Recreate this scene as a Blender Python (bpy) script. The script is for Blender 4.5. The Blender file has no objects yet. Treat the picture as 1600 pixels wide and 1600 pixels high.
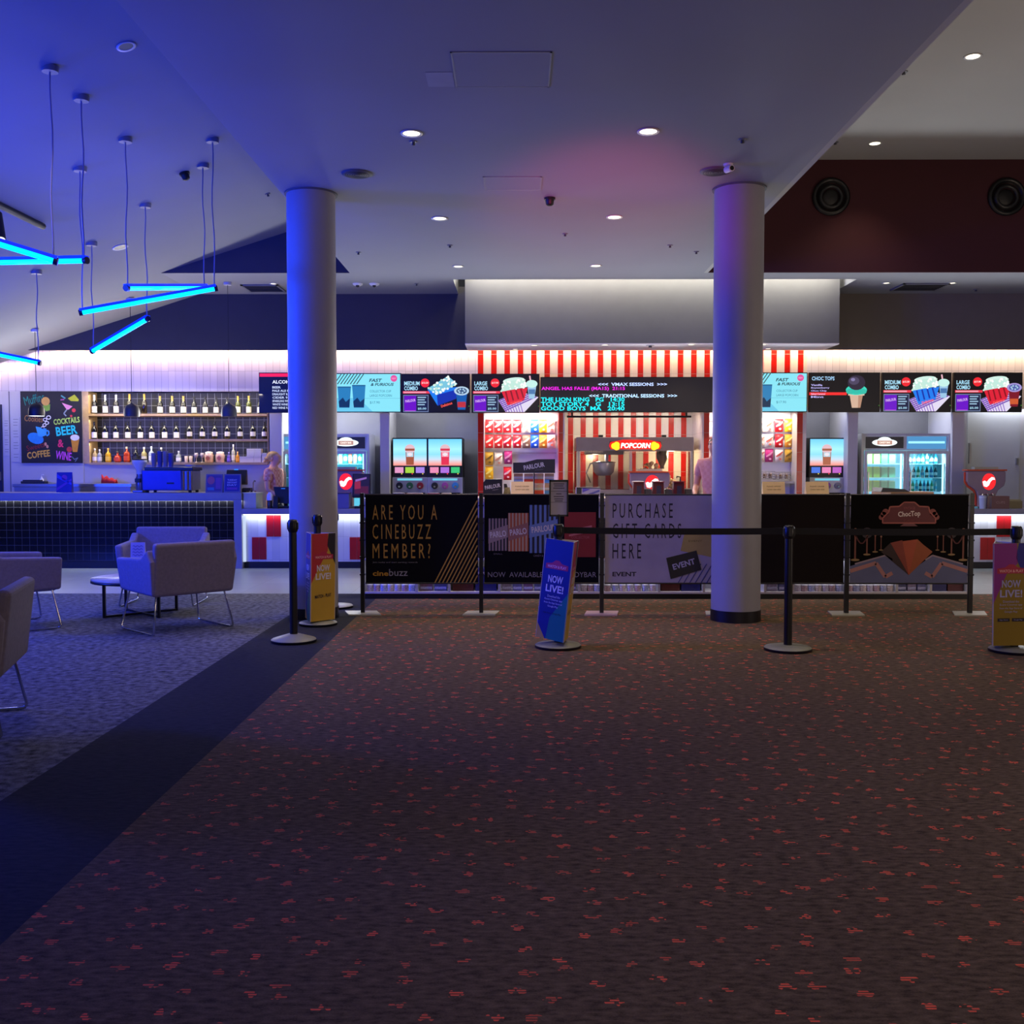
import bpy, bmesh, math, random
from mathutils import Vector, Matrix
random.seed(7)
R = math.radians
PI = math.pi
SC = bpy.context.scene
COL = SC.collection
# ---------------------------------------------------------------- camera, world, exposure
FPX = 1600.0
CAMZ = 1.35
PITCH = math.atan(68 / FPX)
YAW = math.atan(8 / FPX)
cam_data = bpy.data.cameras.new('camera')
cam_data.sensor_width = 36.0
cam_data.lens = 36.0 * FPX / 1600
cam_data.clip_start = 0.05
cam_data.clip_end = 200
cam = bpy.data.objects.new('camera', cam_data)
COL.objects.link(cam)
cam.location = (0, 0, CAMZ)
cam.rotation_euler = (PI / 2 - PITCH, 0, YAW)
SC.camera = cam
CAMR = cam.rotation_euler.to_matrix()
SC.view_settings.view_transform = 'Standard'
SC.view_settings.look = 'None'
SC.view_settings.exposure = 0.0
SC.view_settings.gamma = 1.0
SC.view_settings.use_curve_mapping = False
SC.cycles.sample_clamp_indirect = 4.0
SC.cycles.max_bounces = 8
SC.cycles.use_light_tree = True
SC.cycles.use_denoising = True
world = bpy.data.worlds.new('world')
SC.world = world
world.use_nodes = True
wbg = world.node_tree.nodes['Background']
wbg.inputs[0].default_value = (0.80, 0.80, 0.92, 1)
wbg.inputs[1].default_value = 0.03


def ray(px, py):
    return (CAMR @ Vector(((px - 800) / FPX, (800 - py) / FPX, -1))).normalized()


def at(px, py, Y):
    d = ray(px, py)
    return Vector((0, 0, CAMZ)) + d * (Y / d.y)


def hit_z(px, py, z):
    d = ray(px, py)
    return Vector((0, 0, CAMZ)) + d * ((z - CAMZ) / d.z)


def lin(h):
    h = h.lstrip('#')
    o = []
    for i in (0, 2, 4):
        c = int(h[i:i + 2], 16) / 255
        o.append(c / 12.92 if c <= 0.04045 else ((c + 0.055) / 1.055) ** 2.4)
    return (o[0], o[1], o[2], 1)


def lamp(name, kind, loc, power, color, target=None, **kw):
    d = bpy.data.lights.new(name, kind)
    d.energy = power
    d.color = lin(color)[:3] if isinstance(color, str) else color
    for k, v in kw.items():
        setattr(d, k, v)
    o = bpy.data.objects.new(name, d)
    COL.objects.link(o)
    o.location = loc
    if target is not None:
        o.rotation_euler = (Vector(target) - Vector(loc)).to_track_quat('-Z', 'Y').to_euler()
    return o


# ---------------------------------------------------------------- large lights: the blue wash of the lounge, the pink wash on the ceiling
BLUE = (0.012, 0.05, 1.0)
lamp('blue_wash_lamp', 'SPOT', (-5.4, 4.4, 1.5), 760, BLUE, target=(-4.0, 6.4, 4.4), spot_size=R(105), spot_blend=1.0, shadow_soft_size=0.35)
lamp('blue_wash_lamp', 'POINT', (-7.6, 8.0, 2.1), 1150, BLUE, shadow_soft_size=0.35)
lamp('blue_wash_lamp', 'SPOT', (-7.0, 7.0, 3.1), 3400, BLUE, target=(-1.0, 9.2, 1.9), spot_size=R(46), spot_blend=0.6, shadow_soft_size=0.3)
lamp('pink_ceiling_fill', 'SPOT', (0.70, 3.2, 0.7), 1500, (1.0, 0.08, 0.26), target=(0.80, 9.8, 3.8), spot_size=R(23), spot_blend=1.0, shadow_soft_size=0.2)  # source unseen; spot added to wash the ceiling pink
lamp('lobby_fill_light', 'AREA', (3.5, -3.0, 2.6), 85, (1.0, 0.74, 0.62), target=(1.5, 9.0, 1.0), shape='RECTANGLE', size=4.0, size_y=1.5)  # unseen fill added behind the viewer for the general foyer light
lamp('lobby_fill_light', 'AREA', (0.2, -2.6, 1.0), 5, (0.80, 0.86, 1.0), target=(0.2, 6.0, 3.8), shape='RECTANGLE', size=4.0, size_y=1.2)  # unseen fill added to lift the main ceiling
lamp('lobby_fill_light', 'AREA', (7.5, 6.0, 1.2), 75, (1.0, 0.78, 0.62), target=(5.6, 9.0, 5.2), shape='RECTANGLE', size=3.0, size_y=1.5)  # unseen warm fill added for the high ceiling on the right

# ---------------------------------------------------------------- materials
MATS = {}


def mat(hexc, rough=0.5, metal=0.0, var=0.06, scale=6.0, spec=0.5, bump=0.0, name=None, alpha=None):
    key = (hexc, rough, metal, var, scale, spec, bump)
    if key in MATS:
        return MATS[key]
    m = bpy.data.materials.new(name or 'surface_' + hexc.strip('#'))
    m.use_nodes = True
    nt = m.node_tree
    b = nt.nodes['Principled BSDF']
    b.inputs['Roughness'].default_value = rough
    b.inputs['Metallic'].default_value = metal
    b.inputs['Specular IOR Level'].default_value = spec
    c = lin(hexc)
    if var > 0:
        tc = nt.nodes.new('ShaderNodeTexCoord')
        nz = nt.nodes.new('ShaderNodeTexNoise')
        nz.inputs['Scale'].default_value = scale
        nz.inputs['Detail'].default_value = 3
        nt.links.new(tc.outputs['Object'], nz.inputs['Vector'])
        cr = nt.nodes.new('ShaderNodeValToRGB')
        cr.color_ramp.elements[0].position = 0.3
        cr.color_ramp.elements[1].position = 0.7
        cr.color_ramp.elements[0].color = tuple(x * (1 - var) for x in c[:3]) + (1,)
        cr.color_ramp.elements[1].color = tuple(min(1, x * (1 + var)) for x in c[:3]) + (1,)
        nt.links.new(nz.outputs[0], cr.inputs[0])
        nt.links.new(cr.outputs[0], b.inputs['Base Color'])
        if bump > 0:
            bp = nt.nodes.new('ShaderNodeBump')
            bp.inputs['Strength'].default_value = bump
            bp.inputs['Distance'].default_value = 0.01
            nt.links.new(nz.outputs[0], bp.inputs['Height'])
            nt.links.new(bp.outputs[0], b.inputs['Normal'])
    else:
        b.inputs['Base Color'].default_value = c
    MATS[key] = m
    return m


def em(hexc, s=1.0, sample=False):
    key = ('em', hexc, s, sample)
    if key in MATS:
        return MATS[key]
    m = bpy.data.materials.new('glow_' + (hexc.strip('#') if isinstance(hexc, str) else 'lamp'))
    m.use_nodes = True
    nt = m.node_tree
    b = nt.nodes['Principled BSDF']
    c = lin(hexc) if isinstance(hexc, str) else tuple(hexc) + (1,)
    b.inputs['Base Color'].default_value = (0.01, 0.01, 0.01, 1)
    b.inputs['Emission Color'].default_value = c
    b.inputs['Emission Strength'].default_value = s
    b.inputs['Roughness'].default_value = 0.4
    if not sample:
        m.cycles.emission_sampling = 'NONE'
    MATS[key] = m
    return m


def glass(hexc='#ffffff', rough=0.02, ior=1.05):
    key = ('glass', hexc, rough, ior)
    if key in MATS:
        return MATS[key]
    m = bpy.data.materials.new('clear_glass')
    m.use_nodes = True
    nt = m.node_tree
    for n in list(nt.nodes):
        nt.nodes.remove(n)
    out = nt.nodes.new('ShaderNodeOutputMaterial')
    mx = nt.nodes.new('ShaderNodeMixShader')
    tr = nt.nodes.new('ShaderNodeBsdfTransparent')
    gl = nt.nodes.new('ShaderNodeBsdfGlossy')
    fr = nt.nodes.new('ShaderNodeFresnel')
    fr.inputs['IOR'].default_value = 1.35
    tr.inputs[0].default_value = lin(hexc)
    gl.inputs['Roughness'].default_value = rough
    nt.links.new(fr.outputs[0], mx.inputs[0])
    nt.links.new(tr.outputs[0], mx.inputs[1])
    nt.links.new(gl.outputs[0], mx.inputs[2])
    nt.links.new(mx.outputs[0], out.inputs[0])
    MATS[key] = m
    return m


def tile_mat(name, c_tile, c_grout, tw, th, mortar=0.004, rough=0.25, ox=0.0, oz=0.0, stripe=None, axis='XZ'):
    """square or upright tiles in world metres; stripe = (second colour, period, width, start)"""
    m = bpy.data.materials.new(name)
    m.use_nodes = True
    nt = m.node_tree
    L = nt.links.new
    N = nt.nodes.new
    b = nt.nodes['Principled BSDF']
    b.inputs['Roughness'].default_value = rough
    geo = N('ShaderNodeNewGeometry')
    sx = N('ShaderNodeSeparateXYZ')
    L(geo.outputs['Position'], sx.inputs[0])

    def math_(op, a, bb=None, c=None):
        n = N('ShaderNodeMath')
        n.operation = op
        for i, v in enumerate((a, bb, c)):
            if v is None:
                continue
            if isinstance(v, (int, float)):
                n.inputs[i].default_value = v
            else:
                L(v, n.inputs[i])
        return n.outputs[0]
    u = math_('SUBTRACT', sx.outputs['X'] if axis[0] == 'X' else sx.outputs['Y'], ox)
    v = math_('SUBTRACT', sx.outputs['Z'] if axis[1] == 'Z' else sx.outputs['Y'], oz)

    def edge(s, w):
        f = math_('FLOORED_MODULO', s, w)
        a = math_('LESS_THAN', f, mortar)
        return a
    gm = math_('MAXIMUM', edge(u, tw), edge(v, th))
    # small per-tile tone change
    wn = N('ShaderNodeTexWhiteNoise')
    wn.noise_dimensions = '2D'
    cb = N('ShaderNodeCombineXYZ')
    L(math_('FLOOR', math_('DIVIDE', u, tw)), cb.inputs[0])
    L(math_('FLOOR', math_('DIVIDE', v, th)), cb.inputs[1])
    L(cb.outputs[0], wn.inputs['Vector'])
    mx = N('ShaderNodeMix')
    mx.data_type = 'RGBA'
    mx.inputs['A'].default_value = lin(c_tile)
    mx.inputs['B'].default_value = tuple(x * 0.86 for x in lin(c_tile)[:3]) + (1,)
    L(wn.outputs['Value'], mx.inputs['Factor'])
    col = mx.outputs['Result']
    if stripe:
        c2, per, wid, st = stripe
        f = math_('LESS_THAN', math_('FLOORED_MODULO', math_('SUBTRACT', sx.outputs['X'], st), per), wid)
        m2 = N('ShaderNodeMix')
        m2.data_type = 'RGBA'
        L(f, m2.inputs['Factor'])
        L(col, m2.inputs['A'])
        m2.inputs['B'].default_value = lin(c2)
        col = m2.outputs['Result']
    m3 = N('ShaderNodeMix')
    m3.data_type = 'RGBA'
    L(gm, m3.inputs['Factor'])
    L(col, m3.inputs['A'])
    m3.inputs['B'].default_value = lin(c_grout)
    L(m3.outputs['Result'], b.inputs['Base Color'])
    bp = N('ShaderNodeBump')
    bp.inputs['Strength'].default_value = 0.4
    bp.inputs['Distance'].default_value = 0.002
    L(math_('SUBTRACT', 1.0, gm), bp.inputs['Height'])
    L(bp.outputs[0], b.inputs['Normal'])
    return m


# ---------------------------------------------------------------- mesh builder
_txt = {}


def text_mesh(s, bold=False, spc=1.0):
    key = (s, bold, spc)
    if key in _txt:
        return _txt[key]
    c = bpy.data.curves.new('lettering', 'FONT')
    c.body = s
    c.size = 1.0
    c.resolution_u = 2
    c.space_character = spc
    if bold:
        c.offset = 0.025
    o = bpy.data.objects.new('lettering', c)
    COL.objects.link(o)
    dg = bpy.context.evaluated_depsgraph_get()
    me = bpy.data.meshes.new_from_object(o.evaluated_get(dg))
    v = [(p.co.x, p.co.y) for p in me.vertices]
    f = [tuple(p.vertices) for p in me.polygons]
    bpy.data.objects.remove(o)
    bpy.data.curves.remove(c)
    bpy.data.meshes.remove(me)
    if v:
        x0 = min(a for a, _ in v)
        x1 = max(a for a, _ in v)
        y0 = min(a for _, a in v)
        y1 = max(a for _, a in v)
    else:
        x0 = x1 = y0 = y1 = 0
    _txt[key] = (v, f, (x0, x1, y0, y1))
    return _txt[key]


class MB:
    def __init__(s):
        s.v, s.f, s.mi, s.sm, s.mats = [], [], [], [], []

    def idx(s, m):
        if m not in s.mats:
            s.mats.append(m)
        return s.mats.index(m)

    def add(s, vs, fs, m, smooth=False):
        o = len(s.v)
        s.v += [tuple(p) for p in vs]
        k = s.idx(m)
        for f in fs:
            s.f.append(tuple(o + i for i in f))
            s.mi.append(k)
            s.sm.append(smooth)
        return s

    def box(s, x0, x1, y0, y1, z0, z1, m):
        if x0 > x1: x0, x1 = x1, x0
        if y0 > y1: y0, y1 = y1, y0
        if z0 > z1: z0, z1 = z1, z0
        v = [(x, y, z) for z in (z0, z1) for y in (y0, y1) for x in (x0, x1)]
        return s.add(v, [(0, 2, 3, 1), (4, 5, 7, 6), (0, 1, 5, 4), (2, 6, 7, 3), (0, 4, 6, 2), (1, 3, 7, 5)], m)

    def hexa(s, b4, t4, m, smooth=False):
        """bottom four and top four corners, both counter-clockwise from above"""
        return s.add(list(b4) + list(t4), [(3, 2, 1, 0), (4, 5, 6, 7), (0, 1, 5, 4), (1, 2, 6, 5), (2, 3, 7, 6), (3, 0, 4, 7)], m, smooth)

    def cone(s, p0, p1, r0, r1, m, n=16, caps=True, smooth=True):
        p0, p1 = Vector(p0), Vector(p1)
        d = (p1 - p0).normalized()
        a = d.orthogonal().normalized()
        b = d.cross(a)
        vs = []
        for p, r in ((p0, r0), (p1, r1)):
            for i in range(n):
                t = 2 * PI * i / n
                vs.append(p + a * (r * math.cos(t)) + b * (r * math.sin(t)))
        s.add(vs, [(i, (i + 1) % n, n + (i + 1) % n, n + i) for i in range(n)], m, smooth)
        if caps:
            s.add(vs[:n], [tuple(reversed(range(n)))], m)
            s.add(vs[n:], [tuple(range(n))], m)
        return s

    def lathe(s, prof, m, c=(0, 0, 0), n=24, smooth=True, caps=None):
        vs, fs = [], []
        for r, z in prof:
            for i in range(n):
                t = 2 * PI * i / n
                vs.append((c[0] + r * math.cos(t), c[1] + r * math.sin(t), c[2] + z))
        for k in range(len(prof) - 1):
            for i in range(n):
                j = (i + 1) % n
                fs.append((k * n + i, k * n + j, (k + 1) * n + j, (k + 1) * n + i))
        s.add(vs, fs, m, smooth)
        rmin, rmax = min(p[0] for p in prof), max(p[0] for p in prof)
        if caps is None:
            caps = not (rmin > 0.55 * rmax and abs(prof[0][1] - prof[-1][1]) < 0.1 and abs(prof[0][0] - prof[-1][0]) < 0.3 * rmax and len(prof) > 3)
        if caps and prof[0][0] > 1e-5:
            s.add(vs[:n], [tuple(reversed(range(n)))], m)
        if caps and prof[-1][0] > 1e-5:
            s.add(vs[-n:], [tuple(range(n))], m)
        return s

    def tube(s, pts, r, m, n=8):
        pts = [Vector(p) for p in pts]
        vs, fs = [], []
        pa = None
        for k, p in enumerate(pts):
            d = (pts[min(k + 1, len(pts) - 1)] - pts[max(k - 1, 0)]).normalized()
            a = d.orthogonal().normalized() if pa is None else (pa - d * pa.dot(d)).normalized()
            pa = a
            b = d.cross(a)
            for i in range(n):
                t = 2 * PI * i / n
                vs.append(p + a * (r * math.cos(t)) + b * (r * math.sin(t)))
        for k in range(len(pts) - 1):
            for i in range(n):
                j = (i + 1) % n
                fs.append((k * n + i, k * n + j, (k + 1) * n + j, (k + 1) * n + i))
        s.add(vs, fs, m, True)
        s.add(vs[:n], [tuple(reversed(range(n)))], m)
        s.add(vs[-n:], [tuple(range(n))], m)
        return s

    def ball(s, c, r, m, n=12, sq=(1, 1, 1)):
        k = n // 2
        prof = []
        vs, fs = [], []
        for j in range(k + 1):
            a = -PI / 2 + PI * j / k
            for i in range(n):
                t = 2 * PI * i / n
                vs.append((c[0] + r * sq[0] * math.cos(a) * math.cos(t), c[1] + r * sq[1] * math.cos(a) * math.sin(t), c[2] + r * sq[2] * math.sin(a)))
        for j in range(k):
            for i in range(n):
                q = (i + 1) % n
                fs.append((j * n + i, j * n + q, (j + 1) * n + q, (j + 1) * n + i))
        return s.add(vs, fs, m, True)

    def prism_x(s, prof, x0, x1, m):
        """profile [(y, z)] run from x0 to x1"""
        n = len(prof)
        vs = [(x0, y, z) for y, z in prof] + [(x1, y, z) for y, z in prof]
        fs = [tuple(range(n)), tuple(reversed(range(n, 2 * n)))]
        for i in range(n):
            j = (i + 1) % n
            fs.append((j, i, n + i, n + j))
        s.add(vs, fs, m)
        return s

    def prism_z(s, prof, z0, z1, m):
        """outline [(x, y)] counter-clockwise, from z0 to z1"""
        n = len(prof)
        vs = [(x, y, z0) for x, y in prof] + [(x, y, z1) for x, y in prof]
        fs = [tuple(reversed(range(n))), tuple(range(n, 2 * n))]
        for i in range(n):
            j = (i + 1) % n
            fs.append((i, j, n + j, n + i))
        return s.add(vs, fs, m)

    def prism_y(s, prof, y0, y1, m):
        """outline [(x, z)] counter-clockwise seen from the front (-y), from y0 back to y1"""
        n = len(prof)
        vs = [(x, y0, z) for x, z in prof] + [(x, y1, z) for x, z in prof]
        fs = [tuple(range(n)), tuple(reversed(range(n, 2 * n)))]
        for i in range(n):
            j = (i + 1) % n
            fs.append((j, i, n + i, n + j))
        return s.add(vs, fs, m)

    # ---- flat print on the front (-y) of a thing: x right, z up
    def rect(s, x0, z0, x1, z1, y, m):
        return s.add([(x0, y, z0), (x1, y, z0), (x1, y, z1), (x0, y, z1)], [(0, 1, 2, 3)], m)

    def poly(s, pts, y, m):
        return s.add([(x, y, z) for x, z in pts], [tuple(range(len(pts)))], m)

    def disc(s, x, z, r, y, m, rz=None, n=18, rot=0.0):
        rz = rz or r
        ca, sa = math.cos(rot), math.sin(rot)
        pts = []
        for i in range(n):
            t = 2 * PI * i / n
            a, b = r * math.cos(t), rz * math.sin(t)
            pts.append((x + a * ca - b * sa, z + a * sa + b * ca))
        return s.poly(pts, y, m)

    def line(s, pts, w, y, m):
        for (xa, za), (xb, zb) in zip(pts, pts[1:]):
            d = Vector((xb - xa, zb - za))
            if d.length < 1e-6:
                continue
            nn = Vector((-d.y, d.x)).normalized() * w / 2
            s.poly([(xa - nn.x, za - nn.y), (xb - nn.x, zb - nn.y), (xb + nn.x, zb + nn.y), (xa + nn.x, za + nn.y)], y, m)
        return s

    def text(s, t, x, z, w, h, y, m, bold=False, rot=0.0, align='L', shear=0.0, spc=1.0):
        """lettering fitted into w x h metres, lower left corner (or centre) at x, z"""
        v, f, (x0, x1, y0, y1) = text_mesh(t, bold, spc)
        if not v:
            return s
        sx = w / max(1e-6, x1 - x0)
        sy = h / max(1e-6, y1 - y0)
        ca, sa = math.cos(rot), math.sin(rot)
        out = []
        for a, b in v:
            a2, b2 = (a - x0) * sx, (b - y0) * sy
            a2 += shear * b2
            if align == 'C':
                a2 -= w / 2
                b2 -= h / 2
            out.append((x + a2 * ca - b2 * sa, y, z + a2 * sa + b2 * ca))
        return s.add(out, f, m)

    def xf(s, M):
        s.v = [tuple(M @ Vector(p)) for p in s.v]
        return s

    def build(s, name, parent=None, bev=0.0, seg=2, label=None, loc=None):
        me = bpy.data.meshes.new(name)
        me.from_pydata(s.v, [], s.f)
        for m in s.mats:
            me.materials.append(m)
        me.polygons.foreach_set('material_index', s.mi)
        me.polygons.foreach_set('use_smooth', s.sm)
        me.update()
        o = bpy.data.objects.new(name, me)
        COL.objects.link(o)
        if parent is not None:
            o.parent = parent
        if loc is not None:
            o.location = loc
        if bev > 0:
            md = o.modifiers.new('bevel', 'BEVEL')
            md.width = bev
            md.segments = seg
            md.limit_method = 'ANGLE'
            md.angle_limit = R(40)
            md.harden_normals = False
        if label:
            o['label'] = label
        return o


def tag(o, label, cat, group=None, kind=None):
    o['label'] = label
    o['category'] = cat
    if group: o['group'] = group
    if kind: o['kind'] = kind
    return o


def thing(name, label, cat, loc=(0, 0, 0), rz=0.0, group=None):
    o = bpy.data.objects.new(name, None)
    o.empty_display_size = 0.1
    COL.objects.link(o)
    o.location = loc
    o.rotation_euler = (0, 0, rz)
    return tag(o, label, cat, group)


def struct(mb, name, **kw):
    o = mb.build(name, **kw)
    o['kind'] = 'structure'
    return o


def dup(root, label, loc=None, rz=None, group=None):
    r = root.copy()
    COL.objects.link(r)
    for ch in list(root.children):
        c = ch.copy()
        COL.objects.link(c)
        c.parent = r
        for g in list(ch.children):
            d = g.copy()
            COL.objects.link(d)
            d.parent = c
    if loc is not None: r.location = loc
    if rz is not None: r.rotation_euler = (0, 0, rz)
    r['label'] = label
    if group: r['group'] = group
    return r


ORD = 'first second third fourth fifth sixth seventh eighth ninth tenth eleventh twelfth thirteenth fourteenth fifteenth sixteenth seventeenth eighteenth nineteenth twentieth'.split()
# ================================================================ the setting
CE = 3.80          # main ceiling height
XL, XR = -2.10, 2.34   # edges of the main ceiling
YB = 12.96         # where the raised ceilings end
YW = 14.50         # bulkhead over the serving areas
YF = 14.72         # tiled fascia and pier fronts
YR = 15.60         # back of the recesses


def carpet(name, base, base2, dash=None, scale=220.0, stretch=(0.5, 1.6)):
    m = bpy.data.materials.new(name)
    m.use_nodes = True
    nt = m.node_tree
    N, L = nt.nodes.new, nt.links.new
    b = nt.nodes['Principled BSDF']
    b.inputs['Roughness'].default_value = 0.95
    b.inputs['Specular IOR Level'].default_value = 0.1
    geo = N('ShaderNodeNewGeometry')
    mp = N('ShaderNodeMapping')
    mp.inputs['Scale'].default_value = (stretch[0], stretch[1], 1)
    L(geo.outputs['Position'], mp.inputs['Vector'])
    nz = N('ShaderNodeTexNoise')
    nz.inputs['Scale'].default_value = scale
    nz.inputs['Detail'].default_value = 3
    nz.inputs['Roughness'].default_value = 0.7
    L(mp.outputs[0], nz.inputs['Vector'])
    nz2 = N('ShaderNodeTexNoise')
    nz2.inputs['Scale'].default_value = scale / 7
    nz2.inputs['Detail'].default_value = 4
    L(mp.outputs[0], nz2.inputs['Vector'])
    ad = N('ShaderNodeMath')
    ad.operation = 'MULTIPLY_ADD'
    ad.inputs[1].default_value = 0.6
    L(nz2.outputs[0], ad.inputs[0])
    sc_ = N('ShaderNodeMath')
    sc_.operation = 'MULTIPLY'
    sc_.inputs[1].default_value = 0.4
    L(nz.outputs[0], sc_.inputs[0])
    L(sc_.outputs[0], ad.inputs[2])
    cr = N('ShaderNodeValToRGB')
    cr.color_ramp.elements[0].position = 0.36
    cr.color_ramp.elements[1].position = 0.64
    cr.color_ramp.elements[0].color = tuple(base) + (1,)
    cr.color_ramp.elements[1].color = tuple(base2) + (1,)
    L(ad.outputs[0], cr.inputs[0])
    col = cr.outputs[0]
    if dash:
        def mt(op, a, bb=None):
            n = N('ShaderNodeMath')
            n.operation = op
            for i, v in enumerate((a, bb)):
                if v is None: continue
                if isinstance(v, (int, float)): n.inputs[i].default_value = v
                else: L(v, n.inputs[i])
            return n.outputs[0]
        mp2 = N('ShaderNodeMapping')
        mp2.inputs['Scale'].default_value = (7.4, 8.4, 1)
        mp2.inputs['Rotation'].default_value = (0, 0, R(9))
        L(geo.outputs['Position'], mp2.inputs['Vector'])
        sep = N('ShaderNodeSeparateXYZ')
        L(mp2.outputs[0], sep.inputs[0])
        flat = N('ShaderNodeCombineXYZ')
        L(sep.outputs[0], flat.inputs[0])
        L(sep.outputs[1], flat.inputs[1])
        vo = N('ShaderNodeTexVoronoi')
        vo.voronoi_dimensions = '2D'
        vo.inputs['Scale'].default_value = 1.0
        vo.inputs['Randomness'].default_value = 0.72
        L(flat.outputs[0], vo.inputs['Vector'])
        # offset from the nearest tuft centre, squeezed so a tuft is wider than deep
        df = N('ShaderNodeVectorMath')
        df.operation = 'SUBTRACT'
        L(flat.outputs[0], df.inputs[0])
        L(vo.outputs['Position'], df.inputs[1])
        ds = N('ShaderNodeSeparateXYZ')
        L(df.outputs[0], ds.inputs[0])
        r2 = mt('ADD', mt('POWER', mt('ABSOLUTE', mt('DIVIDE', ds.outputs[0], 0.17)), 2.0), mt('POWER', mt('ABSOLUTE', mt('DIVIDE', ds.outputs[1], 0.15)), 2.0))
        # threads across the pile, broken along their length
        sp = N('ShaderNodeSeparateXYZ')
        L(geo.outputs['Position'], sp.inputs[0])
        rowf = mt('DIVIDE', sp.outputs[1], 0.012)
        row = mt('FLOOR', rowf)
        gap = mt('LESS_THAN', mt('FRACT', rowf), 0.62)
        c3 = N('ShaderNodeCombineXYZ')
        L(mt('MULTIPLY', sp.outputs[0], 42.0), c3.inputs[0])
        L(mt('MULTIPLY', row, 7.3), c3.inputs[1])
        nb = N('ShaderNodeTexNoise')
        nb.noise_dimensions = '2D'
        nb.inputs['Scale'].default_value = 1.0
        nb.inputs['Detail'].default_value = 1
        L(c3.outputs[0], nb.inputs['Vector'])
        dots = mt('GREATER_THAN', mt('SUBTRACT', nb.outputs[0], mt('MULTIPLY', r2, 0.17)), 0.42)
        inside = mt('LESS_THAN', r2, 1.5)
        wn = N('ShaderNodeTexWhiteNoise')
        wn.noise_dimensions = '2D'
        L(vo.outputs['Position'], wn.inputs['Vector'])
        k = mt('MULTIPLY', mt('MULTIPLY', mt('MULTIPLY', dots, gap), inside), mt('ADD', mt('MULTIPLY', wn.outputs['Value'], 0.5), 0.5))
        # a few stray single threads between the tufts
        mx = N('ShaderNodeMix')
        mx.data_type = 'RGBA'
        L(k, mx.inputs['Factor'])
        L(col, mx.inputs['A'])
        mx.inputs['B'].default_value = tuple(dash) + (1,)
        col = mx.outputs['Result']
    L(col, b.inputs['Base Color'])
    bp = N('ShaderNodeBump')
    bp.inputs['Strength'].default_value = 0.5
    bp.inputs['Distance'].default_value = 0.002
    L(ad.outputs[0], bp.inputs['Height'])
    L(bp.outputs[0], b.inputs['Normal'])
    return m


M_RED_CARPET = carpet('brown_carpet', (0.048, 0.034, 0.021), (0.170, 0.122, 0.078), dash=(0.95, 0.15, 0.08), scale=260, stretch=(0.6, 1.5))
M_BLUE_CARPET = carpet('heather_carpet', (0.018, 0.020, 0.027), (0.21, 0.215, 0.235), scale=150, stretch=(1.0, 1.0))
M_STRIPE = carpet('dark_carpet', (0.016, 0.018, 0.024), (0.034, 0.036, 0.046), scale=260)
M_FLOOR_TILE = tile_mat('stone_floor_tile', '#8b9296', '#5e6468', 0.6, 0.6, mortar=0.005, rough=0.35, axis='XY')
M_CEIL = mat('#8a8c94', 0.8, var=0.02, scale=1.5)
M_CEILR = mat('#a9a8a6', 0.85, var=0.02, scale=1.5)
M_NAVY = mat('#403f47', 0.8, var=0.03)
M_CHAR = mat('#6a635e', 0.8, var=0.03)
M_MAROON = mat('#40121c', 0.8, var=0.05)
M_GREYBOX = mat('#66666c', 0.8, var=0.03)
M_NICHE = mat('#d8d8dc', 0.6, var=0.02)
M_WHITE = mat('#b4b4ba', 0.6, var=0.02)
M_RECESS = mat('#6f7078', 0.7, var=0.04)
M_BLACK = mat('#0b0b0d', 0.5, var=0.1)
M_BLACKM = mat('#101013', 0.35, var=0.1)
M_STEEL = mat('#a8abb0', 0.3, metal=0.9, var=0.05)
M_CHROME = mat('#d0d3d8', 0.12, metal=1.0, var=0.02)
STRIPE = 0.1905
SX0 = at(746.3, 600, YF).x
M_WHITETILE = tile_mat('white_wall_tile', '#c9c7d2', '#8c8a96', 0.100, 0.280, mortar=0.004, rough=0.22, oz=2.74)
M_STRIPETILE = tile_mat('striped_wall_tile', '#d8cfc4', '#a09890', STRIPE / 2, 0.280, mortar=0.003, rough=0.22, ox=SX0, oz=2.70, stripe=('#b3160c', STRIPE, 0.083, SX0))
M_SHELFTILE = tile_mat('dull_black_wall_tile', '#09090c', '#8c8c90', 0.103, 0.103, mortar=0.0045, rough=0.55)
M_BLACKTILE = tile_mat('black_wall_tile', '#0a0a0c', '#3c3c42', 0.103, 0.103, mortar=0.0055, rough=0.18)

# ---- floor
fl = MB()
def quad(mb, x0, x1, y0, y1, z, m, up=True):
    v = [(x0, y0, z), (x1, y0, z), (x1, y1, z), (x0, y1, z)]
    mb.add(v, [(0, 1, 2, 3) if up else (3, 2, 1, 0)], m)
quad(fl, -10, XL, -3, 11.0, 0, M_BLUE_CARPET)
quad(fl, XL, -1.465, -3, 11.0, 0, M_STRIPE)
quad(fl, -1.465, 10, -3, 11.0, 0, M_RED_CARPET)
quad(fl, -10, 10, 11.0, 16.2, 0, M_FLOOR_TILE)
struct(fl, 'floor')

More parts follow.
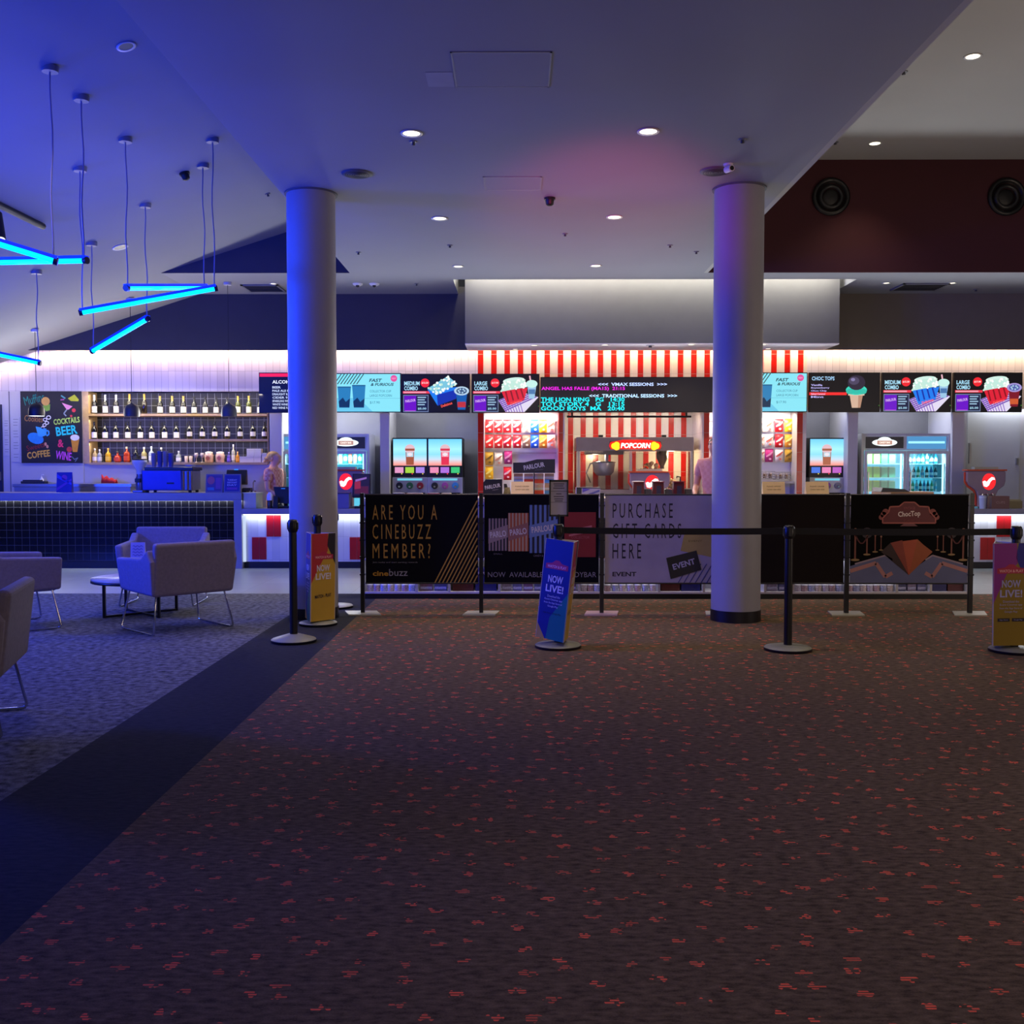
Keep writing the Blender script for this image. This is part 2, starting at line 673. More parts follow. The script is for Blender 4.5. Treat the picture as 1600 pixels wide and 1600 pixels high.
# ---- ceilings
SL = 0.32
def slope_z(x): return CE + SL * (x + 4.47)
c = MB()
c.box(XL, XR, -3, YB, CE, CE + 0.76, M_CEIL)
c.box(-5.2, -0.83, YB, YW + 0.1, CE, CE + 0.12, M_CEIL)
c.box(-0.83, 4.40, YB, 13.40, CE, CE + 0.12, M_CEIL)
c.box(4.40, 10, YB, YW + 0.1, CE, CE + 0.12, M_CEIL)
struct(c, 'ceiling')
c = MB()
xs0, xs1 = XL, -10.0
c.add([(xs1, -3, slope_z(xs1)), (xs0, -3, slope_z(xs0)), (xs0, YF + 0.3, slope_z(xs0)), (xs1, YF + 0.3, slope_z(xs1)),
       (xs1, -3, slope_z(xs1) + .15), (xs0, -3, slope_z(xs0) + .15), (xs0, YF + 0.3, slope_z(xs0) + .15), (xs1, YF + 0.3, slope_z(xs1) + .15)],
      [(3, 2, 1, 0), (4, 5, 6, 7), (0, 1, 5, 4), (2, 3, 7, 6), (1, 2, 6, 5), (3, 0, 4, 7)], M_CEIL)
struct(c, 'ceiling')
c = MB()
c.box(XR, 10, -3, YB, 5.19, 5.3, M_CEILR)
c.box(XR, XR + 0.05, -3, YB, CE + 0.0, 5.19, M_CEILR)
struct(c, 'ceiling')
# lid over the light slot
c = MB()
c.box(-1.0, 4.6, 13.2, YW + 0.3, 4.9, 5.0, M_CEIL)
c.box(-1.0, -0.83, 13.2, YW + 0.3, CE + 0.12, 4.9, M_CEIL)
c.box(4.40, 4.6, 13.2, YW + 0.3, CE + 0.12, 4.9, M_CEIL)
c.box(-0.83, 4.40, 13.2, 13.40, CE + 0.12, 4.9, M_CEIL)
struct(c, 'ceiling')

# ---- upright faces of the raised ceilings
w = MB()
w.box(-4.6, XL, YB - 0.02, YB, CE, 4.9, M_NAVY)
struct(w, 'trim_1')
w = MB()
w.box(XR + 0.05, 10, YB - 0.02, YB, CE, 5.19, M_MAROON)
struct(w, 'wall_right')

# ---- bulkheads over the serving areas
w = MB()
w.box(-10, -0.70, YW, YW + 0.06, 3.02, CE + 0.1, M_NAVY)
struct(w, 'trim_2')
w = MB()
w.box(4.32, 10, YW, YW + 0.06, 3.02, CE + 0.1, M_CHAR)
struct(w, 'trim_3')
w = MB()
w.box(-0.70, 4.32, 13.84, YW + 0.06, 3.03, 4.6, M_GREYBOX)
struct(w, 'trim_4', bev=0.004)
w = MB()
w.box(-0.70, 4.32, 13.84, YW + 0.06, 3.016, 3.0295, mat('#dcd4dc', 0.7, var=0.02))  # pale panel added under the box; bounce light put into its colour
struct(w, 'trim_bounce')

# ---- tiled fascia
w = MB()
w.box(-10, -3.57, YF, YF + 0.08, 2.454, 3.5, M_WHITETILE)
w.box(-3.57, SX0, YF, YF + 0.08, 2.20, 3.5, M_WHITETILE)
w.box(4.14, 10, YF, YF + 0.08, 2.20, 3.5, M_WHITETILE)
w.box(-10, 10, YF + 0.08, YR + 0.1, 3.3, 3.5, M_WHITE)
struct(w, 'wall_front')
w = MB()
w.box(SX0, 4.14, YF, YF + 0.08, 2.20, 3.5, M_STRIPETILE)
# striped piers beside the sweets niches
XA, XBb, XC, XD = at(756.5, 700, YF).x, at(873, 700, YF).x, at(882, 700, YF).x, at(1097, 700, YF).x
XE, XG = at(1108, 700, YF).x, at(1245, 700, YF).x
w.box(SX0, XA, YF, YR, 0, 2.2, M_STRIPETILE)
w.box(XBb, XC, YF, YR, 0, 2.2, M_STRIPETILE)
w.box(XD, XE, YF, YR, 0, 2.2, M_STRIPETILE)
w.box(XG, 4.14, YF, YR, 0, 2.2, M_STRIPETILE)
w.box(XC, XD, YR - 0.03, YR, 0, 2.9, M_STRIPETILE)
struct(w, 'wall_stripes')
# ---- plain recess walls and piers
w = MB()
w.box(-10, 10, YR, YR + 0.1, 0, 3.5, M_RECESS)
w.box(-3.57, 9, YF + 0.08, YR, 2.55, 2.62, M_RECESS)
struct(w, 'wall_back')
w = MB()
w.box(-10, -6.24, YF, YF + 0.1, 0, 2.454, M_WHITE)
w.box(-6.24, -3.57, YF + 0.02, YF + 0.1, 0, 1.42, M_WHITE)
w.box(-3.57, at(440, 700, YF).x, YF, YR, 0, 2.2, M_WHITE)
w.box(at(594, 700, YF).x, at(608, 700, YF).x, YF, YR, 0, 2.2, M_WHITE)
w.box(at(1325, 700, YF).x, at(1340, 700, YF).x, YF, YR, 0, 2.2, M_WHITE)
w.box(at(1488, 700, YF).x, at(1506, 700, YF).x, YF, YR, 0, 2.2, M_WHITE)
w.box(at(1506, 700, YF).x, 10, 14.95, 15.05, 0, 2.6, M_WHITE)
struct(w, 'wall_piers')
# sweets niches: white backs
w = MB()
for xa, xb in ((XA, XBb), (XE, XG)):
    w.box(xa, xb, 15.08, 15.12, 0.9, 2.2, M_NICHE)
    w.box(xa, xb, YF + 0.02, 15.08, 2.19, 2.25, M_NICHE)
struct(w, 'wall_niches')
# door on the far right
d = MB()
x0, x1 = at(1510, 700, 14.95).x, at(1592, 700, 14.95).x
d.box(x0, x1, 14.92, 14.95, 0, 2.2, mat('#aeb2b4', 0.5, var=0.02))
do = struct(d, 'door_1')
h = MB()
h.box(x0 + 0.015, x0 + 0.045, 14.88, 14.92, 1.42, 1.72, M_STEEL)
h.box(x1 - 0.06, x1 - 0.03, 14.88, 14.92, 1.4, 1.5, M_STEEL)
h.build('door_handle', do)
d = MB()
d.box(at(-60, 700, YF).x, at(4.5, 700, YF).x, YF - 0.03, YF, 0, at(0, 632, YF).z, mat('#1a1d38', 0.5))
do2 = struct(d, 'door_2')
h = MB()
h.box(at(0.5, 700, YF).x, at(2.5, 700, YF).x, YF - 0.06, YF - 0.03, 1.18, 1.3, M_STEEL)
h.build('door_handle', do2)
# wall panel joint
w = MB()
w.box(at(15.4, 700, YF).x, at(16.4, 700, YF).x, YF - 0.006, YF, 0, 2.454, mat('#555860', 0.6))
struct(w, 'trim_5')

# ================================================================ lamps of the serving area
WARM = (1.0, 0.70, 0.40)
WHITE_L = (1.0, 0.93, 0.85)


def cove(x0, x1, power, z=3.14, y=YW + 0.085):
    ln = x1 - x0
    lamp('cove_light', 'AREA', ((x0 + x1) / 2, y, z), power * ln, WARM, target=((x0 + x1) / 2, y + 0.10, z - 0.10),
         shape='RECTANGLE', size=ln, size_y=0.03)


cove(-9.5, -0.75, 11.0)
cove(-0.65, 4.28, 10.0)
cove(4.36, 9.5, 11.0)
for k_ in range(4):      # the cove strip steps down with the sloping ceiling
    xc_ = -6.75 - .45 * k_
    lamp('cove_light', 'AREA', (xc_, YF - 0.10, slope_z(xc_) - 0.09), 1.8, WARM, target=(xc_, YF, slope_z(xc_) - 0.22), shape='RECTANGLE', size=0.42, size_y=0.02)
# slot above the grey box
lamp('slot_light', 'AREA', (1.78, 13.66, 4.02), 62, (1.0, 0.94, 0.72), target=(1.78, 13.80, 3.6), shape='RECTANGLE', size=4.9, size_y=0.05)
lamp('slot_light', 'AREA', (1.78, 13.62, 4.0), 40, (1.0, 0.92, 0.72), target=(1.78, 13.9, 4.9), shape='RECTANGLE', size=5.0, size_y=0.05)
for x_ in (-0.765, 4.36):
    for y_ in (13.7, 14.2):
        lamp('slot_end_light', 'POINT', (x_, y_, 4.12), 5, (1.0, 0.92, 0.72), shadow_soft_size=0.03)
# unseen spots added to throw the screens' and counters' light into the hall
for x_, p_ in ((-6.6, 55), (-4.6, 55), (-2.0, 75), (-0.1, 80), (1.8, 90), (3.8, 75), (5.6, 80), (7.4, 75)):
    lamp('screen_fill', 'SPOT', (x_, 14.28, 1.95), p_, (0.90, 0.94, 1.0), target=(x_, 6.0, 3.2), spot_size=R(150), spot_blend=0.6, shadow_soft_size=0.25)
# back wall and recesses
lamp('bar_ceiling_fill', 'AREA', (-5.6, 14.3, 2.2), 32, (1.0, 0.92, 0.85), target=(-5.6, 12.6, 3.7), shape='RECTANGLE', size=4.0, size_y=0.2)  # uplight added to stand for cove spill; no fitting there
lamp('wall_wash_light', 'AREA', (-6.4, 14.2, 2.44), 9, (1.0, 0.93, 0.82), target=(-6.4, 14.72, 1.7), shape='RECTANGLE', size=3.6, size_y=0.05)
lamp('shelf_light', 'AREA', (-4.9, 14.5, 2.40), 10, (1.0, 0.88, 0.72), target=(-4.9, 14.9, 1.6), shape='RECTANGLE', size=2.6, size_y=0.05)
for xa, xb in ((XA, XBb), (XE, XG)):
    lamp('niche_light', 'AREA', ((xa + xb) / 2, 14.84, 2.15), 22, WHITE_L, target=((xa + xb) / 2, 15.02, 1.0), shape='RECTANGLE', size=(xb - xa) * 0.9, size_y=0.08)
lamp('alcove_light', 'AREA', (1.66, 14.95, 2.18), 16, (1.0, 0.85, 0.70), target=(1.66, 15.3, 1.0), shape='RECTANGLE', size=1.7, size_y=0.1)
for x, p in ((-2.7, 24), (-1.2, 9), (4.45, 7), (5.56, 10), (7.1, 16)):
    lamp('recess_light', 'AREA', (x, 14.86, 2.48), p * 1.3, (0.92, 0.94, 1.0), target=(x, 15.1, 1.0), shape='RECTANGLE', size=0.9, size_y=0.1)
# ================================================================ columns
def column(px, Y, label):
    x = at(px, 700, Y).x
    t = thing('column', label, 'column', (x, Y, 0))
    MB().cone((0, 0, 0.10), (0, 0, CE), 0.216, 0.216, mat('#96959e', 0.55, var=0.02), n=48).build('shaft', t)
    MB().cone((0, 0, 0), (0, 0, 0.10), 0.221, 0.221, mat('#0c0d14', 0.4), n=48).build('base_band', t, label='black base band')
    MB().cone((0, 0, CE - 0.012), (0, 0, CE - 0.001), 0.235, 0.235, mat('#5a5a66', 0.7), n=48).build('top_collar', t)
    return t


column(489, 9.25, 'round white column washed blue on its left, behind the red and yellow sleeve sign')
column(1151.5, 9.10, 'round white column with the black queue belt passing in front of it')

# ================================================================ ceiling fixtures
M_RIM = mat('#c9c9cc', 0.4, var=0.02)
M_LENS_ON = em('#fff2cf', 3.0)
M_LENS_OFF = mat('#4c4c50', 0.3)
def downlight(px, py, z, label, r=0.062, on=True, power=22, tilt=0, group=None, spot=100, color=(1.0, 0.78, 0.56)):
    p = hit_z(px, py, z) if not callable(z) else z(px, py)
    t = thing('ceiling_downlight', label, 'ceiling light', p, 0, group)
    if tilt:
        t.rotation_euler = (0, -math.atan(SL), 0)
    MB().lathe([(r, -0.004), (r + 0.018, -0.008), (r + 0.02, -0.001), (r, -0.0005)], M_RIM, n=24, caps=False).build('trim_ring', t)
    MB().cone((0, 0, -0.003), (0, 0, -0.0006), r, r, M_LENS_ON if on else M_LENS_OFF, n=24).build('lens', t, label='glowing warm white lens' if on else None)
    if on and power:
        lamp('downlight_lamp', 'SPOT', (p.x, p.y, p.z - 0.03), power * 3.2, color, target=(p.x, p.y, 0), spot_size=R(spot), spot_blend=0.9, shadow_soft_size=0.06)
    return t


def slope_hit(px, py):
    d = ray(px, py)
    # z = CE + SL*(x+4.47)
    k = (CE + SL * 4.47 - CAMZ) / (d.z - SL * d.x)
    return Vector((0, 0, CAMZ)) + d * k


G = 'round downlights in the ceilings'
downlight(643, 208, CE, 'lit round downlight in the main ceiling, left one of the nearest pair', power=32, group=G)
downlight(1013, 205, CE, 'lit round downlight in the pink-washed ceiling, right one of the nearest pair', power=34, group=G)
downlight(687, 341, CE, 'lit round downlight in the main ceiling, left one of the second pair from the front', power=40, group=G)
downlight(960, 339, CE, 'lit round downlight in the main ceiling, right one of the second pair from the front', power=40, group=G)
downlight(716, 416, CE, 'dim downlight near the left corner of the glowing ceiling slot', power=40, r=0.05, group=G)
downlight(931, 415, CE, 'lit downlight in the main ceiling just in front of the long glowing slot', power=45, r=0.055, group=G)
downlight(427, 443, CE, 'small lit downlight above the bar beside the dark air vent', power=0, r=0.032, group=G)
downlight(1385, 442, CE, 'small lit downlight left of the right-hand ceiling vent', power=0, r=0.035, group=G)
downlight(1488, 442, CE, 'small lit downlight right of the right-hand ceiling vent', power=0, r=0.035, group=G)
downlight(1520, 88, 5.19, 'lit downlight in the high ceiling above the maroon wall, the nearer one', power=40, group=G)
downlight(1367, 224, 5.19, 'lit downlight in the high ceiling close to the maroon wall, the farther one', power=16, group=G)
downlight(197, 72, slope_hit, 'unlit blue-tinted downlight high on the sloping lounge ceiling', on=False, tilt=1, r=0.05, group=G)
downlight(188, 386, slope_hit, 'pale oval downlight rim low on the sloping lounge ceiling between the pendant wires', on=False, tilt=1, r=0.07, group=G)
for k, (px, py) in enumerate(((835, 538), (945, 537.5), (1080, 537), (1192, 537))):
    p = at(px, py, 14.0)
    downlight(px, py + 1.2, 3.015, 'small lit spot under the grey box above the striped wall, %s from the left' % ORD[k], r=0.04, power=16, group='spots under the grey box', spot=120)
for k, (px, py) in enumerate(((805, 545.5), (1200, 544.5))):
    downlight(px, py, 3.015, ('lit spot at the back edge of the grey box, ' + ('left one' if k == 0 else 'right one beside the column')), r=0.035, power=0, group='spots under the grey box')

# downlights further forward and over the lounge, out of the frame but lighting it
for (x, y, z, pw) in ((-0.9, 2.6, CE, 8), (1.6, 3.0, CE, 62), (-3.35, 7.0, 4.1, 70), (-3.35, 9.4, 4.1, 60), (4.2, 4.4, 5.19, 150), (4.2, 8.6, 5.19, 100), (6.4, 8.6, 5.19, 60)):
    lamp('downlight_lamp', 'SPOT', (x, y, z - 0.06), pw, (1.0, 0.80, 0.62), target=(x, y, 0), spot_size=R(76), spot_blend=0.8, shadow_soft_size=0.06)


def eyeball(px, py, label):
    p = hit_z(px, py, CE)
    t = thing('eyeball_spotlight', label, 'ceiling light', p, 0, 'eyeball spots')
    MB().lathe([(0.0, -0.035), (0.03, -0.033), (0.06, -0.02), (0.07, -0.001)], mat('#d6d6da', 0.35), n=24).build('housing', t)
    MB().ball((0, -0.018, -0.03), 0.026, M_BLACKM).build('lens', t, label='dark lens')


eyeball(559, 443, 'white eyeball spotlight beside the blue column, left of the twin pair')
eyeball(585, 443, 'white eyeball spotlight, right of the twin pair near the blue column')


def disc_thing(name, label, cat, p, r, h, m, parts=None, tilt=0):
    t = thing(name, label, cat, p)
    if tilt: t.rotation_euler = (0, -math.atan(SL), 0)
    MB().lathe([(0, -h), (r * 0.85, -h), (r, -h * 0.5), (r, -0.0005)], m, n=28).build(parts or 'housing', t)
    return t


for px, py, lb in ((558, 271, 'round grey ceiling speaker beside the top of the blue column'), (1118, 267, 'round grey ceiling speaker beside the small camera')):
    t = disc_thing('ceiling_speaker', lb, 'speaker', hit_z(px, py, CE), 0.128, 0.014, mat('#55565e', 0.6))
    t['group'] = 'ceiling speakers'
    g = MB()
    for k in range(5):
        g.lathe([(0.02 + k * 0.019, -0.0165), (0.027 + k * 0.019, -0.0165), (0.027 + k * 0.019, -0.012), (0.02 + k * 0.019, -0.012)], mat('#2c2d33', 0.6), n=24, caps=False)
    g.build('grille', t)
# camera
p = hit_z(1138, 256, CE)
t = thing('security_camera', 'small white security camera on the ceiling in front of the right column', 'camera', p)
MB().lathe([(0.036, -0.018), (0.04, -0.0005)], mat('#c8c8d0', 0.4)).build('base', t)
MB().cone((-0.01, 0.03, -0.040), (0.02, -0.045, -0.046), 0.026, 0.026, mat('#c8c8d0', 0.35), n=20).build('barrel', t)
MB().cone((0.02, -0.0455, -0.046), (0.021, -0.048, -0.0462), 0.018, 0.018, M_BLACKM, n=20).build('lens', t)


def sensor(px, py, label, dark=True, r=0.05, z=CE, slope=False, name='ceiling_sensor'):
    p = slope_hit(px, py) if slope else hit_z(px, py, z)
    t = thing(name, label, 'sensor', p)
    if slope: t.rotation_euler = (0, -math.atan(SL), 0)
    m = M_BLACK if dark else mat('#8c8d96', 0.5)
    MB().cone((0, 0, -0.02), (0, 0, -0.0005), r, r, m, n=20).build('mount', t)
    MB().lathe([(0, -0.075), (r * 0.45, -0.072), (r * 0.72, -0.06), (r * 0.8, -0.02)], m, n=20).build('dome', t)


sensor(859, 309, 'black dome sensor on the main ceiling between the columns')
sensor(288, 270, 'black dome sensor on the sloping lounge ceiling', slope=True)


def sprinkler(p, label, name='sprinkler_head', r=0.03, tilt=0, hexc='#6c6d76'):
    t = thing(name, label, 'sprinkler' if name == 'sprinkler_head' else 'detector', p, 0, 'small ceiling fittings')
    if tilt: t.rotation_euler = (0, -math.atan(SL), 0)
    MB().lathe([(r * 0.9, -0.008), (r, -0.0005)], mat(hexc, 0.4), n=20).build('plate', t)
    MB().lathe([(0.0, -0.03), (r * 0.45, -0.028), (r * 0.35, -0.008)], mat('#46474e', 0.4, metal=0.5), n=14).build('head', t)


for px, py, lb in ((646, 221, 'small sprinkler head just behind the nearest left downlight'), (1160, 218, 'small dark detector on the ceiling ahead of the camera'),
                   (703, 383, 'small sprinkler head behind the second left downlight'), (1047, 383, 'small sprinkler head behind the second right downlight'),
                   (883, 365, 'small flat detector in the middle of the main ceiling'), (1088, 393, 'small flat detector left of the right column'),
                   (560, 394, 'small flat detector right of the blue column'), (651, 443, 'tiny detector near the left end of the glowing slot'),
                   (1525, 452, 'small dark detector at the far right above the menu screens')):
    sprinkler(hit_z(px, py, CE), lb, r=0.036 if 'dark' in lb else 0.03)
sprinkler(hit_z(1016, 539.5, 3.015), 'small pale fitting under the grey box between two spots', r=0.06, hexc='#a8a8ac')
sprinkler(hit_z(1412, 112, 5.19), 'small detector on the high ceiling left of the nearer downlight', r=0.04)
sprinkler(hit_z(1305, 222, 5.19), 'small detector on the high ceiling left of the farther downlight', r=0.04)
sprinkler(slope_hit(418, 303), 'small sprinkler head on the sloping ceiling left of the blue column top', tilt=1)


def access_panel(c4, label):
    p = [hit_z(x, y, CE) for x, y in c4]
    x0, x1 = p[0].x, p[1].x
    y0, y1 = p[2].y, p[0].y
    t = thing('access_panel', label, 'ceiling panel', ((x0 + x1) / 2, (y0 + y1) / 2, CE))
    a, b = abs(x1 - x0) / 2, abs(y1 - y0) / 2
    f = MB()
    dk = mat('#85868c', 0.6)
    for q in ((-a, a, -b, -b + .012), (-a, a, b - .012, b), (-a, -a + .012, -b, b), (a - .012, a, -b, b)):
        f.box(q[0], q[1], q[2], q[3], -0.004, -0.0005, dk)
    f.build('frame', t)
    MB().box(-a + .012, a - .012, -b + .012, b - .012, -0.003, -0.0005, M_CEIL).build('door', t)


access_panel(((712, 136), (858, 136), (708, 81)), 'large square access panel in the ceiling nearest the viewer')
access_panel(((757, 297), (845, 297), (757, 276)), 'small access panel in the ceiling beside the black dome sensor')
t = hit_z(688, 124, CE)
tag(MB().box(t.x - .085, t.x + .085, t.y - .12, t.y + .12, CE - .002, CE - .0005, mat('#9a9ca4', 0.8)).build('ceiling_patch'), 'square repainted patch left of the large access panel', 'ceiling patch')


def vent(px, py, w, label):
    p = hit_z(px, py, CE)
    t = thing('ceiling_vent', label, 'air vent', p, 0, 'ceiling air vents')
    d = 0.5
    fr = MB()
    for q in ((-w / 2, w / 2, -d / 2, -d / 2 + .03), (-w / 2, w / 2, d / 2 - .03, d / 2), (-w / 2, -w / 2 + .03, -d / 2, d / 2), (w / 2 - .03, w / 2, -d / 2, d / 2)):
        fr.box(q[0], q[1], q[2], q[3], -0.018, -0.0005, mat('#70727a', 0.5))
    fr.build('frame', t)
    s = MB()
    for k in range(7):
        y = -d / 2 + .06 + k * (d - .12) / 6
        s.box(-w / 2 + .03, w / 2 - .03, y - .012, y + .012, -0.02, -0.002, mat('#191a1e', 0.6))
    s.build('slat', t)


vent(412, 449.5, 0.5, 'dark slatted air vent in the ceiling above the bar')
vent(1437, 447.5, 0.62, 'dark slatted air vent in the ceiling above the right menu screens')

for px, lb in ((1298, 'big round black air nozzle on the maroon wall, nearer the right column'), (1572, 'big round black air nozzle on the maroon wall at the picture edge')):
    p = at(px, 308, YB - 0.02)
    t = thing('air_nozzle', lb, 'air vent', p, 0, 'round nozzles on the maroon wall')
    t.rotation_euler = (PI / 2, 0, 0)
    MB().lathe([(0.232, 0.001), (0.235, 0.03), (0.20, 0.05), (0.185, 0.02), (0.17, 0.01)], mat('#101012', 0.35), n=40, caps=False).build('outer_ring', t)
    MB().lathe([(0.165, 0.004), (0.15, 0.035), (0.115, 0.045), (0.105, 0.015)], mat('#17171a', 0.35), n=40, caps=False).build('inner_ring', t)
    MB().lathe([(0.0, 0.02), (0.07, 0.018), (0.10, 0.004)], mat('#08080a', 0.5), n=40).build('core', t)

# ================================================================ neon tubes over the lounge
M_TUBE = em((0.0, 0.30, 1.0), 5.0, sample=True)
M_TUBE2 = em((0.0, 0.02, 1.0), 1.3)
M_WIRE = mat('#74769c', 0.5)
M_CANOPY = mat('#74757f', 0.5)


def pendant_tube(ends, label, glow=20):
    """ends: two of (canopy point, tube-end height); the tube hangs on a wire at each end"""
    a, b = [Vector((c.x, c.y, z)) for c, z in ends]
    mid = (a + b) / 2
    t = thing('neon_tube_pendant', label, 'pendant light', mid, 0, 'blue neon tube pendants')
    A, B = a - mid, b - mid
    d = (B - A).normalized()
    MB().tube([A, B], 0.022, M_TUBE, n=14).build('diffuser', t, label='glowing cyan tube')
    up = Vector((0, 0, 1))
    ho = MB()
    side = d.cross(up).normalized()
    u2 = side.cross(d).normalized()
    vs = []
    for q in (A - d * .02, B + d * .02):
        for s_, h_ in ((-.027, .012), (.027, .012), (.027, .036), (-.027, .036)):
            vs.append(q + side * s_ + u2 * h_)
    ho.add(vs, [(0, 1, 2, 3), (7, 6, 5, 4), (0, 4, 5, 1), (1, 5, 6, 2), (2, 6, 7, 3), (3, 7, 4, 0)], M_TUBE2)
    ho.build('housing', t, label='deep blue housing along the top')
    for q, (c, z) in zip((A, B), ends):
        e = d if q == B else -d
        MB().cone(q - e * .0, q + e * .03, 0.028, 0.028, mat('#0a0c30', 0.4), n=14).build('end_cap', t)
        cc = c - mid
        n = 9
        pts = []
        for k in range(n + 1):
            f = k / n
            wob = 0.012 * math.sin(f * 9 + c.x * 7) * math.sin(PI * f)
            pts.append(Vector((q.x + wob, q.y, q.z + .03 + (cc.z - q.z - .03) * f)))
        MB().tube(pts, 0.006, M_WIRE, n=6).build('wire', t)
        MB().cone(cc + Vector((0, 0, -.03)), cc + Vector((0, 0, 0.01)), 0.055, 0.06, M_CANOPY, n=20).build('canopy', t)
    if glow:
        lamp('tube_glow', 'POINT', mid + Vector((0, 0, -0.12)), glow * 1.5, BLUE, shadow_soft_size=0.12)
    return t


def end_at(cpx, cpy, tpx, tpy):
    c = slope_hit(cpx, cpy)
    return (c, at(tpx, tpy, c.y).z)


def end_xyz(x, y, z):
    return (Vector((x, y, slope_z(x))), z)


eA = end_at(78, 106, 82, 407)
eB = end_at(127, 152, 133, 407)
pendant_tube((eA, end_xyz(eA[0].x - 1.05, eA[0].y - 0.35, eA[1] + 0.30)), 'neon tube rising to the left picture edge, crossing the level tube', glow=24)
pendant_tube((eB, end_xyz(eB[0].x - 1.25, eB[0].y + 0.45, eB[1] + 0.07)), 'level neon tube at the left picture edge below the black track light', glow=20)
pendant_tube((end_at(196, 217, 201, 450), end_at(317, 258, 325, 449.5)), 'short level neon tube whose right end meets the long slanting one', glow=20)
pendant_tube((end_at(125, 263, 131, 488), end_at(332, 218, 338, 451)), 'long neon tube slanting up to the right, the middle of the group', glow=20)
pendant_tube((end_at(227, 320, 228, 499), end_at(143, 380, 147, 548)), 'neon tube slanting down to the left in front of the cove light', glow=14)
eF = end_at(57, 424, 60, 567)
pendant_tube((eF, end_xyz(eF[0].x - 1.2, eF[0].y - 0.1, eF[1] + 0.25)), 'lowest neon tube, crossing the cove light at the left picture edge', glow=14)

# dome pendants over the bar
for k, (px, py, cx, cy) in enumerate(((57, 640, 55, 513), (206, 641, 205, 467), (358, 641, 356, 446))):
    Y = 13.6
    q = at(px, py, Y)
    top = slope_z(q.x) if q.x < -4.47 else CE
    t = thing('dome_pendant', ('left', 'middle', 'right')[k] + ' black dome pendant lamp hanging over the bar' + (', in front of the chalkboard' if k == 0 else ', in front of the bottle shelves'), 'pendant light', (q.x, q.y, q.z), 0, 'dome pendants over the bar')
    MB().lathe([(0.098, -0.085), (0.102, -0.04), (0.098, 0.01), (0.08, 0.052), (0.045, 0.078), (0.015, 0.086), (0.012, 0.10), (0.0, 0.10)], mat(('#0e0e1c', '#3a3a3e', '#4c4c50')[k], 0.5), n=28).build('shade', t)
    MB().tube([(0, 0, 0.1), (0, 0, top - q.z - 0.02)], 0.004, mat('#26262e', 0.5), n=6).build('cord', t)
    MB().cone((0, 0, top - q.z - 0.035), (0, 0, top - q.z + 0.0), 0.05, 0.055, mat('#c4c4cc', 0.5), n=20).build('canopy', t)

# track light at the left edge
p0, p1 = slope_hit(67, 349), slope_hit(-60, 286)
t = thing('track_light', 'black ceiling track with a spot head at the upper left picture edge', 'track light', p1)
d = p0 - p1
MB().tube([Vector((0, 0, -.03)), d + Vector((0, 0, -.03))], 0.032, M_BLACK, n=8).build('track', t)
hd = slope_hit(-2, 318) - p1
MB().cone(hd + Vector((0, 0, -.02)), hd + Vector((0, -.02, -.09)), 0.015, 0.015, M_BLACK).build('stem', t)
hb = MB().cone(hd + Vector((-.02, 0, -.09)), hd + Vector((0.035, -.08, -.34)), 0.045, 0.06, M_BLACK, n=20).build('spot_head', t)
MB().cone(hd + Vector((0.035, -.08, -.341)), hd + Vector((0.036, -.081, -.345)), 0.052, 0.052, em('#ffffff', 2.0), n=20).build('lens', hb)
# ================================================================ lounge chairs and table
M_FAB = mat('#857c8c', 0.9, var=0.08, scale=40, spec=0.15, bump=0.15)
M_FAB2 = mat('#8d8494', 0.9, var=0.08, scale=40, spec=0.15, bump=0.15)


def lounge_chair(label, x, y, d):
    rz = math.atan2(d[0], -d[1])
    t = thing('tub_chair', label, 'chair', (x, y, 0), rz, 'lounge tub chairs')
    W, D = 0.36, 0.31
    # back: leans back a little
    MB().prism_x([(0.235, 0.315), (0.305, 0.315), (0.355, 0.745), (0.285, 0.755)], -W + 0.005, W - 0.005, M_FAB).build('backrest', t, bev=0.025, seg=3)
    for s in (-1, 1):
        x0, x1 = s * (W - 0.075), s * W
        a = [( -D, 0.335), (0.295, 0.318), (0.325, 0.60), (0.27, 0.70), (0.14, 0.625), (-D - 0.01, 0.605)]
        m = MB().prism_x(a, min(x0, x1), max(x0, x1), M_FAB2)
        # splay outwards towards the top
        m.v = [(px + s * max(0, pz - 0.33) * 0.10, py, pz) for px, py, pz in m.v]
        m.build('armrest', t, bev=0.022, seg=3)
    MB().box(-W + 0.08, W - 0.08, -D + 0.01, 0.24, 0.315, 0.43, M_FAB).build('seat', t, bev=0.03, seg=3)
    for s in (-1, 1):
        xx = s * (W - 0.06)
        xo = s * (W - 0.01)
        MB().tube([(xx, -D + 0.06, 0.33), (xo, -D + 0.005, 0.035), (xo, -D + 0.015, 0.015), (xo, -D + 0.05, 0.010), (xo, D - 0.06, 0.010), (xo, D - 0.025, 0.015), (xo, D - 0.015, 0.035), (xx, D - 0.075, 0.33)],
                  0.0085, M_CHROME, n=8).build('sled_leg', t)
    return t


lounge_chair('lilac-grey tub chair turned away, its broad back nearest the dark carpet stripe', -2.87, 8.60, (-0.70, 0.70))
lounge_chair('tub chair facing the viewer on the far side of the coffee table, against the bar', -3.54, 10.22, (0.07, -1.0))
lounge_chair('tub chair seen from its right side, at the left picture edge behind the nearest chair', -4.30, 8.66, (0.79, 0.61))
lounge_chair('nearest tub chair, cut off by the left picture edge, only its back corner showing', -2.93, 5.25, (-0.96, -0.28))

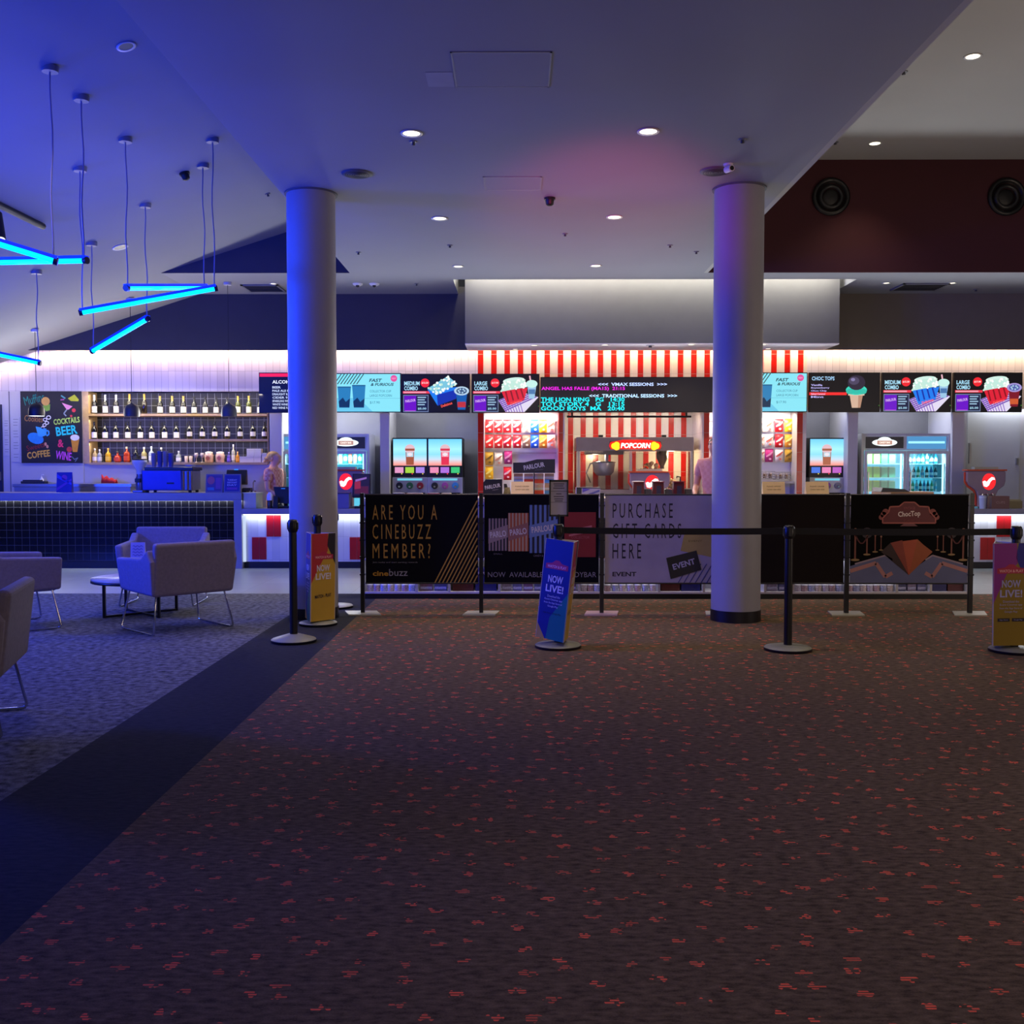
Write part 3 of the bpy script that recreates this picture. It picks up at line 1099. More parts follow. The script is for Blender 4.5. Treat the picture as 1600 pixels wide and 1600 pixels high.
t = thing('coffee_table', 'low round coffee table with pale top and black frame between the tub chairs', 'table', (-3.44, 9.40, 0))
MB().lathe([(0.0, 0.332), (0.455, 0.332), (0.46, 0.338), (0.46, 0.352), (0.0, 0.354)], mat('#c8bda2', 0.4, var=0.06, scale=9), n=48).build('tabletop', t)
MB().lathe([(0.445, 0.312), (0.463, 0.314), (0.463, 0.334), (0.445, 0.334)], M_BLACKM, n=48, caps=False).build('rim', t, label='black rim under the top')
fe = [(-0.29, -0.21), (0.20, -0.20), (0.20, 0.28), (-0.28, 0.28)]
for q in fe:
    MB().box(q[0] - .012, q[0] + .012, q[1] - .012, q[1] + .012, 0.0, 0.332, M_BLACKM).build('leg', t)
b = MB()
b.tube([(fe[0][0], fe[0][1], .012), (fe[2][0], fe[2][1], .012)], 0.012, M_BLACKM, n=4)
b.tube([(fe[1][0], fe[1][1], .012), (fe[3][0], fe[3][1], .012)], 0.012, M_BLACKM, n=4)
b.build('cross_brace', t)
t = thing('menu_card', 'small upright menu card standing on the coffee table', 'card', (at(216, 880, 9.60).x, 9.60, 0.3545), R(6))
MB().prism_x([(-0.04, 0), (0.04, 0), (0.004, 0.30), (-0.004, 0.30)], -0.065, 0.065, mat('#a9a6d8', 0.6)).build('card', t)
pr = MB()
for k in range(4):
    pr.line([(-0.045 + 0.006 * j, 0.265 - k * 0.028 + 0.006 * math.sin(j * 1.1)) for j in range(16)], 0.006, 0, mat('#5c58a8', 0.6))
pr.v = [(a, -0.0415 + c_ * 0.12, c_) for a, _, c_ in pr.v]
pr.build('print', t)

# ================================================================ queue barriers
M_POST = mat('#0b0b12', 0.4)
M_BASEPL = mat('#6c6f62', 0.5)


def stanchion(label, x, y, h=0.94, r=0.175, rz=0, base='#7c7f72', dome=False):
    t = thing('queue_post', label, 'queue post', (x, y, 0), rz, 'belt queue posts')
    mb = mat(base, 0.45)
    MB().lathe([(r - 0.004, 0.0), (r, 0.004), (r, 0.020)], mat('#0a0a1c', 0.4), n=40).build('base_rim', t, label='black rubber rim of the base')
    MB().lathe([(r - 0.002, 0.020), (r - 0.01, 0.027), (0.05, 0.062 if dome else 0.040), (0.0, 0.064 if dome else 0.042)], mb, n=40).build('base', t)
    MB().cone((0, 0, 0.04), (0, 0, h - 0.09), 0.030, 0.030, M_POST, n=24).build('pole', t)
    hd = MB()
    hd.lathe([(0.030, h - 0.10), (0.038, h - 0.085), (0.038, h - 0.012), (0.030, h - 0.002), (0.0, h)], M_POST, n=24)
    for a in range(4):
        hd.box(0.030 * math.cos(a * PI / 2) - .012, 0.030 * math.cos(a * PI / 2) + .012, 0.030 * math.sin(a * PI / 2) - .012, 0.030 * math.sin(a * PI / 2) + .012, h - 0.078, h - 0.022, M_POST)
    hd.build('belt_head', t)
    return t


stanchion('black queue post with no sign, standing on the dark carpet stripe', -1.742, 7.93, h=0.955, dome=True)
sLx = at(497, 970, 8.80).x
stanchion('black queue post behind the red and yellow sleeve sign, against the blue column', sLx, 8.80, h=0.955, r=0.165)
sCx = at(872, 1000, 7.69).x
stanchion('black queue post holding the framed notice and the blue sleeve sign', sCx, 7.69, h=0.935)
sRx = at(1231, 1000, 7.58).x
stanchion('black queue post without a sign, right of the right column', sRx, 7.58, h=0.93)
sFx = at(1584.5, 1000, 7.52).x
stanchion('black queue post at the right picture edge behind the purple and yellow sleeve sign', sFx, 7.52, h=0.93)
stanchion('queue post hidden behind the blue column, its base peeking out on the right', at(523, 900, 9.9).x, 9.9, h=0.93, base='#a0a39a')


def belt(label, a, b, z0, z1):
    a, b = Vector(a), Vector(b)
    d = (b - a).normalized()
    a2, b2 = a + d * 0.044, b - d * 0.044
    n = Vector((-d.y, d.x, 0)) * 0.0012
    m = MB()
    vs, N_ = [], 12
    for k in range(N_ + 1):
        p = a2.lerp(b2, k / N_)
        sag = -0.006 * math.sin(PI * k / N_)
        for s_, z in ((-1, z0), (1, z0), (1, z1), (-1, z1)):
            vs.append((p.x + n.x * s_, p.y + n.y * s_, z + sag))
    fs = [(0, 1, 2, 3), tuple(N_ * 4 + i for i in (3, 2, 1, 0))]
    for k in range(N_):
        for i in range(4):
            j = (i + 1) % 4
            fs.append((k * 4 + i, (k + 1) * 4 + i, (k + 1) * 4 + j, k * 4 + j))
    m.add(vs, fs, mat('#0d0c0e', 0.7))
    return tag(m.build('queue_belt'), label, 'queue belt', 'black queue belts')


belt('black belt stretched from the framed notice post across the right column', (sCx, 7.69, 0), (sRx, 7.58, 0), 0.862, 0.910)
belt('black belt between the bare right post and the post at the right picture edge', (sRx, 7.58, 0), (sFx, 7.52, 0), 0.862, 0.910)

# framed notice on the centre post
t = thing('queue_notice', 'black framed paper notice on top of the centre queue post', 'notice', (sCx + 0.003, 7.69, 0.935))
MB().cone((0, 0, 0), (0, 0, 0.07), 0.010, 0.010, M_POST, n=14).build('stem', t)
f = MB()
for q in ((-.072, .072, .055, .068), (-.072, .072, .315, .330), (-.072, -.060, .055, .33), (.060, .072, .055, .33)):
    f.box(q[0], q[1], -0.012, 0.004, q[2], q[3], M_BLACKM)
f.box(-.066, .066, -.001, 0.004, .06, .325, M_BLACKM)
f.build('frame', t)
pp = MB().box(-.060, .060, -.006, -.0012, .066, .317, mat('#d4ccd0', 0.6)).build('paper', t)
pr = MB()
for k, (a, z, w_) in enumerate(((-.04, .30, .08), (-.035, .285, .07), (-.042, .268, .084), (-.02, .225, .04), (-.038, .205, .076), (-.034, .187, .068), (-.03, .172, .06))):
    pr.rect(a, z - .004, a + w_, z + .003, -.0068, mat('#6e666e', 0.7))
pr.rect(-.06, .243, .06, .2455, -.0068, mat('#3c363e', 0.7))
pr.rect(-.06, .160, .06, .1625, -.0068, mat('#3c363e', 0.7))
pr.build('print', pp)

# ---- three-sided sleeve signs over the posts
def face_art(kind, w, h):
    """print of one sleeve face: origin at the lower middle"""
    m = MB()
    y = 0.0
    a = w / 2
    RED, BL, TEAL, YEL, PUR, MAG, WH, DK = [mat(q, 0.5, var=0.03) for q in ('#b42a36', '#0e1072', '#0a6c6a', '#c09a30', '#8a1a8c', '#b0205a', '#d8d4e8', '#1c1428')]
    L1, L2, L3, L4 = -0.0008, -0.0016, -0.0024, -0.0032
    if kind == 'blue':
        m.rect(-a, 0, a, h, y + L1, BL)
        m.poly([(-0.04, 0), (a, 0), (a, h * .50), (-a * .15, h * .22)], y + L2, TEAL)
        m.poly([(-a, 0), (-a * .35, 0), (-a, h * .16)], y + L2, YEL)
        cl = WH
    elif kind == 'yellow':
        m.rect(-a, 0, a, h, y + L1, YEL)
        m.poly([(-a, h * .42), (-a * .4, h * .60), (a * .35, h * .80), (a * .35, h), (-a, h)], y + L2, RED)
        m.poly([(a * .3, h * .86), (a * .55, h * .78), (a, h * .63), (a, h), (a * .4, h)], y + L2, DK)
        cl = WH
    else:
        m.rect(-a, 0, a, h, y + L1, mat('#8c7218', 0.5, var=0.03))
        m.poly([(-a, h * .40), (-a * .2, h * .72), (a * .35, h * .80), (a * .3, h), (-a, h)], y + L2, PUR)
        m.poly([(a * .25, h * .86), (a * .55, h * .74), (a, h * .60), (a, h), (a * .4, h)], y + L2, mat('#12128c', 0.5))
        cl = mat('#a9a6dc', 0.5)
    # little banner with a crown line
    m.poly([(-a * .78, h * .705), (a * .78, h * .705), (a * .78, h * .755), (a * .35, h * .765), (a * .12, h * .795), (-a * .12, h * .795), (-a * .35, h * .765), (-a * .78, h * .755)], y + L3, mat('#b02048', 0.5))
    m.text('WATCH & PLAY', 0, h * .730, w * .66, h * .028, y + L4, mat('#e8a8b0', 0.5), bold=True, align='C')
    m.text('NOW', 0, h * .605, w * .52, h * .075, y + L4, cl, bold=True, align='C')
    m.text('LIVE!', 0, h * .510, w * .62, h * .075, y + L4, cl, bold=True, align='C')
    if kind != 'yellow':
        for k, (t_, ww) in enumerate((('Download the', .44), ('Event Cinemas app', .62), ('from the App Store or', .64), ('Google Play', .36))):
            m.text(t_, 0, h * (.432 - k * .034), w * ww, h * .024, y + L4, cl, align='C')
    if kind == 'yellow':
        m.text('MATCH - PLAY', 0, h * .285, w * .66, h * .04, y + L4, DK, bold=True, align='C', rot=R(3))
    elif kind == 'gold':
        for s in (-1, 1):
            m.rect(s * w * .20 - w * .17, h * .235, s * w * .20 + w * .17, h * .268, y + L3, DK)
            m.text('App Store' if s < 0 else 'Google Play', s * w * .20, h * .251, w * .24, h * .017, y + L4, cl, align='C')
    else:
        m.text('App Store  Google Play', 0, h * .262, w * .62, h * .024, y + L4, DK, align='C')
    return m


def sleeve(label, x, y, rz, kinds, tilt=0.0, w=0.27, h=0.75, z=0.045):
    t = thing('sleeve_sign', label, 'sign', (x, y, z), 0, 'three-sided sleeve signs')
    t.rotation_mode = 'ZYX'
    t.rotation_euler = (0, tilt, rz)
    ap = w / (2 * math.sqrt(3))
    core = MB()
    pts = [(math.cos(R(-90 - 60 + 120 * k)) * 2 * ap, math.sin(R(-90 - 60 + 120 * k)) * 2 * ap) for k in range(3)]
    edge_m = mat('#cfc8c4', 0.6)
    # three walls with thickness, open at the top
    for k in range(3):
        M = Matrix.Rotation(R(120 * k), 4, 'Z') @ Matrix.Translation((0, -ap, 0))
        b = MB().box(-w / 2, w / 2, 0, 0.006, 0, h, edge_m).xf(M)
        core.v_off = 0
        core.add(b.v, b.f, edge_m)
    core.build('board', t, label='white card sleeve')
    for k in range(3):
        M = Matrix.Rotation(R(120 * k), 4, 'Z') @ Matrix.Translation((0, -ap, 0))
        face_art(kinds[k], w, h).xf(M).build('printed_face', t, label={'blue': 'blue and teal face', 'yellow': 'red and yellow face', 'gold': 'purple and yellow face'}[kinds[k]])
    return t


sleeve('blue and teal sleeve sign leaning on the post under the framed notice', sCx - 0.018, 7.69, R(-40), ('blue', 'yellow', 'gold'), tilt=R(6.0), z=0.064)
sleeve('red and yellow sleeve sign standing in front of the blue column', sLx - 0.01, 8.80, R(50), ('yellow', 'gold', 'blue'), tilt=R(1))
sleeve('purple and yellow sleeve sign at the right picture edge', at(1572.5, 1000, 7.52).x, 7.545, R(3), ('gold', 'blue', 'yellow'), tilt=R(-.5), z=0.055)

# ---- banner fence
PZ0, PZ1 = 0.28, 1.113
posts_px = (567, 752, 940, 1128, 1322, 1515)
pX = [at(px, 960, 9.47).x for px in posts_px]
pn = ('at the left end of the banner fence', 'between the black and the popcorn banners', 'between the popcorn and the white banners', 'hidden behind the right column', 'between the plain black and the last banner', 'at the right end of the banner fence')
for k, x in enumerate(pX):
    t = thing('banner_post', 'black banner post with a flat steel foot, ' + pn[k], 'banner post', (x, 9.47, 0), 0, 'banner fence posts')
    f = MB().box(-0.15, 0.15, -0.13, 0.13, 0.0, 0.012, mat('#b8b8a8' if k != 2 else '#c0a0a8', 0.4, metal=0.35))
    f.v = [(a + b_ * (0.35 if k == 5 else -0.3 if k == 0 else 0.15), b_, c_) for a, b_, c_ in f.v]
    f.build('foot_plate', t, label='flat steel foot plate')
    MB().box(-0.018, 0.018, -0.018, 0.018, 0.012, PZ1 + 0.01, M_POST).build('pole', t)
    for j in range(5):
        MB().box(-0.024, 0.024, -0.022, 0.022, 0.36 + j * 0.16, 0.375 + j * 0.16, mat('#2a2a30', 0.3, metal=0.6)).build('clip', t)


def banner(k, label, art):
    x0, x1 = pX[k] + 0.03, pX[k + 1] - 0.03
    w = x1 - x0
    h = PZ1 - PZ0
    t = thing('banner', label, 'banner', (x0, 9.47, PZ0), 0, 'fence banners')
    MB().tube([(-0.004, 0, h - 0.006), (w + 0.004, 0, h - 0.006)], 0.008, mat('#25252c', 0.35), n=8).build('top_rail', t)
    MB().tube([(-0.004, 0, 0.006), (w + 0.004, 0, 0.006)], 0.008, mat('#111116', 0.35), n=8).build('bottom_rail', t)
    bg = art[0]
    MB().box(0, w, -0.004, 0.004, 0.008, h - 0.008, bg).build('sheet', t)
    if art[1]:
        m = MB()
        art[1](m, w, h)
        m.build('print', t)


GOLD = mat('#a98136', 0.55)
Y1, Y2, Y3, Y4 = -0.0052, -0.0064, -0.0076, -0.0088


def art_a(m, w, h):
    for k, s in enumerate(('ARE YOU A', 'CINEBUZZ', 'MEMBER?')):
        m.text(s, w * .062, h * (.715 - k * .215), w * (.575, .520, .515)[k], h * .165, Y1, GOLD, spc=1.5)
    m.text('Join today and start earning rewards', w * .062, h * .228, w * .40, h * .022, Y1, mat('#77747e', 0.6))
    m.text('cine', w * .062, h * .088, w * .14, h * .055, Y1, mat('#b07f1c', 0.5), bold=True)
    m.text('buzz', w * .208, h * .088, w * .165, h * .078, Y1, mat('#8f8c9c', 0.5))
    tip = (w * .995, h * .93)
    for k in range(11):
        xb = w * (.615 + k * .0345)
        f = min(1.0, (w * .995 - xb) / (tip[0] - w * .615))
        m.line([(xb, h * .01), (w * .995, h * .01 + (tip[1] - h * .01) * f)], 0.011, Y1, GOLD)


banner(0, 'black banner with gold lettering and a fan of gold stripes, first from the left', (mat('#0c0c15', 0.6, spec=0.06), art_a))


def art_b(m, w, h):
    LG, OR, BLU, RD = mat('#8a7680', 0.6), mat('#a04a2c', 0.6), mat('#3a50a0', 0.6), mat('#7c1420', 0.6)
    CR = mat('#a78f80', 0.6)
    DKB = mat('#10102c', 0.6)
    for (x0, x1, z0, z1, ca, cb, band, tx) in ((.035, .205, .37, .73, LG, DKB, LG, 'PARLO'), (.208, .385, .365, .79, CR, OR, mat('#8c5c5c', .6), 'PARLO'), (.392, .640, .345, .88, mat('#5a76b4', .6), DKB, mat('#6076ac', .6), 'PARLOUR')):
        m.rect(w * x0, h * z0, w * x1, h * z1, Y1, cb)
        n = 6
        for k in range(n):
            a = x0 + (x1 - x0) * (k + .12) / n
            m.rect(w * a, h * z0, w * (a + (x1 - x0) * .5 / n), h * z1, Y2, ca)
        zc = (z0 + z1) / 2
        m.poly([(w * x0, h * (zc - .10)), (w * x1, h * (zc - .03)), (w * x1, h * (zc + .11)), (w * x0, h * (zc + .04))], Y3, band)
        m.text(tx, w * (x0 + x1) / 2, h * (zc + .005), w * (x1 - x0) * .84, h * .07, Y4, mat('#c0b8c8', .6), bold=True, align='C', rot=R(7))
    m.rect(w * .70, h * .30, w * .975, h * .80, Y1, RD)
    for k in range(2):
        m.poly([(w * .74, h * (.58 - k * .05)), (w * .94, h * (.63 - k * .05)), (w * .94, h * (.655 - k * .05)), (w * .74, h * (.60 - k * .05))], Y2, mat('#b06068', .6))
    m.text('COLLECTOR', w * .84, h * .52, w * .16, h * .03, Y2, mat('#a05058', .6), align='C')
    m.text('CANDY & GIFT BAGS', w * .52, h * .315, w * .18, h * .022, Y2, mat('#6c6678', .6), align='C')
    m.text('SMALL', w * .12, h * .335, w * .08, h * .018, Y2, mat('#5c5668', .6), align='C')
    m.text('NOW  AVAILABLE  AT  CANDYBAR', w * .03, h * .075, w * .95, h * .058, Y1, mat('#7c7888', .6))


banner(1, 'black banner with striped popcorn bags and a red bag, second from the left', (mat('#0c0c15', 0.6, spec=0.06), art_b))


def art_c(m, w, h):
    DK = mat('#14122a', 0.6)
    for k, s in enumerate(('PURCHASE', 'GIFT CARDS', 'HERE')):
        m.text(s, w * .065, h * (.735 - k * .225), w * (.525, .60, .25)[k], h * .165, Y1, DK, spc=1.5)
    m.text('EVENT', w * .065, h * .085, w * .21, h * .050, Y1, DK, bold=True)
    # two gift cards
    m.poly([(w * .66, h * .37), (w * .93, h * .30), (w * .96, h * .56), (w * .70, h * .60)], Y1, mat('#a08c4a', .5))
    m.text('EVENT', w * .73, h * .47, w * .12, h * .02, Y2, mat('#6c5a28', .5))
    m.poly([(w * .575, h * .055), (w * .845, h * .16), (w * .80, h * .375), (w * .535, h * .29)], Y3, mat('#0a0a16', .4))
    m.text('EVENT', w * .69, h * .222, w * .20, h * .065, Y4, mat('#a8a4b8', .5), bold=True, align='C', rot=R(16))
    for k in range(8):
        xb = w * (.64 + k * .05)
        m.line([(xb, h * .01), (min(w * .99, xb + w * .10), h * .01 + min(w * .10, w * .99 - xb) * 1.7)], 0.008, Y2, mat('#2c2c6c', .6))


banner(2, 'pale lilac banner lettered in black about gift cards, left of the right column', (mat('#9c94a4', 0.5, spec=0.15), art_c))
banner(3, 'plain black banner with nothing printed on it, right of the right column', (mat('#1e1815', 0.6, spec=0.06), None))


def art_e(m, w, h):
    # carpet and floor
    FL, PK, ST = mat('#62668c', .6), mat('#b47c78', .6), mat('#70746c', .6)
    m.poly([(0, 0), (w, 0), (w, h * .20), (w * .70, h * .32), (w * .5, h * .13), (w * .30, h * .32), (0, h * .20)], Y1, FL)
    for s in (0, 1):
        q = lambda pts: [((w - a) if s else a, b) for a, b in pts]
        m.line(q([(0, h * .145), (w * .22, h * .235), (w * .30, h * .08), (w * .36, h * .125)]), 0.035, Y2, PK)
        m.line(q([(w * .04, h * .225), (w * .30, h * .32), (w * .36, h * .27)]), 0.014, Y2, mat('#a08c98', .6))
        for k, (x, z0, z1) in enumerate(((.04, .27, .60), (.14, .33, .56), (.21, .36, .55), (.26, .38, .53))):
            cx = w * x if not s else w * (1 - x)
            c_ = mat('#80483a', .6)
            r = 0.016 * (1 - k * .18)
            m.rect(cx - r * .5, h * z0, cx + r * .5, h * z1, Y2, c_)
            m.disc(cx, h * z1, r * 1.2, Y3, mat('#a07058', .6), n=10)
            m.disc(cx, h * z0, r * 2.6, Y3, mat('#9a7c50', .6), rz=r * .7, n=14)
        rope = [(w * (.04 + .022 * k) if not s else w * (1 - .04 - .022 * k), h * (.55 - .10 * math.sin(PI * k / 5))) for k in range(6)]
        m.line(rope, 0.012, Y2, mat('#501418', .6))
        cx = w * .14 if not s else w * .86
        m.disc(cx, h * .57, .05, Y1, mat('#30262c', .6), rz=.05)
    # cone
    m.poly([(w * .5, h * .10), (w * .57, h * .50), (w * .34, h * .46)], Y2, mat('#b04a28', .5))
    m.poly([(w * .34, h * .46), (w * .5, h * .10), (w * .44, h * .49)], Y3, mat('#8c3422', .5))
    m.poly([(w * .5, h * .10), (w * .70, h * .36), (w * .62, h * .44), (w * .57, h * .50)], Y2, mat('#a04c1c', .5))
    m.poly([(w * .26, h * .36), (w * .5, h * .10), (w * .34, h * .46)], Y2, mat('#2a0a0c', .5))
    # sign board
    BD = [(.27, .68), (.72, .68), (.72, .735), (.67, .80), (.66, .86), (.58, .865), (.54, .91), (.45, .91), (.41, .865), (.33, .86), (.32, .80), (.27, .735)]
    m.poly([(w * a, h * b) for a, b in BD], Y2, mat('#641620', .5))
    m.line([(w * a, h * b) for a, b in BD + BD[:1]], 0.012, Y3, mat('#b05a50', .5))
    for s in (-1, 1):
        for k in range(3):
            m.disc(w * (.495 + s * (.20 + k * .018)), h * (.80 - k * .028), .032 - k * .004, Y2, mat('#8a4038', .5))
    m.text('VINTAGE', w * .495, h * .845, w * .10, h * .03, Y4, mat('#a05058', .5), align='C')
    m.text('ChocTop', w * .495, h * .775, w * .19, h * .075, Y4, mat('#e8d4cc', .5), bold=True, align='C', rot=R(3))
    m.text('CLASSIC', w * .495, h * .705, w * .09, h * .025, Y4, mat('#8a4038', .5), align='C')
    m.poly([(w * .42, h * .645), (w * .57, h * .645), (w * .53, h * .68), (w * .46, h * .68)], Y2, mat('#7a4448', .5))


banner(4, 'black banner with a dark red cone on a carpet, last banner on the right', (mat('#0a0809', 0.6, spec=0.06), art_e))
# ================================================================ the bar on the left
M_SLAB = mat('#8c8c9e', 0.35, var=0.03)
YBAR = 13.75
bx1 = at(366, 800, YBAR).x
bx2 = at(378, 800, YBAR).x
t = thing('bar_counter', 'long bar counter with black square tiles, white grout and a pale slab top', 'counter', (-6.0, YBAR, 0))
ox = -6.0
def local(m, dx, dy=0, dz=0):
    m.v = [(a - dx, b - dy, c_ - dz) for a, b, c_ in m.v]
    return m
local(MB().box(-9.6, bx1, YBAR + 0.03, YBAR + 0.55, 0.10, 0.93, M_BLACKTILE), ox, YBAR).build('tiled_front', t)
local(MB().box(-9.6, bx1, YBAR + 0.06, YBAR + 0.5, 0.0, 0.10, M_BLACK), ox, YBAR).build('plinth', t)
local(MB().box(-9.6, bx2, YBAR - 0.02, YBAR + 0.60, 0.93, 1.023, M_SLAB), ox, YBAR).build('countertop', t, bev=0.004)
local(MB().box(bx1, bx2, YBAR - 0.02, YBAR + 0.60, 0.0, 0.93, M_SLAB), ox, YBAR).build('end_panel', t)
local(MB().box(-9.6, bx2, YBAR - 0.021, YBAR - 0.006, 0.915, 0.93, M_SLAB), ox, YBAR).build('front_lip', t)
local(MB().box(-9.6, bx1 - 0.01, YBAR + 0.0, YBAR + 0.012, 0.921, 0.9295, em('#dfe8ff', 1.5)), ox, YBAR).build('light_strip', t, label='cool white light strip under the slab')
lamp('counter_strip_light', 'AREA', (-6.6, YBAR + 0.006, 0.915), 30.0, (0.9, 0.95, 1.0), target=(-6.6, YBAR + 0.06, 0.6), shape='RECTANGLE', size=5.8, size_y=0.02)

# white service counter running behind everything
SX = bx2 + 0.004
SE = 9.0
ztop, zb = 0.81, 0.735
t = thing('service_counter', 'long white tiled service counter with scattered red tile pairs and a glowing edge', 'counter', (2.0, YBAR, 0))
M_WT = tile_mat('counter_tile', '#d2d2da', '#a9a9b4', 0.0965, 0.31, mortar=0.003, rough=0.25, ox=SX, oz=zb - 0.31)
local(MB().box(SX, SE, YBAR + 0.06, YBAR + 0.42, 0.09, zb, M_WT), 2.0, YBAR).build('tiled_front', t)
local(MB().box(SX, SE, YBAR + 0.08, YBAR + 0.40, 0.0, 0.09, mat('#15151c', 0.5)), 2.0, YBAR).build('plinth', t, label='dark plinth')
local(MB().box(SX, SE, YBAR - 0.03, YBAR + 0.45, zb, ztop, M_SLAB), 2.0, YBAR).build('countertop', t, bev=0.004)
local(MB().box(SX + 0.01, SE, YBAR + 0.012, YBAR + 0.03, zb - 0.012, zb - 0.001, em('#e8f4ff', 4.0)), 2.0, YBAR).build('light_strip', t, label='white light strip under the slab')
local(MB().box(SX, SX + 0.03, YBAR + 0.02, YBAR + 0.06, 0.09, zb - 0.02, em('#cfe0ff', 0.9)), 2.0, YBAR).build('light_strip', t, label='upright light strip at the bar end')
for px0, row in ((416, 0), (393, 1), (546, 1), (569, 0), (1558, 0), (1533, 1), (1605, 1)):
    xa = at(px0, 800, YBAR + 0.05).x
    for dx in (0, .099):
        local(MB().box(xa + dx, xa + dx + 0.095, YBAR + 0.052, YBAR + 0.06, zb - 0.305 - row * 0.31, zb - 0.004 - row * 0.31, mat('#a8121c', 0.3)), 2.0, YBAR).build('red_tile', t, label='glossy red tile')
for xa, xb, pw in ((SX, -1.2, 3.5), (5.6, 9.0, 6)):
    lamp('counter_strip_light', 'AREA', ((xa + xb) / 2, YBAR + 0.0, zb - 0.02), pw, (0.86, 0.94, 1.0), target=((xa + xb) / 2, YBAR + 0.08, 0.40), shape='RECTANGLE', size=(xb - xa), size_y=0.02)

# ---- bottle shelves
KX0, KX1 = at(129, 660, YF).x, at(421, 660, YF).x
t = thing('bottle_shelf', 'wooden three-tier bottle shelf set into black tiles behind the bar', 'shelf', ((KX0 + KX1) / 2, YF, 1.42))
ox = (KX0 + KX1) / 2
M_OAK = mat('#b79a6c', 0.5, var=0.12, scale=14)
local(MB().box(KX0, KX1, 15.02, 15.06, 1.42, 2.454, M_SHELFTILE), ox, YF, 1.42).build('tiled_back', t)
for xa, xb in ((KX0, KX0 + 0.09), (KX1 - 0.03, KX1)):
    local(MB().box(xa, xb, YF + 0.0, 15.02, 1.42, 2.454, M_OAK), ox, YF, 1.42).build('side_board', t)
SHZ = [at(200, 646.5, YF).z, at(200, 686, YF).z, at(200, 722.5, YF).z]
for z in SHZ:
    local(MB().box(KX0 + 0.09, KX1 - 0.03, YF - 0.01, 15.02, z - 0.032, z, M_OAK), ox, YF, 1.42).build('shelf_board', t)
for k, z in enumerate(SHZ):
    lamp('shelf_light', 'AREA', (ox, 14.72, z + (0.27 if k else 0.26)), 5 if k == 2 else 6, (1.0, 0.9, 0.78), target=(ox, 14.86, z), shape='RECTANGLE', size=2.5, size_y=0.02)


def bottle_mesh(kind):
    """returns list of (part name, mesh builder, label)"""
    K = {
        'silver':  (0.275, .036, '#15161c', '#e6e6ea', '#dfe2ea', .40),
        'goldtop': (0.285, .038, '#1d160c', None, '#c8a34a', .42),
        'gold':    (0.255, .038, '#14140f', '#efe9d8', '#c9a85a', .30),
        'dark':    (0.240, .036, '#10120f', '#e2e2e2', '#1a1a20', .0),
        'green':   (0.255, .036, '#49501a', '#e8e8d0', '#c8a84a', .25),
        'wine':    (0.250, .037, '#0d0d10', '#e9e6e0', '#14141a', .0),
        'winelow': (0.250, .037, '#0d0d10', '#d8d4cc', '#1c1a20', .0),
    }[kind]
    h, r, gl, lab, cap, cl = K
    g = mat(gl, 0.12, var=0.02)
    b = MB().lathe([(r * .9, 0), (r, .006), (r, h * .56), (r * .8, h * .64), (r * .36, h * .72), (r * .34, h * .97), (r * .4, h * .975), (r * .4, h), (0, h)], g, n=14)
    out = [('glass', b, None)]
    if lab:
        L_ = (.07, .30) if kind != 'winelow' else (.17, .32)
        out.append(('label', MB().lathe([(r * 1.02, h * L_[0]), (r * 1.02, h * (L_[1] + .10))], mat(lab, .6), n=14, caps=False), None))
    if cl > 0 or kind in ('dark', 'wine', 'winelow'):
        c0 = h * (1 - max(cl, .16))
        out.append(('capsule', MB().lathe([(r * (.40 if cl < .35 else .62), c0), (r * .40, c0 + h * .09), (r * .40, h * .96), (r * .44, h * .965), (r * .44, h + .002), (0, h + .002)], mat(cap, .3, metal=.3), n=14), None))
    return out


PROTO = {}
def place(kind, name, label, cat, loc, group, maker, rz=0.0):
    if (name, kind) in PROTO:
        return dup(PROTO[(name, kind)], label, loc, rz, group)
    o = thing(name, label, cat, loc, rz, group)
    for pn_, mb, lb in maker(kind):
        mb.build(pn_, o, label=lb)
    PROTO[(name, kind)] = o
    return o


DESC = {'silver': 'dark bottle with silver foil neck and white label', 'goldtop': 'dark bottle with a gold foil neck', 'gold': 'dark bottle with gold cap and white label',
        'dark': 'slim dark bottle with white label', 'green': 'olive bottle with gold cap', 'wine': 'dark wine bottle with a large white label', 'winelow': 'dark wine bottle with a small pale label'}
row1 = [(148, 'silver'), (165, 'silver'), (182, 'silver'), (203, 'goldtop'), (226, 'goldtop'), (250.5, 'gold'), (269.5, 'gold'), (287, 'gold'), (303.5, 'dark'), (321, 'dark'), (338, 'dark'), (355, 'dark'), (372, 'green'), (389, 'green'), (406, 'dark')]
row2 = [(147, 'wine'), (164, 'wine'), (181, 'wine'), (199.5, 'wine'), (219, 'wine'), (237, 'wine'), (257, 'wine'), (275.5, 'wine'), (296, 'winelow'), (316, 'winelow'), (335.5, 'winelow'), (355, 'winelow'), (375, 'winelow'), (395, 'winelow'), (413, 'winelow')]
for row, z, nm in ((row1, SHZ[0], 'top'), (row2, SHZ[1], 'middle')):
    for k, (px, kd) in enumerate(row):
        x = at(px, 660, 14.80).x
        place(kd, 'bottle', f'{DESC[kd]}, {ORD[k]} on the {nm} bar shelf', 'bottle', (x, 14.80, z + .0012), f'bottles on the {nm} bar shelf', bottle_mesh)


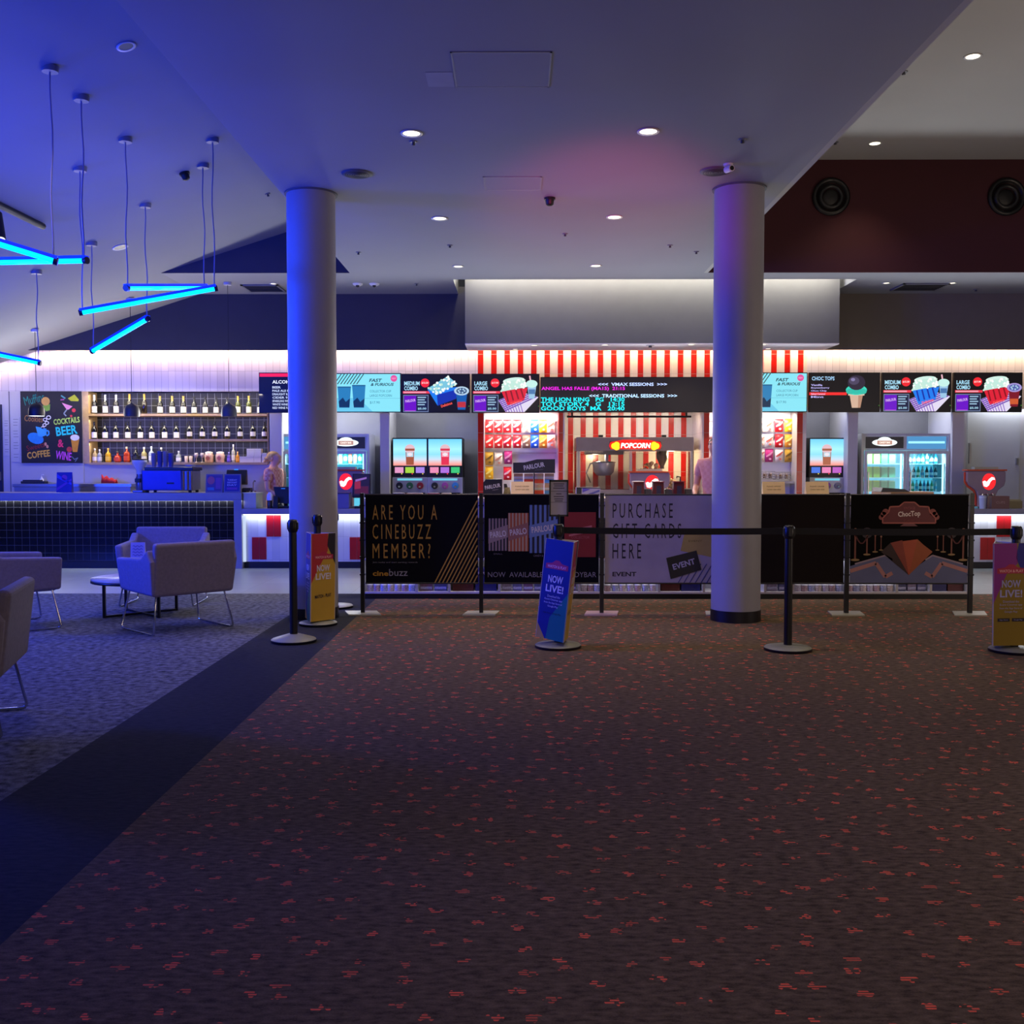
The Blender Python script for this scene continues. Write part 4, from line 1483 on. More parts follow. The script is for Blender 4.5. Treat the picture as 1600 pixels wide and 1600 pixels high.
def spirit(h, r, body, cap, lab=None, sq=False, neck=.30, round_=False):
    def mk(kind):
        g = mat(body, 0.15, var=0.03)
        if round_:
            pr = [(r * .7, 0), (r, h * .12), (r, h * .42), (r * .7, h * .58), (r * .28, h * .66), (r * .26, h * .9)]
        else:
            pr = [(r * .95, 0), (r, .006), (r, h * (1 - neck - .12)), (r * .7, h * (1 - neck - .03)), (r * .32, h * (1 - neck + .02)), (r * .30, h * .88)]
        o = [('glass', MB().lathe(pr, g, n=14), None)]
        o.append(('cap', MB().lathe([(r * .36, h * .87), (r * .36, h), (0, h)], mat(cap, .35), n=12), None))
        if lab:
            o.append(('label', MB().lathe([(r * 1.02, h * .12), (r * 1.02, h * .40)], mat(lab, .6), n=14, caps=False), None))
        return o
    return mk


bt = [(148.3, .20, .036, '#b9a06c', '#d8d2c0', '#ece6d0', 'squat tan bottle with cream label'), (155.5, .19, .032, '#8e9298', '#b4b6bb', '#d0d0d4', 'slim clear bottle'),
      (169, .205, .040, '#c29016', '#a88a2c', '#e0b840', 'yellow bottle'), (183.5, .16, .052, '#a8200e', '#30201c', '#c8402c', 'low round red bottle'),
      (198, .225, .044, '#9c2c0e', '#c8b890', '#d0481c', 'orange-red bottle with pale cap'), (212, .225, .034, '#17181e', '#34363e', '#202430', 'black bottle'),
      (225, .22, .038, '#a89a5c', '#d8d8d0', '#e8e4b8', 'pale yellow bottle'), (236.5, .23, .038, '#a8b4b8', '#e4e8ec', '#eef4f4', 'clear bottle with white label and cap'),
      (252, .215, .036, '#5c5a50', '#d0c8b0', '#7c7868', 'grey-brown bottle'), (279, .165, .036, '#9aa09a', '#c8c8c8', '#eceee4', 'short bottle with white label'),
      (357.5, .15, .028, '#5a44a0', '#8c80b8', '#7c60c8', 'small purple bottle'), (364.5, .26, .026, '#b0a890', '#dcdcd8', '#e8dcc0', 'tall thin pale bottle'), (371, .155, .028, '#c27a18', '#d09a50', '#e09830', 'small amber bottle')]
for k, (px, h, r, body, cap, lab, ds) in enumerate(bt):
    x = at(px, 700, 14.80).x
    place('s%d' % k, 'spirit_bottle', ds + ' standing on the lowest bar shelf', 'bottle', (x, 14.80, SHZ[2] + .0012), 'bottles on the lowest bar shelf', spirit(h, r, body, cap, lab, round_=('round' in ds)))


def wineglass(kind):
    m = mat('#b8a8a0', 0.08, var=0.02)
    return [('bowl', MB().lathe([(.004, .06), (.020, .075), (.028, .10), (.025, .135), (.023, .135), (.026, .10), (.018, .079), (0, .066)], m, n=14, caps=False), None),
            ('stem', MB().lathe([(.028, 0), (.026, .003), (.004, .008), (.004, .062)], m, n=12), None)]


def tumbler(kind):
    return [('glass', MB().lathe([(.022, 0), (.027, .09), (.024, .09), (.02, .008), (0, .008)], mat('#c0a898', 0.1, var=0.02), n=14, caps=False), None)]


for k, px in enumerate((291, 298)):
    place('t', 'tumbler', f'small tumbler on the lowest bar shelf, {ORD[k]} from the left', 'glass', (at(px, 700, 14.78).x, 14.78, SHZ[2] + .0012), 'tumblers on the lowest shelf', tumbler)
for k, px in enumerate((306.5, 316)):
    place('w', 'wine_glass', f'stemmed wine glass on the lowest bar shelf, {("left one","right one beside the glowing jar")[k]}', 'glass', (at(px, 700, 14.78).x, 14.78, SHZ[2] + .0012), 'wine glasses on the lowest shelf', wineglass)


def jar(kind):
    return [('glass', MB().lathe([(.055, 0), (.062, .012), (.066, .10), (.052, .128), (.050, .130)], mat('#d9b098', 0.2, var=0.1, scale=30), n=20), None),
            ('lid', MB().lathe([(.054, .129), (.054, .148), (.02, .156), (0, .156)], mat('#d8cfc0', 0.4), n=20), None),
            ('sticker', MB().disc(0, .06, .03, -.0675, mat('#c26a50', .6)), None)]


for k, px in enumerate((326.5, 344)):
    place('j', 'jar', f'round pinkish lidded jar on the lowest bar shelf, {("left","right")[k]} of the pair', 'jar', (at(px, 700, 14.80).x, 14.80, SHZ[2] + .0012), 'jars on the lowest shelf', jar)


def carton(w, h):
    def mk(kind):
        return [('box', MB().box(-w / 2, w / 2, -.05, .05, 0, h, mat('#d9d2c2', .6, var=.04)), None),
                ('lid_seam', MB().box(-w / 2 - .001, w / 2 + .001, -.051, -.049, h * .78, h * .80, mat('#9a9488', .6)), None)]
    return mk


zc = SHZ[2] + .0012
for px, w, h, dz, ds in ((381, .10, .085, 0, 'low white carton left of the carton stack'), (392, .105, .095, 0, 'white carton at the lower left of the carton stack'), (403.5, .10, .095, 0, 'white carton at the lower right of the carton stack'),
                         (392.5, .105, .10, .0955, 'white carton on top of the stack, left'), (404, .10, .10, .0955, 'white carton on top of the stack, right'), (414, .07, .135, 0, 'tall white carton at the right end of the lowest bar shelf')):
    place('c%d' % px + str(dz), 'carton', ds, 'box', (at(px, 700, 14.78).x, 14.78, zc + dz), 'white cartons on the lowest shelf', carton(w, h))

# ---- chalkboard
CX0, CX1 = at(33.5, 660, YF).x, at(128.5, 660, YF).x
CZ0, CZ1 = at(60, 723.5, YF).z, at(60, 611.5, YF).z
cw, ch = CX1 - CX0, CZ1 - CZ0
t = thing('chalkboard', 'black chalkboard with colourful drawings of coffee, cocktails, beer and wine', 'chalkboard', (CX0, YF - 0.02, CZ0))
MB().box(0, cw, 0, 0.018, 0, ch, mat('#16161c', .7, var=.25, scale=3)).build('board', t)
m = MB()
def ck(h): return mat(h, .7, var=.08, scale=20)
P = lambda u, v: (cw * u, ch * v)
y = -.001
m.text('Muffins', cw * .08, ch * .80, cw * .34, ch * .12, y, ck('#0d8070'), rot=R(14))
m.poly([P(.36, .80), P(.42, .72), P(.48, .735), P(.49, .82)], y, ck('#7aa838'))
m.disc(cw * .415, ch * .86, cw * .07, y - .001, ck('#c89a4c'))
m.text('Cookies', cw * .06, ch * .585, cw * .30, ch * .085, y, ck('#a87838'), rot=R(-4))
for a, b, r in ((.46, .635, .035), (.40, .605, .03), (.43, .56, .03), (.39, .53, .028), (.36, .495, .022)):
    m.line([(cw * (a + r * math.cos(q * .63)), ch * b + cw * r * math.sin(q * .63) * .8) for q in range(11)], .012, y - .001, ck('#f0f0e8'))
m.disc(cw * .24, ch * .345, cw * .135, y, ck('#1f86d0'), rz=ch * .075, rot=R(-18))
m.poly([P(.245, .51), P(.28, .38), P(.34, .365), P(.42, .39), P(.42, .48)], y - .001, ck('#3aa4e0'))
m.line([P(.42, .45), P(.455, .45), P(.46, .40), P(.42, .38)], .02, y - .001, ck('#3aa4e0'))
m.text('Sweets', cw * .10, ch * .165, cw * .30, ch * .075, y, ck('#8a1c20'), rot=R(14))
m.text('COFFEE', cw * .10, ch * .055, cw * .38, ch * .095, y, ck('#d8a838'), bold=True, rot=R(7))
for a, b in ((.40, .265), (.43, .23)): m.disc(cw * a, ch * b, cw * .02, y, ck('#d09070'), rz=cw * .028)
# cocktail
m.poly([P(.68, .84), P(.76, .745), P(.79, .745), P(.855, .79)], y, ck('#e090b8'))
m.line([P(.76, .745), P(.71, .69), P(.75, .655)], .018, y, ck('#8898a0'))
m.line([P(.67, .94), P(.74, .90)], .02, y, ck('#4a98a0'))
m.line([P(.66, .88), P(.72, .885)], .016, y, ck('#b04a98'))
m.poly([P(.78, .90), P(.83, .865), P(.95, .86), P(.96, .885), P(.89, .955)], y, ck('#a8b020'))
m.disc(cw * .875, ch * .735, cw * .032, y, ck('#c83040'))
m.disc(cw * .83, ch * .655, cw * .02, y, ck('#c83040'))
m.text('COCKTAILS', cw * .545, ch * .53, cw * .43, ch * .08, y, ck('#b8e060'), bold=True, rot=R(6))
m.text('BEER', cw * .585, ch * .375, cw * .35, ch * .125, y, ck('#20d8d0'), bold=True, rot=R(7))
m.text('&', cw * .60, ch * .22, cw * .10, ch * .11, y, ck('#e83068'), bold=True)
m.text('WINE', cw * .555, ch * .06, cw * .26, ch * .115, y, ck('#d050c8'), bold=True, rot=R(-8))
m.poly([P(.82, .33), P(.845, .155), P(.92, .155), P(.955, .33)], y, ck('#d8941c'))
m.disc(cw * .885, ch * .355, cw * .075, y - .001, ck('#e8e8d8'), rz=cw * .05)
m.disc(cw * .79, ch * .19, cw * .045, y, ck('#b83838'))
m.line([P(.83, .09), P(.87, .05), P(.93, .075), P(.88, .02)], .012, y, ck('#70808a'))
m.build('chalk_drawing', t)

# notices on the wall strip
for k, (x0, x1, y0, y1) in enumerate(((20, 30, 652, 722), (6.5, 14, 655, 712))):
    a, b = at(x0, y1, YF - .01), at(x1, y0, YF - .01)
    t = thing('wall_notice', ('tall white notice sheet beside the chalkboard', 'white notice sheet at the picture edge beside the dark door')[k], 'notice', (a.x, YF - .004, a.z), 0, 'notices on the wall')
    w_, h_ = b.x - a.x, b.z - a.z
    MB().box(0, w_, -.003, .003, 0, h_, mat('#b4b6bc', .6)).build('paper', t)
    pr = MB()
    for j in range(14):
        z = h_ * (.96 - j * .065)
        if j % 4 == 3: continue
        pr.rect(w_ * .15, z - .008, w_ * (.75 if j % 3 else .85), z, -.004, mat('#7a7c88', .6))
    pr.build('print', t)

# ---- things on and behind the bar
# steel bench with things on it
x0, x1 = at(20, 760, 14.45).x, at(206, 760, 14.45).x
t = thing('steel_bench', 'stainless work bench behind the bar under the chalkboard', 'bench', ((x0 + x1) / 2, 14.45, 0))
w_ = x1 - x0
MB().box(-w_ / 2, w_ / 2, -.02, .25, 1.09, 1.135, M_STEEL).build('top', t, bev=.004)
MB().box(-w_ / 2 + .02, w_ / 2 - .02, .0, .24, 0.1, 1.09, mat('#8d8f94', .45, metal=.4)).build('body', t)
for q in (-1, 1):
    MB().box(q * w_ * .47 - .02, q * w_ * .47 + .02, .02, .06, 0, .1, M_BLACK).build('foot', t)
def bz(px, py, Y=14.5): return at(px, py, Y)
p = bz(59, 752)
t = thing('pump_bottle', 'small white pump bottle on the steel bench', 'bottle', (p.x, 14.62, 1.1355))
MB().lathe([(.026, 0), (.028, .01), (.028, .06), (.012, .08), (.012, .095)], mat('#d0d4e0', .4), n=16).build('body', t)
MB().tube([(0, 0, .095), (0, 0, .125), (.03, 0, .125)], .006, mat('#d0d4e0', .4)).build('pump', t)
p = bz(54, 756)
t = thing('drip_tray', 'black rubber tray on the steel bench left of the purple card', 'tray', (p.x, 14.46, 1.135))
MB().box(-.17, .17, -.02, .10, 0, .035, mat('#14141a', .5)).build('tray', t, bev=.006)
MB().box(-.15, .10, 0, .08, .035, .055, mat('#1c1c24', .5)).build('cloth', t)
p = bz(171, 750)
t = thing('cleaning_cloth', 'crumpled red cloth over the edge of the steel bench', 'cloth', (p.x, 14.5, 1.135))
m = MB()
vs, fs = [], []
NX, NY = 9, 6
for j in range(NY):
    for i in range(NX):
        u, v = i / (NX - 1), j / (NY - 1)
        vs.append(((u - .5) * .20, (v - .5) * .10, .012 + .13 * math.sin(PI * v) * (1.0 - .55 * u) * (.8 + .2 * math.sin(i * 2.1 + j))))
for j in range(NY - 1):
    for i in range(NX - 1):
        fs.append((j * NX + i, j * NX + i + 1, (j + 1) * NX + i + 1, (j + 1) * NX + i))
m.add(vs, fs, mat('#b01c24', .9), True)
cl = m.build('fabric', t)
sd = cl.modifiers.new('thickness', 'SOLIDIFY'); sd.thickness = .012
ZB = 1.0238
def bar_thing(name, label, cat, px, Y=13.98, group=None, rz=0):
    return thing(name, label, cat, (at(px, 768, Y).x, Y, ZB), rz, group)
t = bar_thing('table_card', 'upright purple and blue advertising card on the bar', 'card', 101.5)
MB().prism_x([(-.03, 0), (.03, 0), (.004, .275), (-.004, .275)], -.105, .105, mat('#1c1890', .5)).build('card', t)
pr = MB()
pr.poly([(-.10, .02), (.10, .16), (.10, .19), (-.10, .06)], 0, mat('#6a2aa8', .5))
pr.poly([(-.10, .20), (.10, .10), (.10, .13), (-.10, .25)], 0, mat('#3a40d0', .5))
pr.disc(.0, .20, .04, 0, mat('#8a30a0', .5))
pr.v = [(a, -.0315 + c_ * .0945, c_) for a, b, c_ in pr.v]
pr.build('print', t)
# grinder
t = bar_thing('coffee_grinder', 'coffee grinder with a clear hopper left of the espresso machine', 'grinder', 219)
GB = mat('#70748a', .3, metal=.5)
MB().box(-.07, .07, -.10, .12, 0, .03, GB).build('base', t, bev=.006)
MB().lathe([(.055, .03), (.06, .06), (.06, .19), (.045, .225), (.045, .25)], GB, n=24).build('body', t)
MB().box(-.035, .035, -.10, -.055, .14, .19, M_BLACK).build('spout', t)
MB().lathe([(.05, .25), (.045, .27), (.048, .30), (.10, .40), (.10, .44), (.094, .44), (.092, .40), (.04, .305)], mat('#c8ccd8', .1, var=.02), n=24, caps=False).build('hopper', t, label='clear hopper')
MB().lathe([(.098, .44), (.102, .446), (.09, .458), (0, .46)], M_BLACK, n=24).build('lid', t)
# espresso machine
t = bar_thing('espresso_machine', 'espresso machine on the bar, its metal back tinted with blue light', 'coffee machine', 268, Y=14.0)
EM = mat('#5560c8', .28, metal=.55)  # reflected blue light put into the metal colour
MB().prism_x([(-.18, .03), (.20, .03), (.20, .30), (-.20, .30)], -.335, .20, EM).build('body', t, bev=.012)
MB().box(-.30, .36, -.20, .22, .30, .345, mat('#0c0d18', .4)).build('top_tray', t, bev=.006)
MB().box(.20, .345, -.18, .18, .03, .30, mat('#8f8f98', .25, metal=.8)).build('side_panel', t, bev=.008)
for q in (.225, .285, .335):
    MB().tube([(q, -.185, .04), (q, -.19, .29)], .012, mat('#a08c80', .2, metal=.9)).build('pipe', t)
for a in (-.28, .30):
    for b in (-.14, .16):
        MB().cone((a, b, 0), (a, b, .03), .02, .024, M_BLACK, n=12).build('foot', t)
bd = MB().box(.0, .10, -.188, -.176, .115, .27, mat('#0b0c14', .4)).build('badge', t)
pr = MB()
pr.rect(.02, .215, .08, .235, -.1895, mat('#6a7ab0', .4)); pr.rect(.033, .15, .067, .20, -.1895, mat('#4a6ab0', .4))
pr.build('badge_print', bd)
for k, (q, n_) in enumerate(((-.235, 5), (-.15, 6), (-.075, 6), (.0, 5))):
    t2 = thing('cup_stack', f'stack of paper cups on top of the espresso machine, {ORD[k]} from the left', 'cups', (at(268, 768, 14.0).x + q, 14.0, ZB + .345), 0, 'cup stacks on the espresso machine')
    for j in range(n_):
        MB().lathe([(.026, 0), (.036, .085), (.038, .087), (.034, .088), (.025, .006), (0, .006)], mat('#5058a0' if k % 2 else '#8c8aa0', .5), n=16, caps=False).build('cup', t2, loc=(0, 0, j * .026))
t2 = thing('saucer_stack', 'low stack of white saucers on the right of the espresso machine', 'saucers', (at(298, 768, 14.0).x, 14.0, ZB + .345))
for j in range(3):
    MB().lathe([(.03, 0), (.07, .012), (.072, .014), (.03, .004), (0, .004)], mat('#c8ccdc', .3), n=24, caps=False).build('saucer', t2, loc=(0, 0, j * .009))
# two framed flyers and a till
for k, (px, lb) in enumerate(((335, 'framed pink and purple flyer on the bar, left of the pair'), (363, 'framed purple flyer with pale writing on the bar, right of the pair'))):
    t = bar_thing('flyer_stand', lb, 'sign', px, Y=13.88, group='framed flyers on the bar')
    MB().prism_x([(-.02, 0), (.06, 0), (.03, .25), (.02, .25)], -.115, .115, mat('#6c6884', .4)).build('frame', t)
    pr = MB()
    if k == 0:
        pr.rect(-.10, .02, .10, .235, 0, mat('#54407a', .5)); pr.disc(-.045, .165, .05, -.001, mat('#b05868', .5), rz=.055); pr.rect(-.09, .03, .0, .07, -.001, mat('#4a80a8', .5)); pr.rect(.02, .05, .09, .20, -.001, mat('#7a4890', .5))
    else:
        pr.rect(-.10, .02, .10, .235, 0, mat('#2c2c88', .5))
        for j, s_ in enumerate(('TUESDAY', 'DISCOUNT', 'DAY')): pr.text(s_, 0, .17 - j * .034, .13, .022, -.001, mat('#b8b4dc', .5), bold=True, align='C')
        pr.rect(-.07, .04, .07, .07, -.001, mat('#7a3a9c', .5))
    pr.v = [(a, -.0215 + b + c_ * .16, c_) for a, b, c_ in pr.v]
    pr.build('flyer', t)
t = bar_thing('till', 'black till terminal behind the flyers at the end of the bar', 'till', 372, Y=14.14)
MB().box(-.09, .13, -.08, .12, 0, .05, M_BLACK).build('base', t, bev=.008)
MB().box(.0, .04, -.02, .03, .05, .18, M_BLACK).build('stand', t)
sc_ = MB().prism_x([(-.06, .12), (.06, .10), (.05, .30), (.02, .31)], -.16, .12, M_BLACK).build('screen', t, bev=.006)
MB().box(-.05, .0, -.0, .02, .305, .32, em('#3a90ff', 1.2)).build('status_light', sc_, label='blue glowing light')
MB().box(.10, .20, -.12, .0, .02, .06, mat('#202026', .5)).build('card_reader', t)
t = bar_thing('glass_rinser', 'small steel tap behind the bar end', 'tap', 396, Y=14.2)
MB().cone((0, 0, 0), (0, 0, .02), .04, .04, M_CHROME).build('base', t)
MB().tube([(0, 0, .02), (0, 0, .13), (.02, -.03, .16), (.04, -.06, .15)], .008, M_CHROME).build('spout', t)
# service counter clutter
ZS = ztop + .0008
t = thing('cream_cabinet', 'plain cream box on the white counter against the bar end', 'box', (at(390, 780, 13.95).x, 13.95, ZS))
MB().box(-.04, .135, -.18, .18, 0, .20, mat('#b8b4a8', .5)).build('body', t, bev=.006)
MB().box(-.045, .14, -.185, .185, .20, .213, mat('#c8c4b8', .5)).build('lid', t)
t = thing('hand_sanitiser', 'clear pump bottle with a pale cap on the white counter before the woman', 'bottle', (at(421.5, 780, 13.80).x, 13.80, ZS))
MB().lathe([(.034, 0), (.036, .01), (.036, .11), (.014, .135), (.014, .15)], mat('#3a3034', .2), n=18).build('body', t)
MB().lathe([(.04, .11), (.042, .13), (.036, .19), (.02, .205), (.02, .22), (0, .22)], mat('#c8ccff', .3), n=18).build('cap', t)
t = thing('card_terminal', 'small dark card terminal beside the sanitiser bottle', 'card reader', (at(430, 780, 13.77).x, 13.765, ZS))
MB().box(-.03, .045, -.04, .05, 0, .03, M_BLACK).build('foot', t)
MB().prism_x([(-.03, .03), (.03, .03), (.05, .16), (.02, .17)], -.025, .04, M_BLACK).build('body', t, bev=.005)
t = thing('till', 'black till monitor on the white counter, half hidden by the blue column', 'till', (at(446, 780, 13.9).x, 13.9, ZS))
MB().box(-.08, .10, -.08, .10, 0, .03, M_BLACK).build('foot', t)
MB().box(-.02, .03, .0, .05, .03, .16, M_BLACK).build('stand', t)
sc_ = MB().hexa([(-.10, -.06, .07), (.13, -.06, .06), (.13, -.02, .06), (-.10, -.02, .07)], [(-.16, -.01, .29), (.13, -.01, .29), (.13, .03, .29), (-.16, .03, .29)], M_BLACK).build('screen', t)
MB().box(-.05, .0, -.03, -.012, .262, .272, em('#3a80ff', .8)).build('logo', sc_)
t = thing('till', 'black till monitor showing a red and purple picture, right of the blue column', 'till', (at(566, 760, 13.80).x, 13.79, ZS))
MB().box(-.10, .10, -.04, .13, 0, .03, M_BLACK).build('foot', t)
MB().box(-.025, .025, .04, .08, .03, .30, M_BLACK).build('stand', t)
MB().prism_x([(-.02, .15), (.02, .14), (.05, .46), (.01, .47)], -.13, .115, M_BLACK).build('screen', t, bev=.006)
pr = MB()
pr.rect(-.115, .18, .10, .455, 0, em('#1a1026', 1.0))
pr.rect(-.10, .20, .085, .30, -.001, em('#4a1220', 1.0))
pr.poly([(-.09, .36), (.06, .40), (.06, .425), (-.09, .39)], -.001, em('#8a60b0', 1.0))
pr.poly([(-.10, .26), (-.02, .27), (-.02, .37), (-.10, .36)], -.0015, em('#902030', 1.0))
pr.v = [(a, -.0225 + b + (c_ - .15) * .094, c_) for a, b, c_ in pr.v]
pr.build('display', t)
# ================================================================ menu screens
YS = 14.50
BZL = 0.012
def E(h, s=1.0): return em(h, s)
M_BEZ = mat('#08080a', 0.4, var=0.05)
SBG = E('#050508', 1.0)


def screen(px0, px1, py0, py1, label, art, Y=YS, group='overhead menu screens', name='menu_screen', depth=0.06):
    a, b = at(px0, py1, Y), at(px1, py0, Y)
    w, h = b.x - a.x, b.z - a.z
    t = thing(name, label, 'screen', (a.x, Y, a.z), 0, group)
    MB().box(0, w, 0, depth, 0, h, M_BEZ).build('housing', t)
    m = MB()
    art(m, w, h)
    m.build('display', t)
    # bracket to the tiled wall
    MB().box(w * .4, w * .6, depth, YF - Y - 0.002, h * .35, h * .65, M_BLACK).build('wall_bracket', t)
    if name == 'menu_screen':
        MB().disc(w - .012, h * .17, .006, -.0012, E('#58d040', 1.0), n=8).build('power_light', t, label='green power light')
    return t


def popcorn(m, w, h, c, pts, col, rows, y):
    """heap of popcorn inside a quadrilateral"""
    rnd = random.Random(5)
    m.poly(pts, y, E(col, 1.0))
    xs = [p[0] for p in pts]; zs = [p[1] for p in pts]
    for k in range(40):
        u, v = rnd.random(), rnd.random()
        ax, az = pts[0][0] + (pts[1][0] - pts[0][0]) * u, pts[0][1] + (pts[1][1] - pts[0][1]) * u
        bx, bz_ = pts[3][0] + (pts[2][0] - pts[3][0]) * u, pts[3][1] + (pts[2][1] - pts[3][1]) * u
        x, z = ax + (bx - ax) * v, az + (bz_ - az) * v
        m.disc(x, z, w * .016 * (0.8 + .5 * rnd.random()), y - .0004 - .00002 * k, E(('#f4fcf4', '#c8ecdc', '#ffffff')[k % 3], 1.0), n=8)


def combo(size, red, lidded, straw, wide=False):
    def art(m, w, h):
        b = BZL
        m.rect(b, b, w - b, h - b, -.0005, SBG)
        m.text(size, w * .04, h * .70, w * (.225 if size == 'MEDIUM' else .19), h * .105, -.0012, E('#a8dcf4', 1.1), bold=True)
        m.text('COMBO', w * .04, h * .575, w * .20, h * .105, -.0012, E('#a8dcf4', 1.1), bold=True)
        m.rect(w * .02, h * .495, w * .42, h * .555, -.0012, E('#e8384c', 1.1))
        m.rect(w * .03, h * .505, w * .36, h * .545, -.0018, E('#f49cb0', 1.0))
        m.disc(w * .345, h * .765, h * .115, -.0018, E('#e8202c', 1.1))
        m.text('$17.90' if red else '$15.50', w * .345, h * .765, h * .17, h * .055, -.0024, E('#ffd8d8', 1.1), bold=True, align='C')
        m.rect(w * .025, h * .02, w * .395, h * .46, -.0012, E('#7a8cb0', .9))
        m.rect(w * .035, h * .04, w * .385, h * .44, -.0018, E('#141c40', 1.0))
        m.rect(w * .04, h * .045, w * .215, h * .435, -.0024, E('#6a08c8', 1.0))
        m.text('PARLOUR', w * .13, h * .31, w * .15, h * .07, -.003, E('#e0b8f8', 1.0), bold=True, align='C', rot=R(8))
        m.rect(w * .05, h * .045, w * .205, h * .06, -.003, E('#d060f0', 1.0))
        for k in range(4):
            m.rect(w * .235, h * (.38 - k * .062), w * (.36 - .02 * (k % 2)), h * (.41 - k * .062), -.0024, E('#9cc0dc', 1.0))
        m.text('$5.00', w * .30, h * .105, w * .125, h * .06, -.0024, E('#a8d8f0', 1.0), bold=True, align='C')
        if red or straw:
            # checked cloth
            cl = [(w * .39, h * .32), (w * .50, h * .02), (w * .78, h * .02), (w * .985, h * .40), (w * .70, h * .55)]
            m.poly(cl, -.0012, E('#e4dcf4', 1.0))
            for k in range(7):
                u = .06 + k * .14
                p = lambda a, q, f: (a[0] + (q[0] - a[0]) * f, a[1] + (q[1] - a[1]) * f)
                m.line([p(cl[0], cl[1], u), p(cl[4], cl[3], u)], w * .018, -.0016, E('#6a3cb0', 1.0))
                m.line([p(cl[0], cl[4], u), p(cl[1], cl[2], u)], w * .012, -.0018, E('#8a5cc8', 1.0))
        if red:
            c1, c2 = '#d81c34', '#8c0c1c'
        else:
            c1, c2 = '#1878e8', '#0a2ca8'
        if not straw and not red:
            m.poly([(w * .38, h * .60), (w * .53, h * .18), (w * .80, h * .36), (w * .82, h * .66)], -.002, E(c1, 1.1))
            m.poly([(w * .53, h * .18), (w * .80, h * .36), (w * .815, h * .60), (w * .52, h * .46)], -.0024, E(c2, 1.1))
            popcorn(m, w, h, None, [(w * .38, h * .62), (w * .52, h * .46), (w * .82, h * .74), (w * .68, h * .94)], '#7cc8e0', 3, -.003)
        else:
            m.poly([(w * .435, h * .56), (w * .53, h * .19), (w * .775, h * .33), (w * .825, h * .64)], -.002, E(c1, 1.1))
            for k in range(4):
                x = .50 + k * .075
                m.line([(w * x, h * (.55 + k * .02)), (w * (x + .04), h * (.28 + k * .035))], w * .022, -.0024, E(c2, 1.0))
            popcorn(m, w, h, None, [(w * .43, h * .54), (w * .82, h * .66), (w * .78, h * .86), (w * .47, h * .80)], '#c4ece0', 3, -.003)
            m.disc(w * .62, h * .83, w * .16, -.0028, E('#d4f4ea', 1.0), rz=h * .075, rot=R(6))
        m.text('Delicious', w * .66, h * .275 if (red or straw) else h * .21, w * .17, h * .07, -.0042, E('#ff5a48', 1.1), bold=True, align='C', rot=R(18))
        cx = w * (.88 if not wide else .86)
        if lidded:
            cz = h * (.36 if not red else .42)
            m.poly([(cx - w * .085, cz + h * .20), (cx - w * .055, cz - h * .28), (cx + w * .055, cz - h * .28), (cx + w * .085, cz + h * .20)], -.0048, E('#0e5cb0' if not red else '#7c1428', 1.0))
            m.rect(cx - w * .06, cz - h * .22, cx + w * .06, cz - h * .08, -.0052, E('#c03038' if not red else '#d05a30', 1.0))
            m.disc(cx, cz + h * .20, w * .11, -.0054, E('#bcd8ec' if not red else '#a898d8', 1.0), rz=h * .115)
            m.disc(cx, cz + h * .20, w * .078, -.0058, E('#2c4c78' if not red else '#4a58a8', 1.0), rz=h * .08)
            for k in range(6):
                m.disc(cx + w * .045 * math.cos(k), cz + h * .20 + h * .045 * math.sin(k), w * .015, -.0062, E('#a8c8e0', 1.0), n=8)
        else:
            m.poly([(cx - w * .06, h * .72), (cx - w * .035, h * .36), (cx + w * .045, h * .36), (cx + w * .075, h * .72)], -.0048, E('#9cc8e8', 1.0))
            m.rect(cx - w * .04, h * .48, cx + w * .055, h * .60, -.0052, E('#4a78b0', 1.0))
            m.disc(cx + w * .005, h * .74, w * .085, -.0054, E('#c8f4ec', 1.0), rz=h * .10)
            m.line([(cx - w * .01, h * .80), (cx - w * .025, h * .95)], w * .022, -.005, E('#f0b8c8', 1.0))
    return art


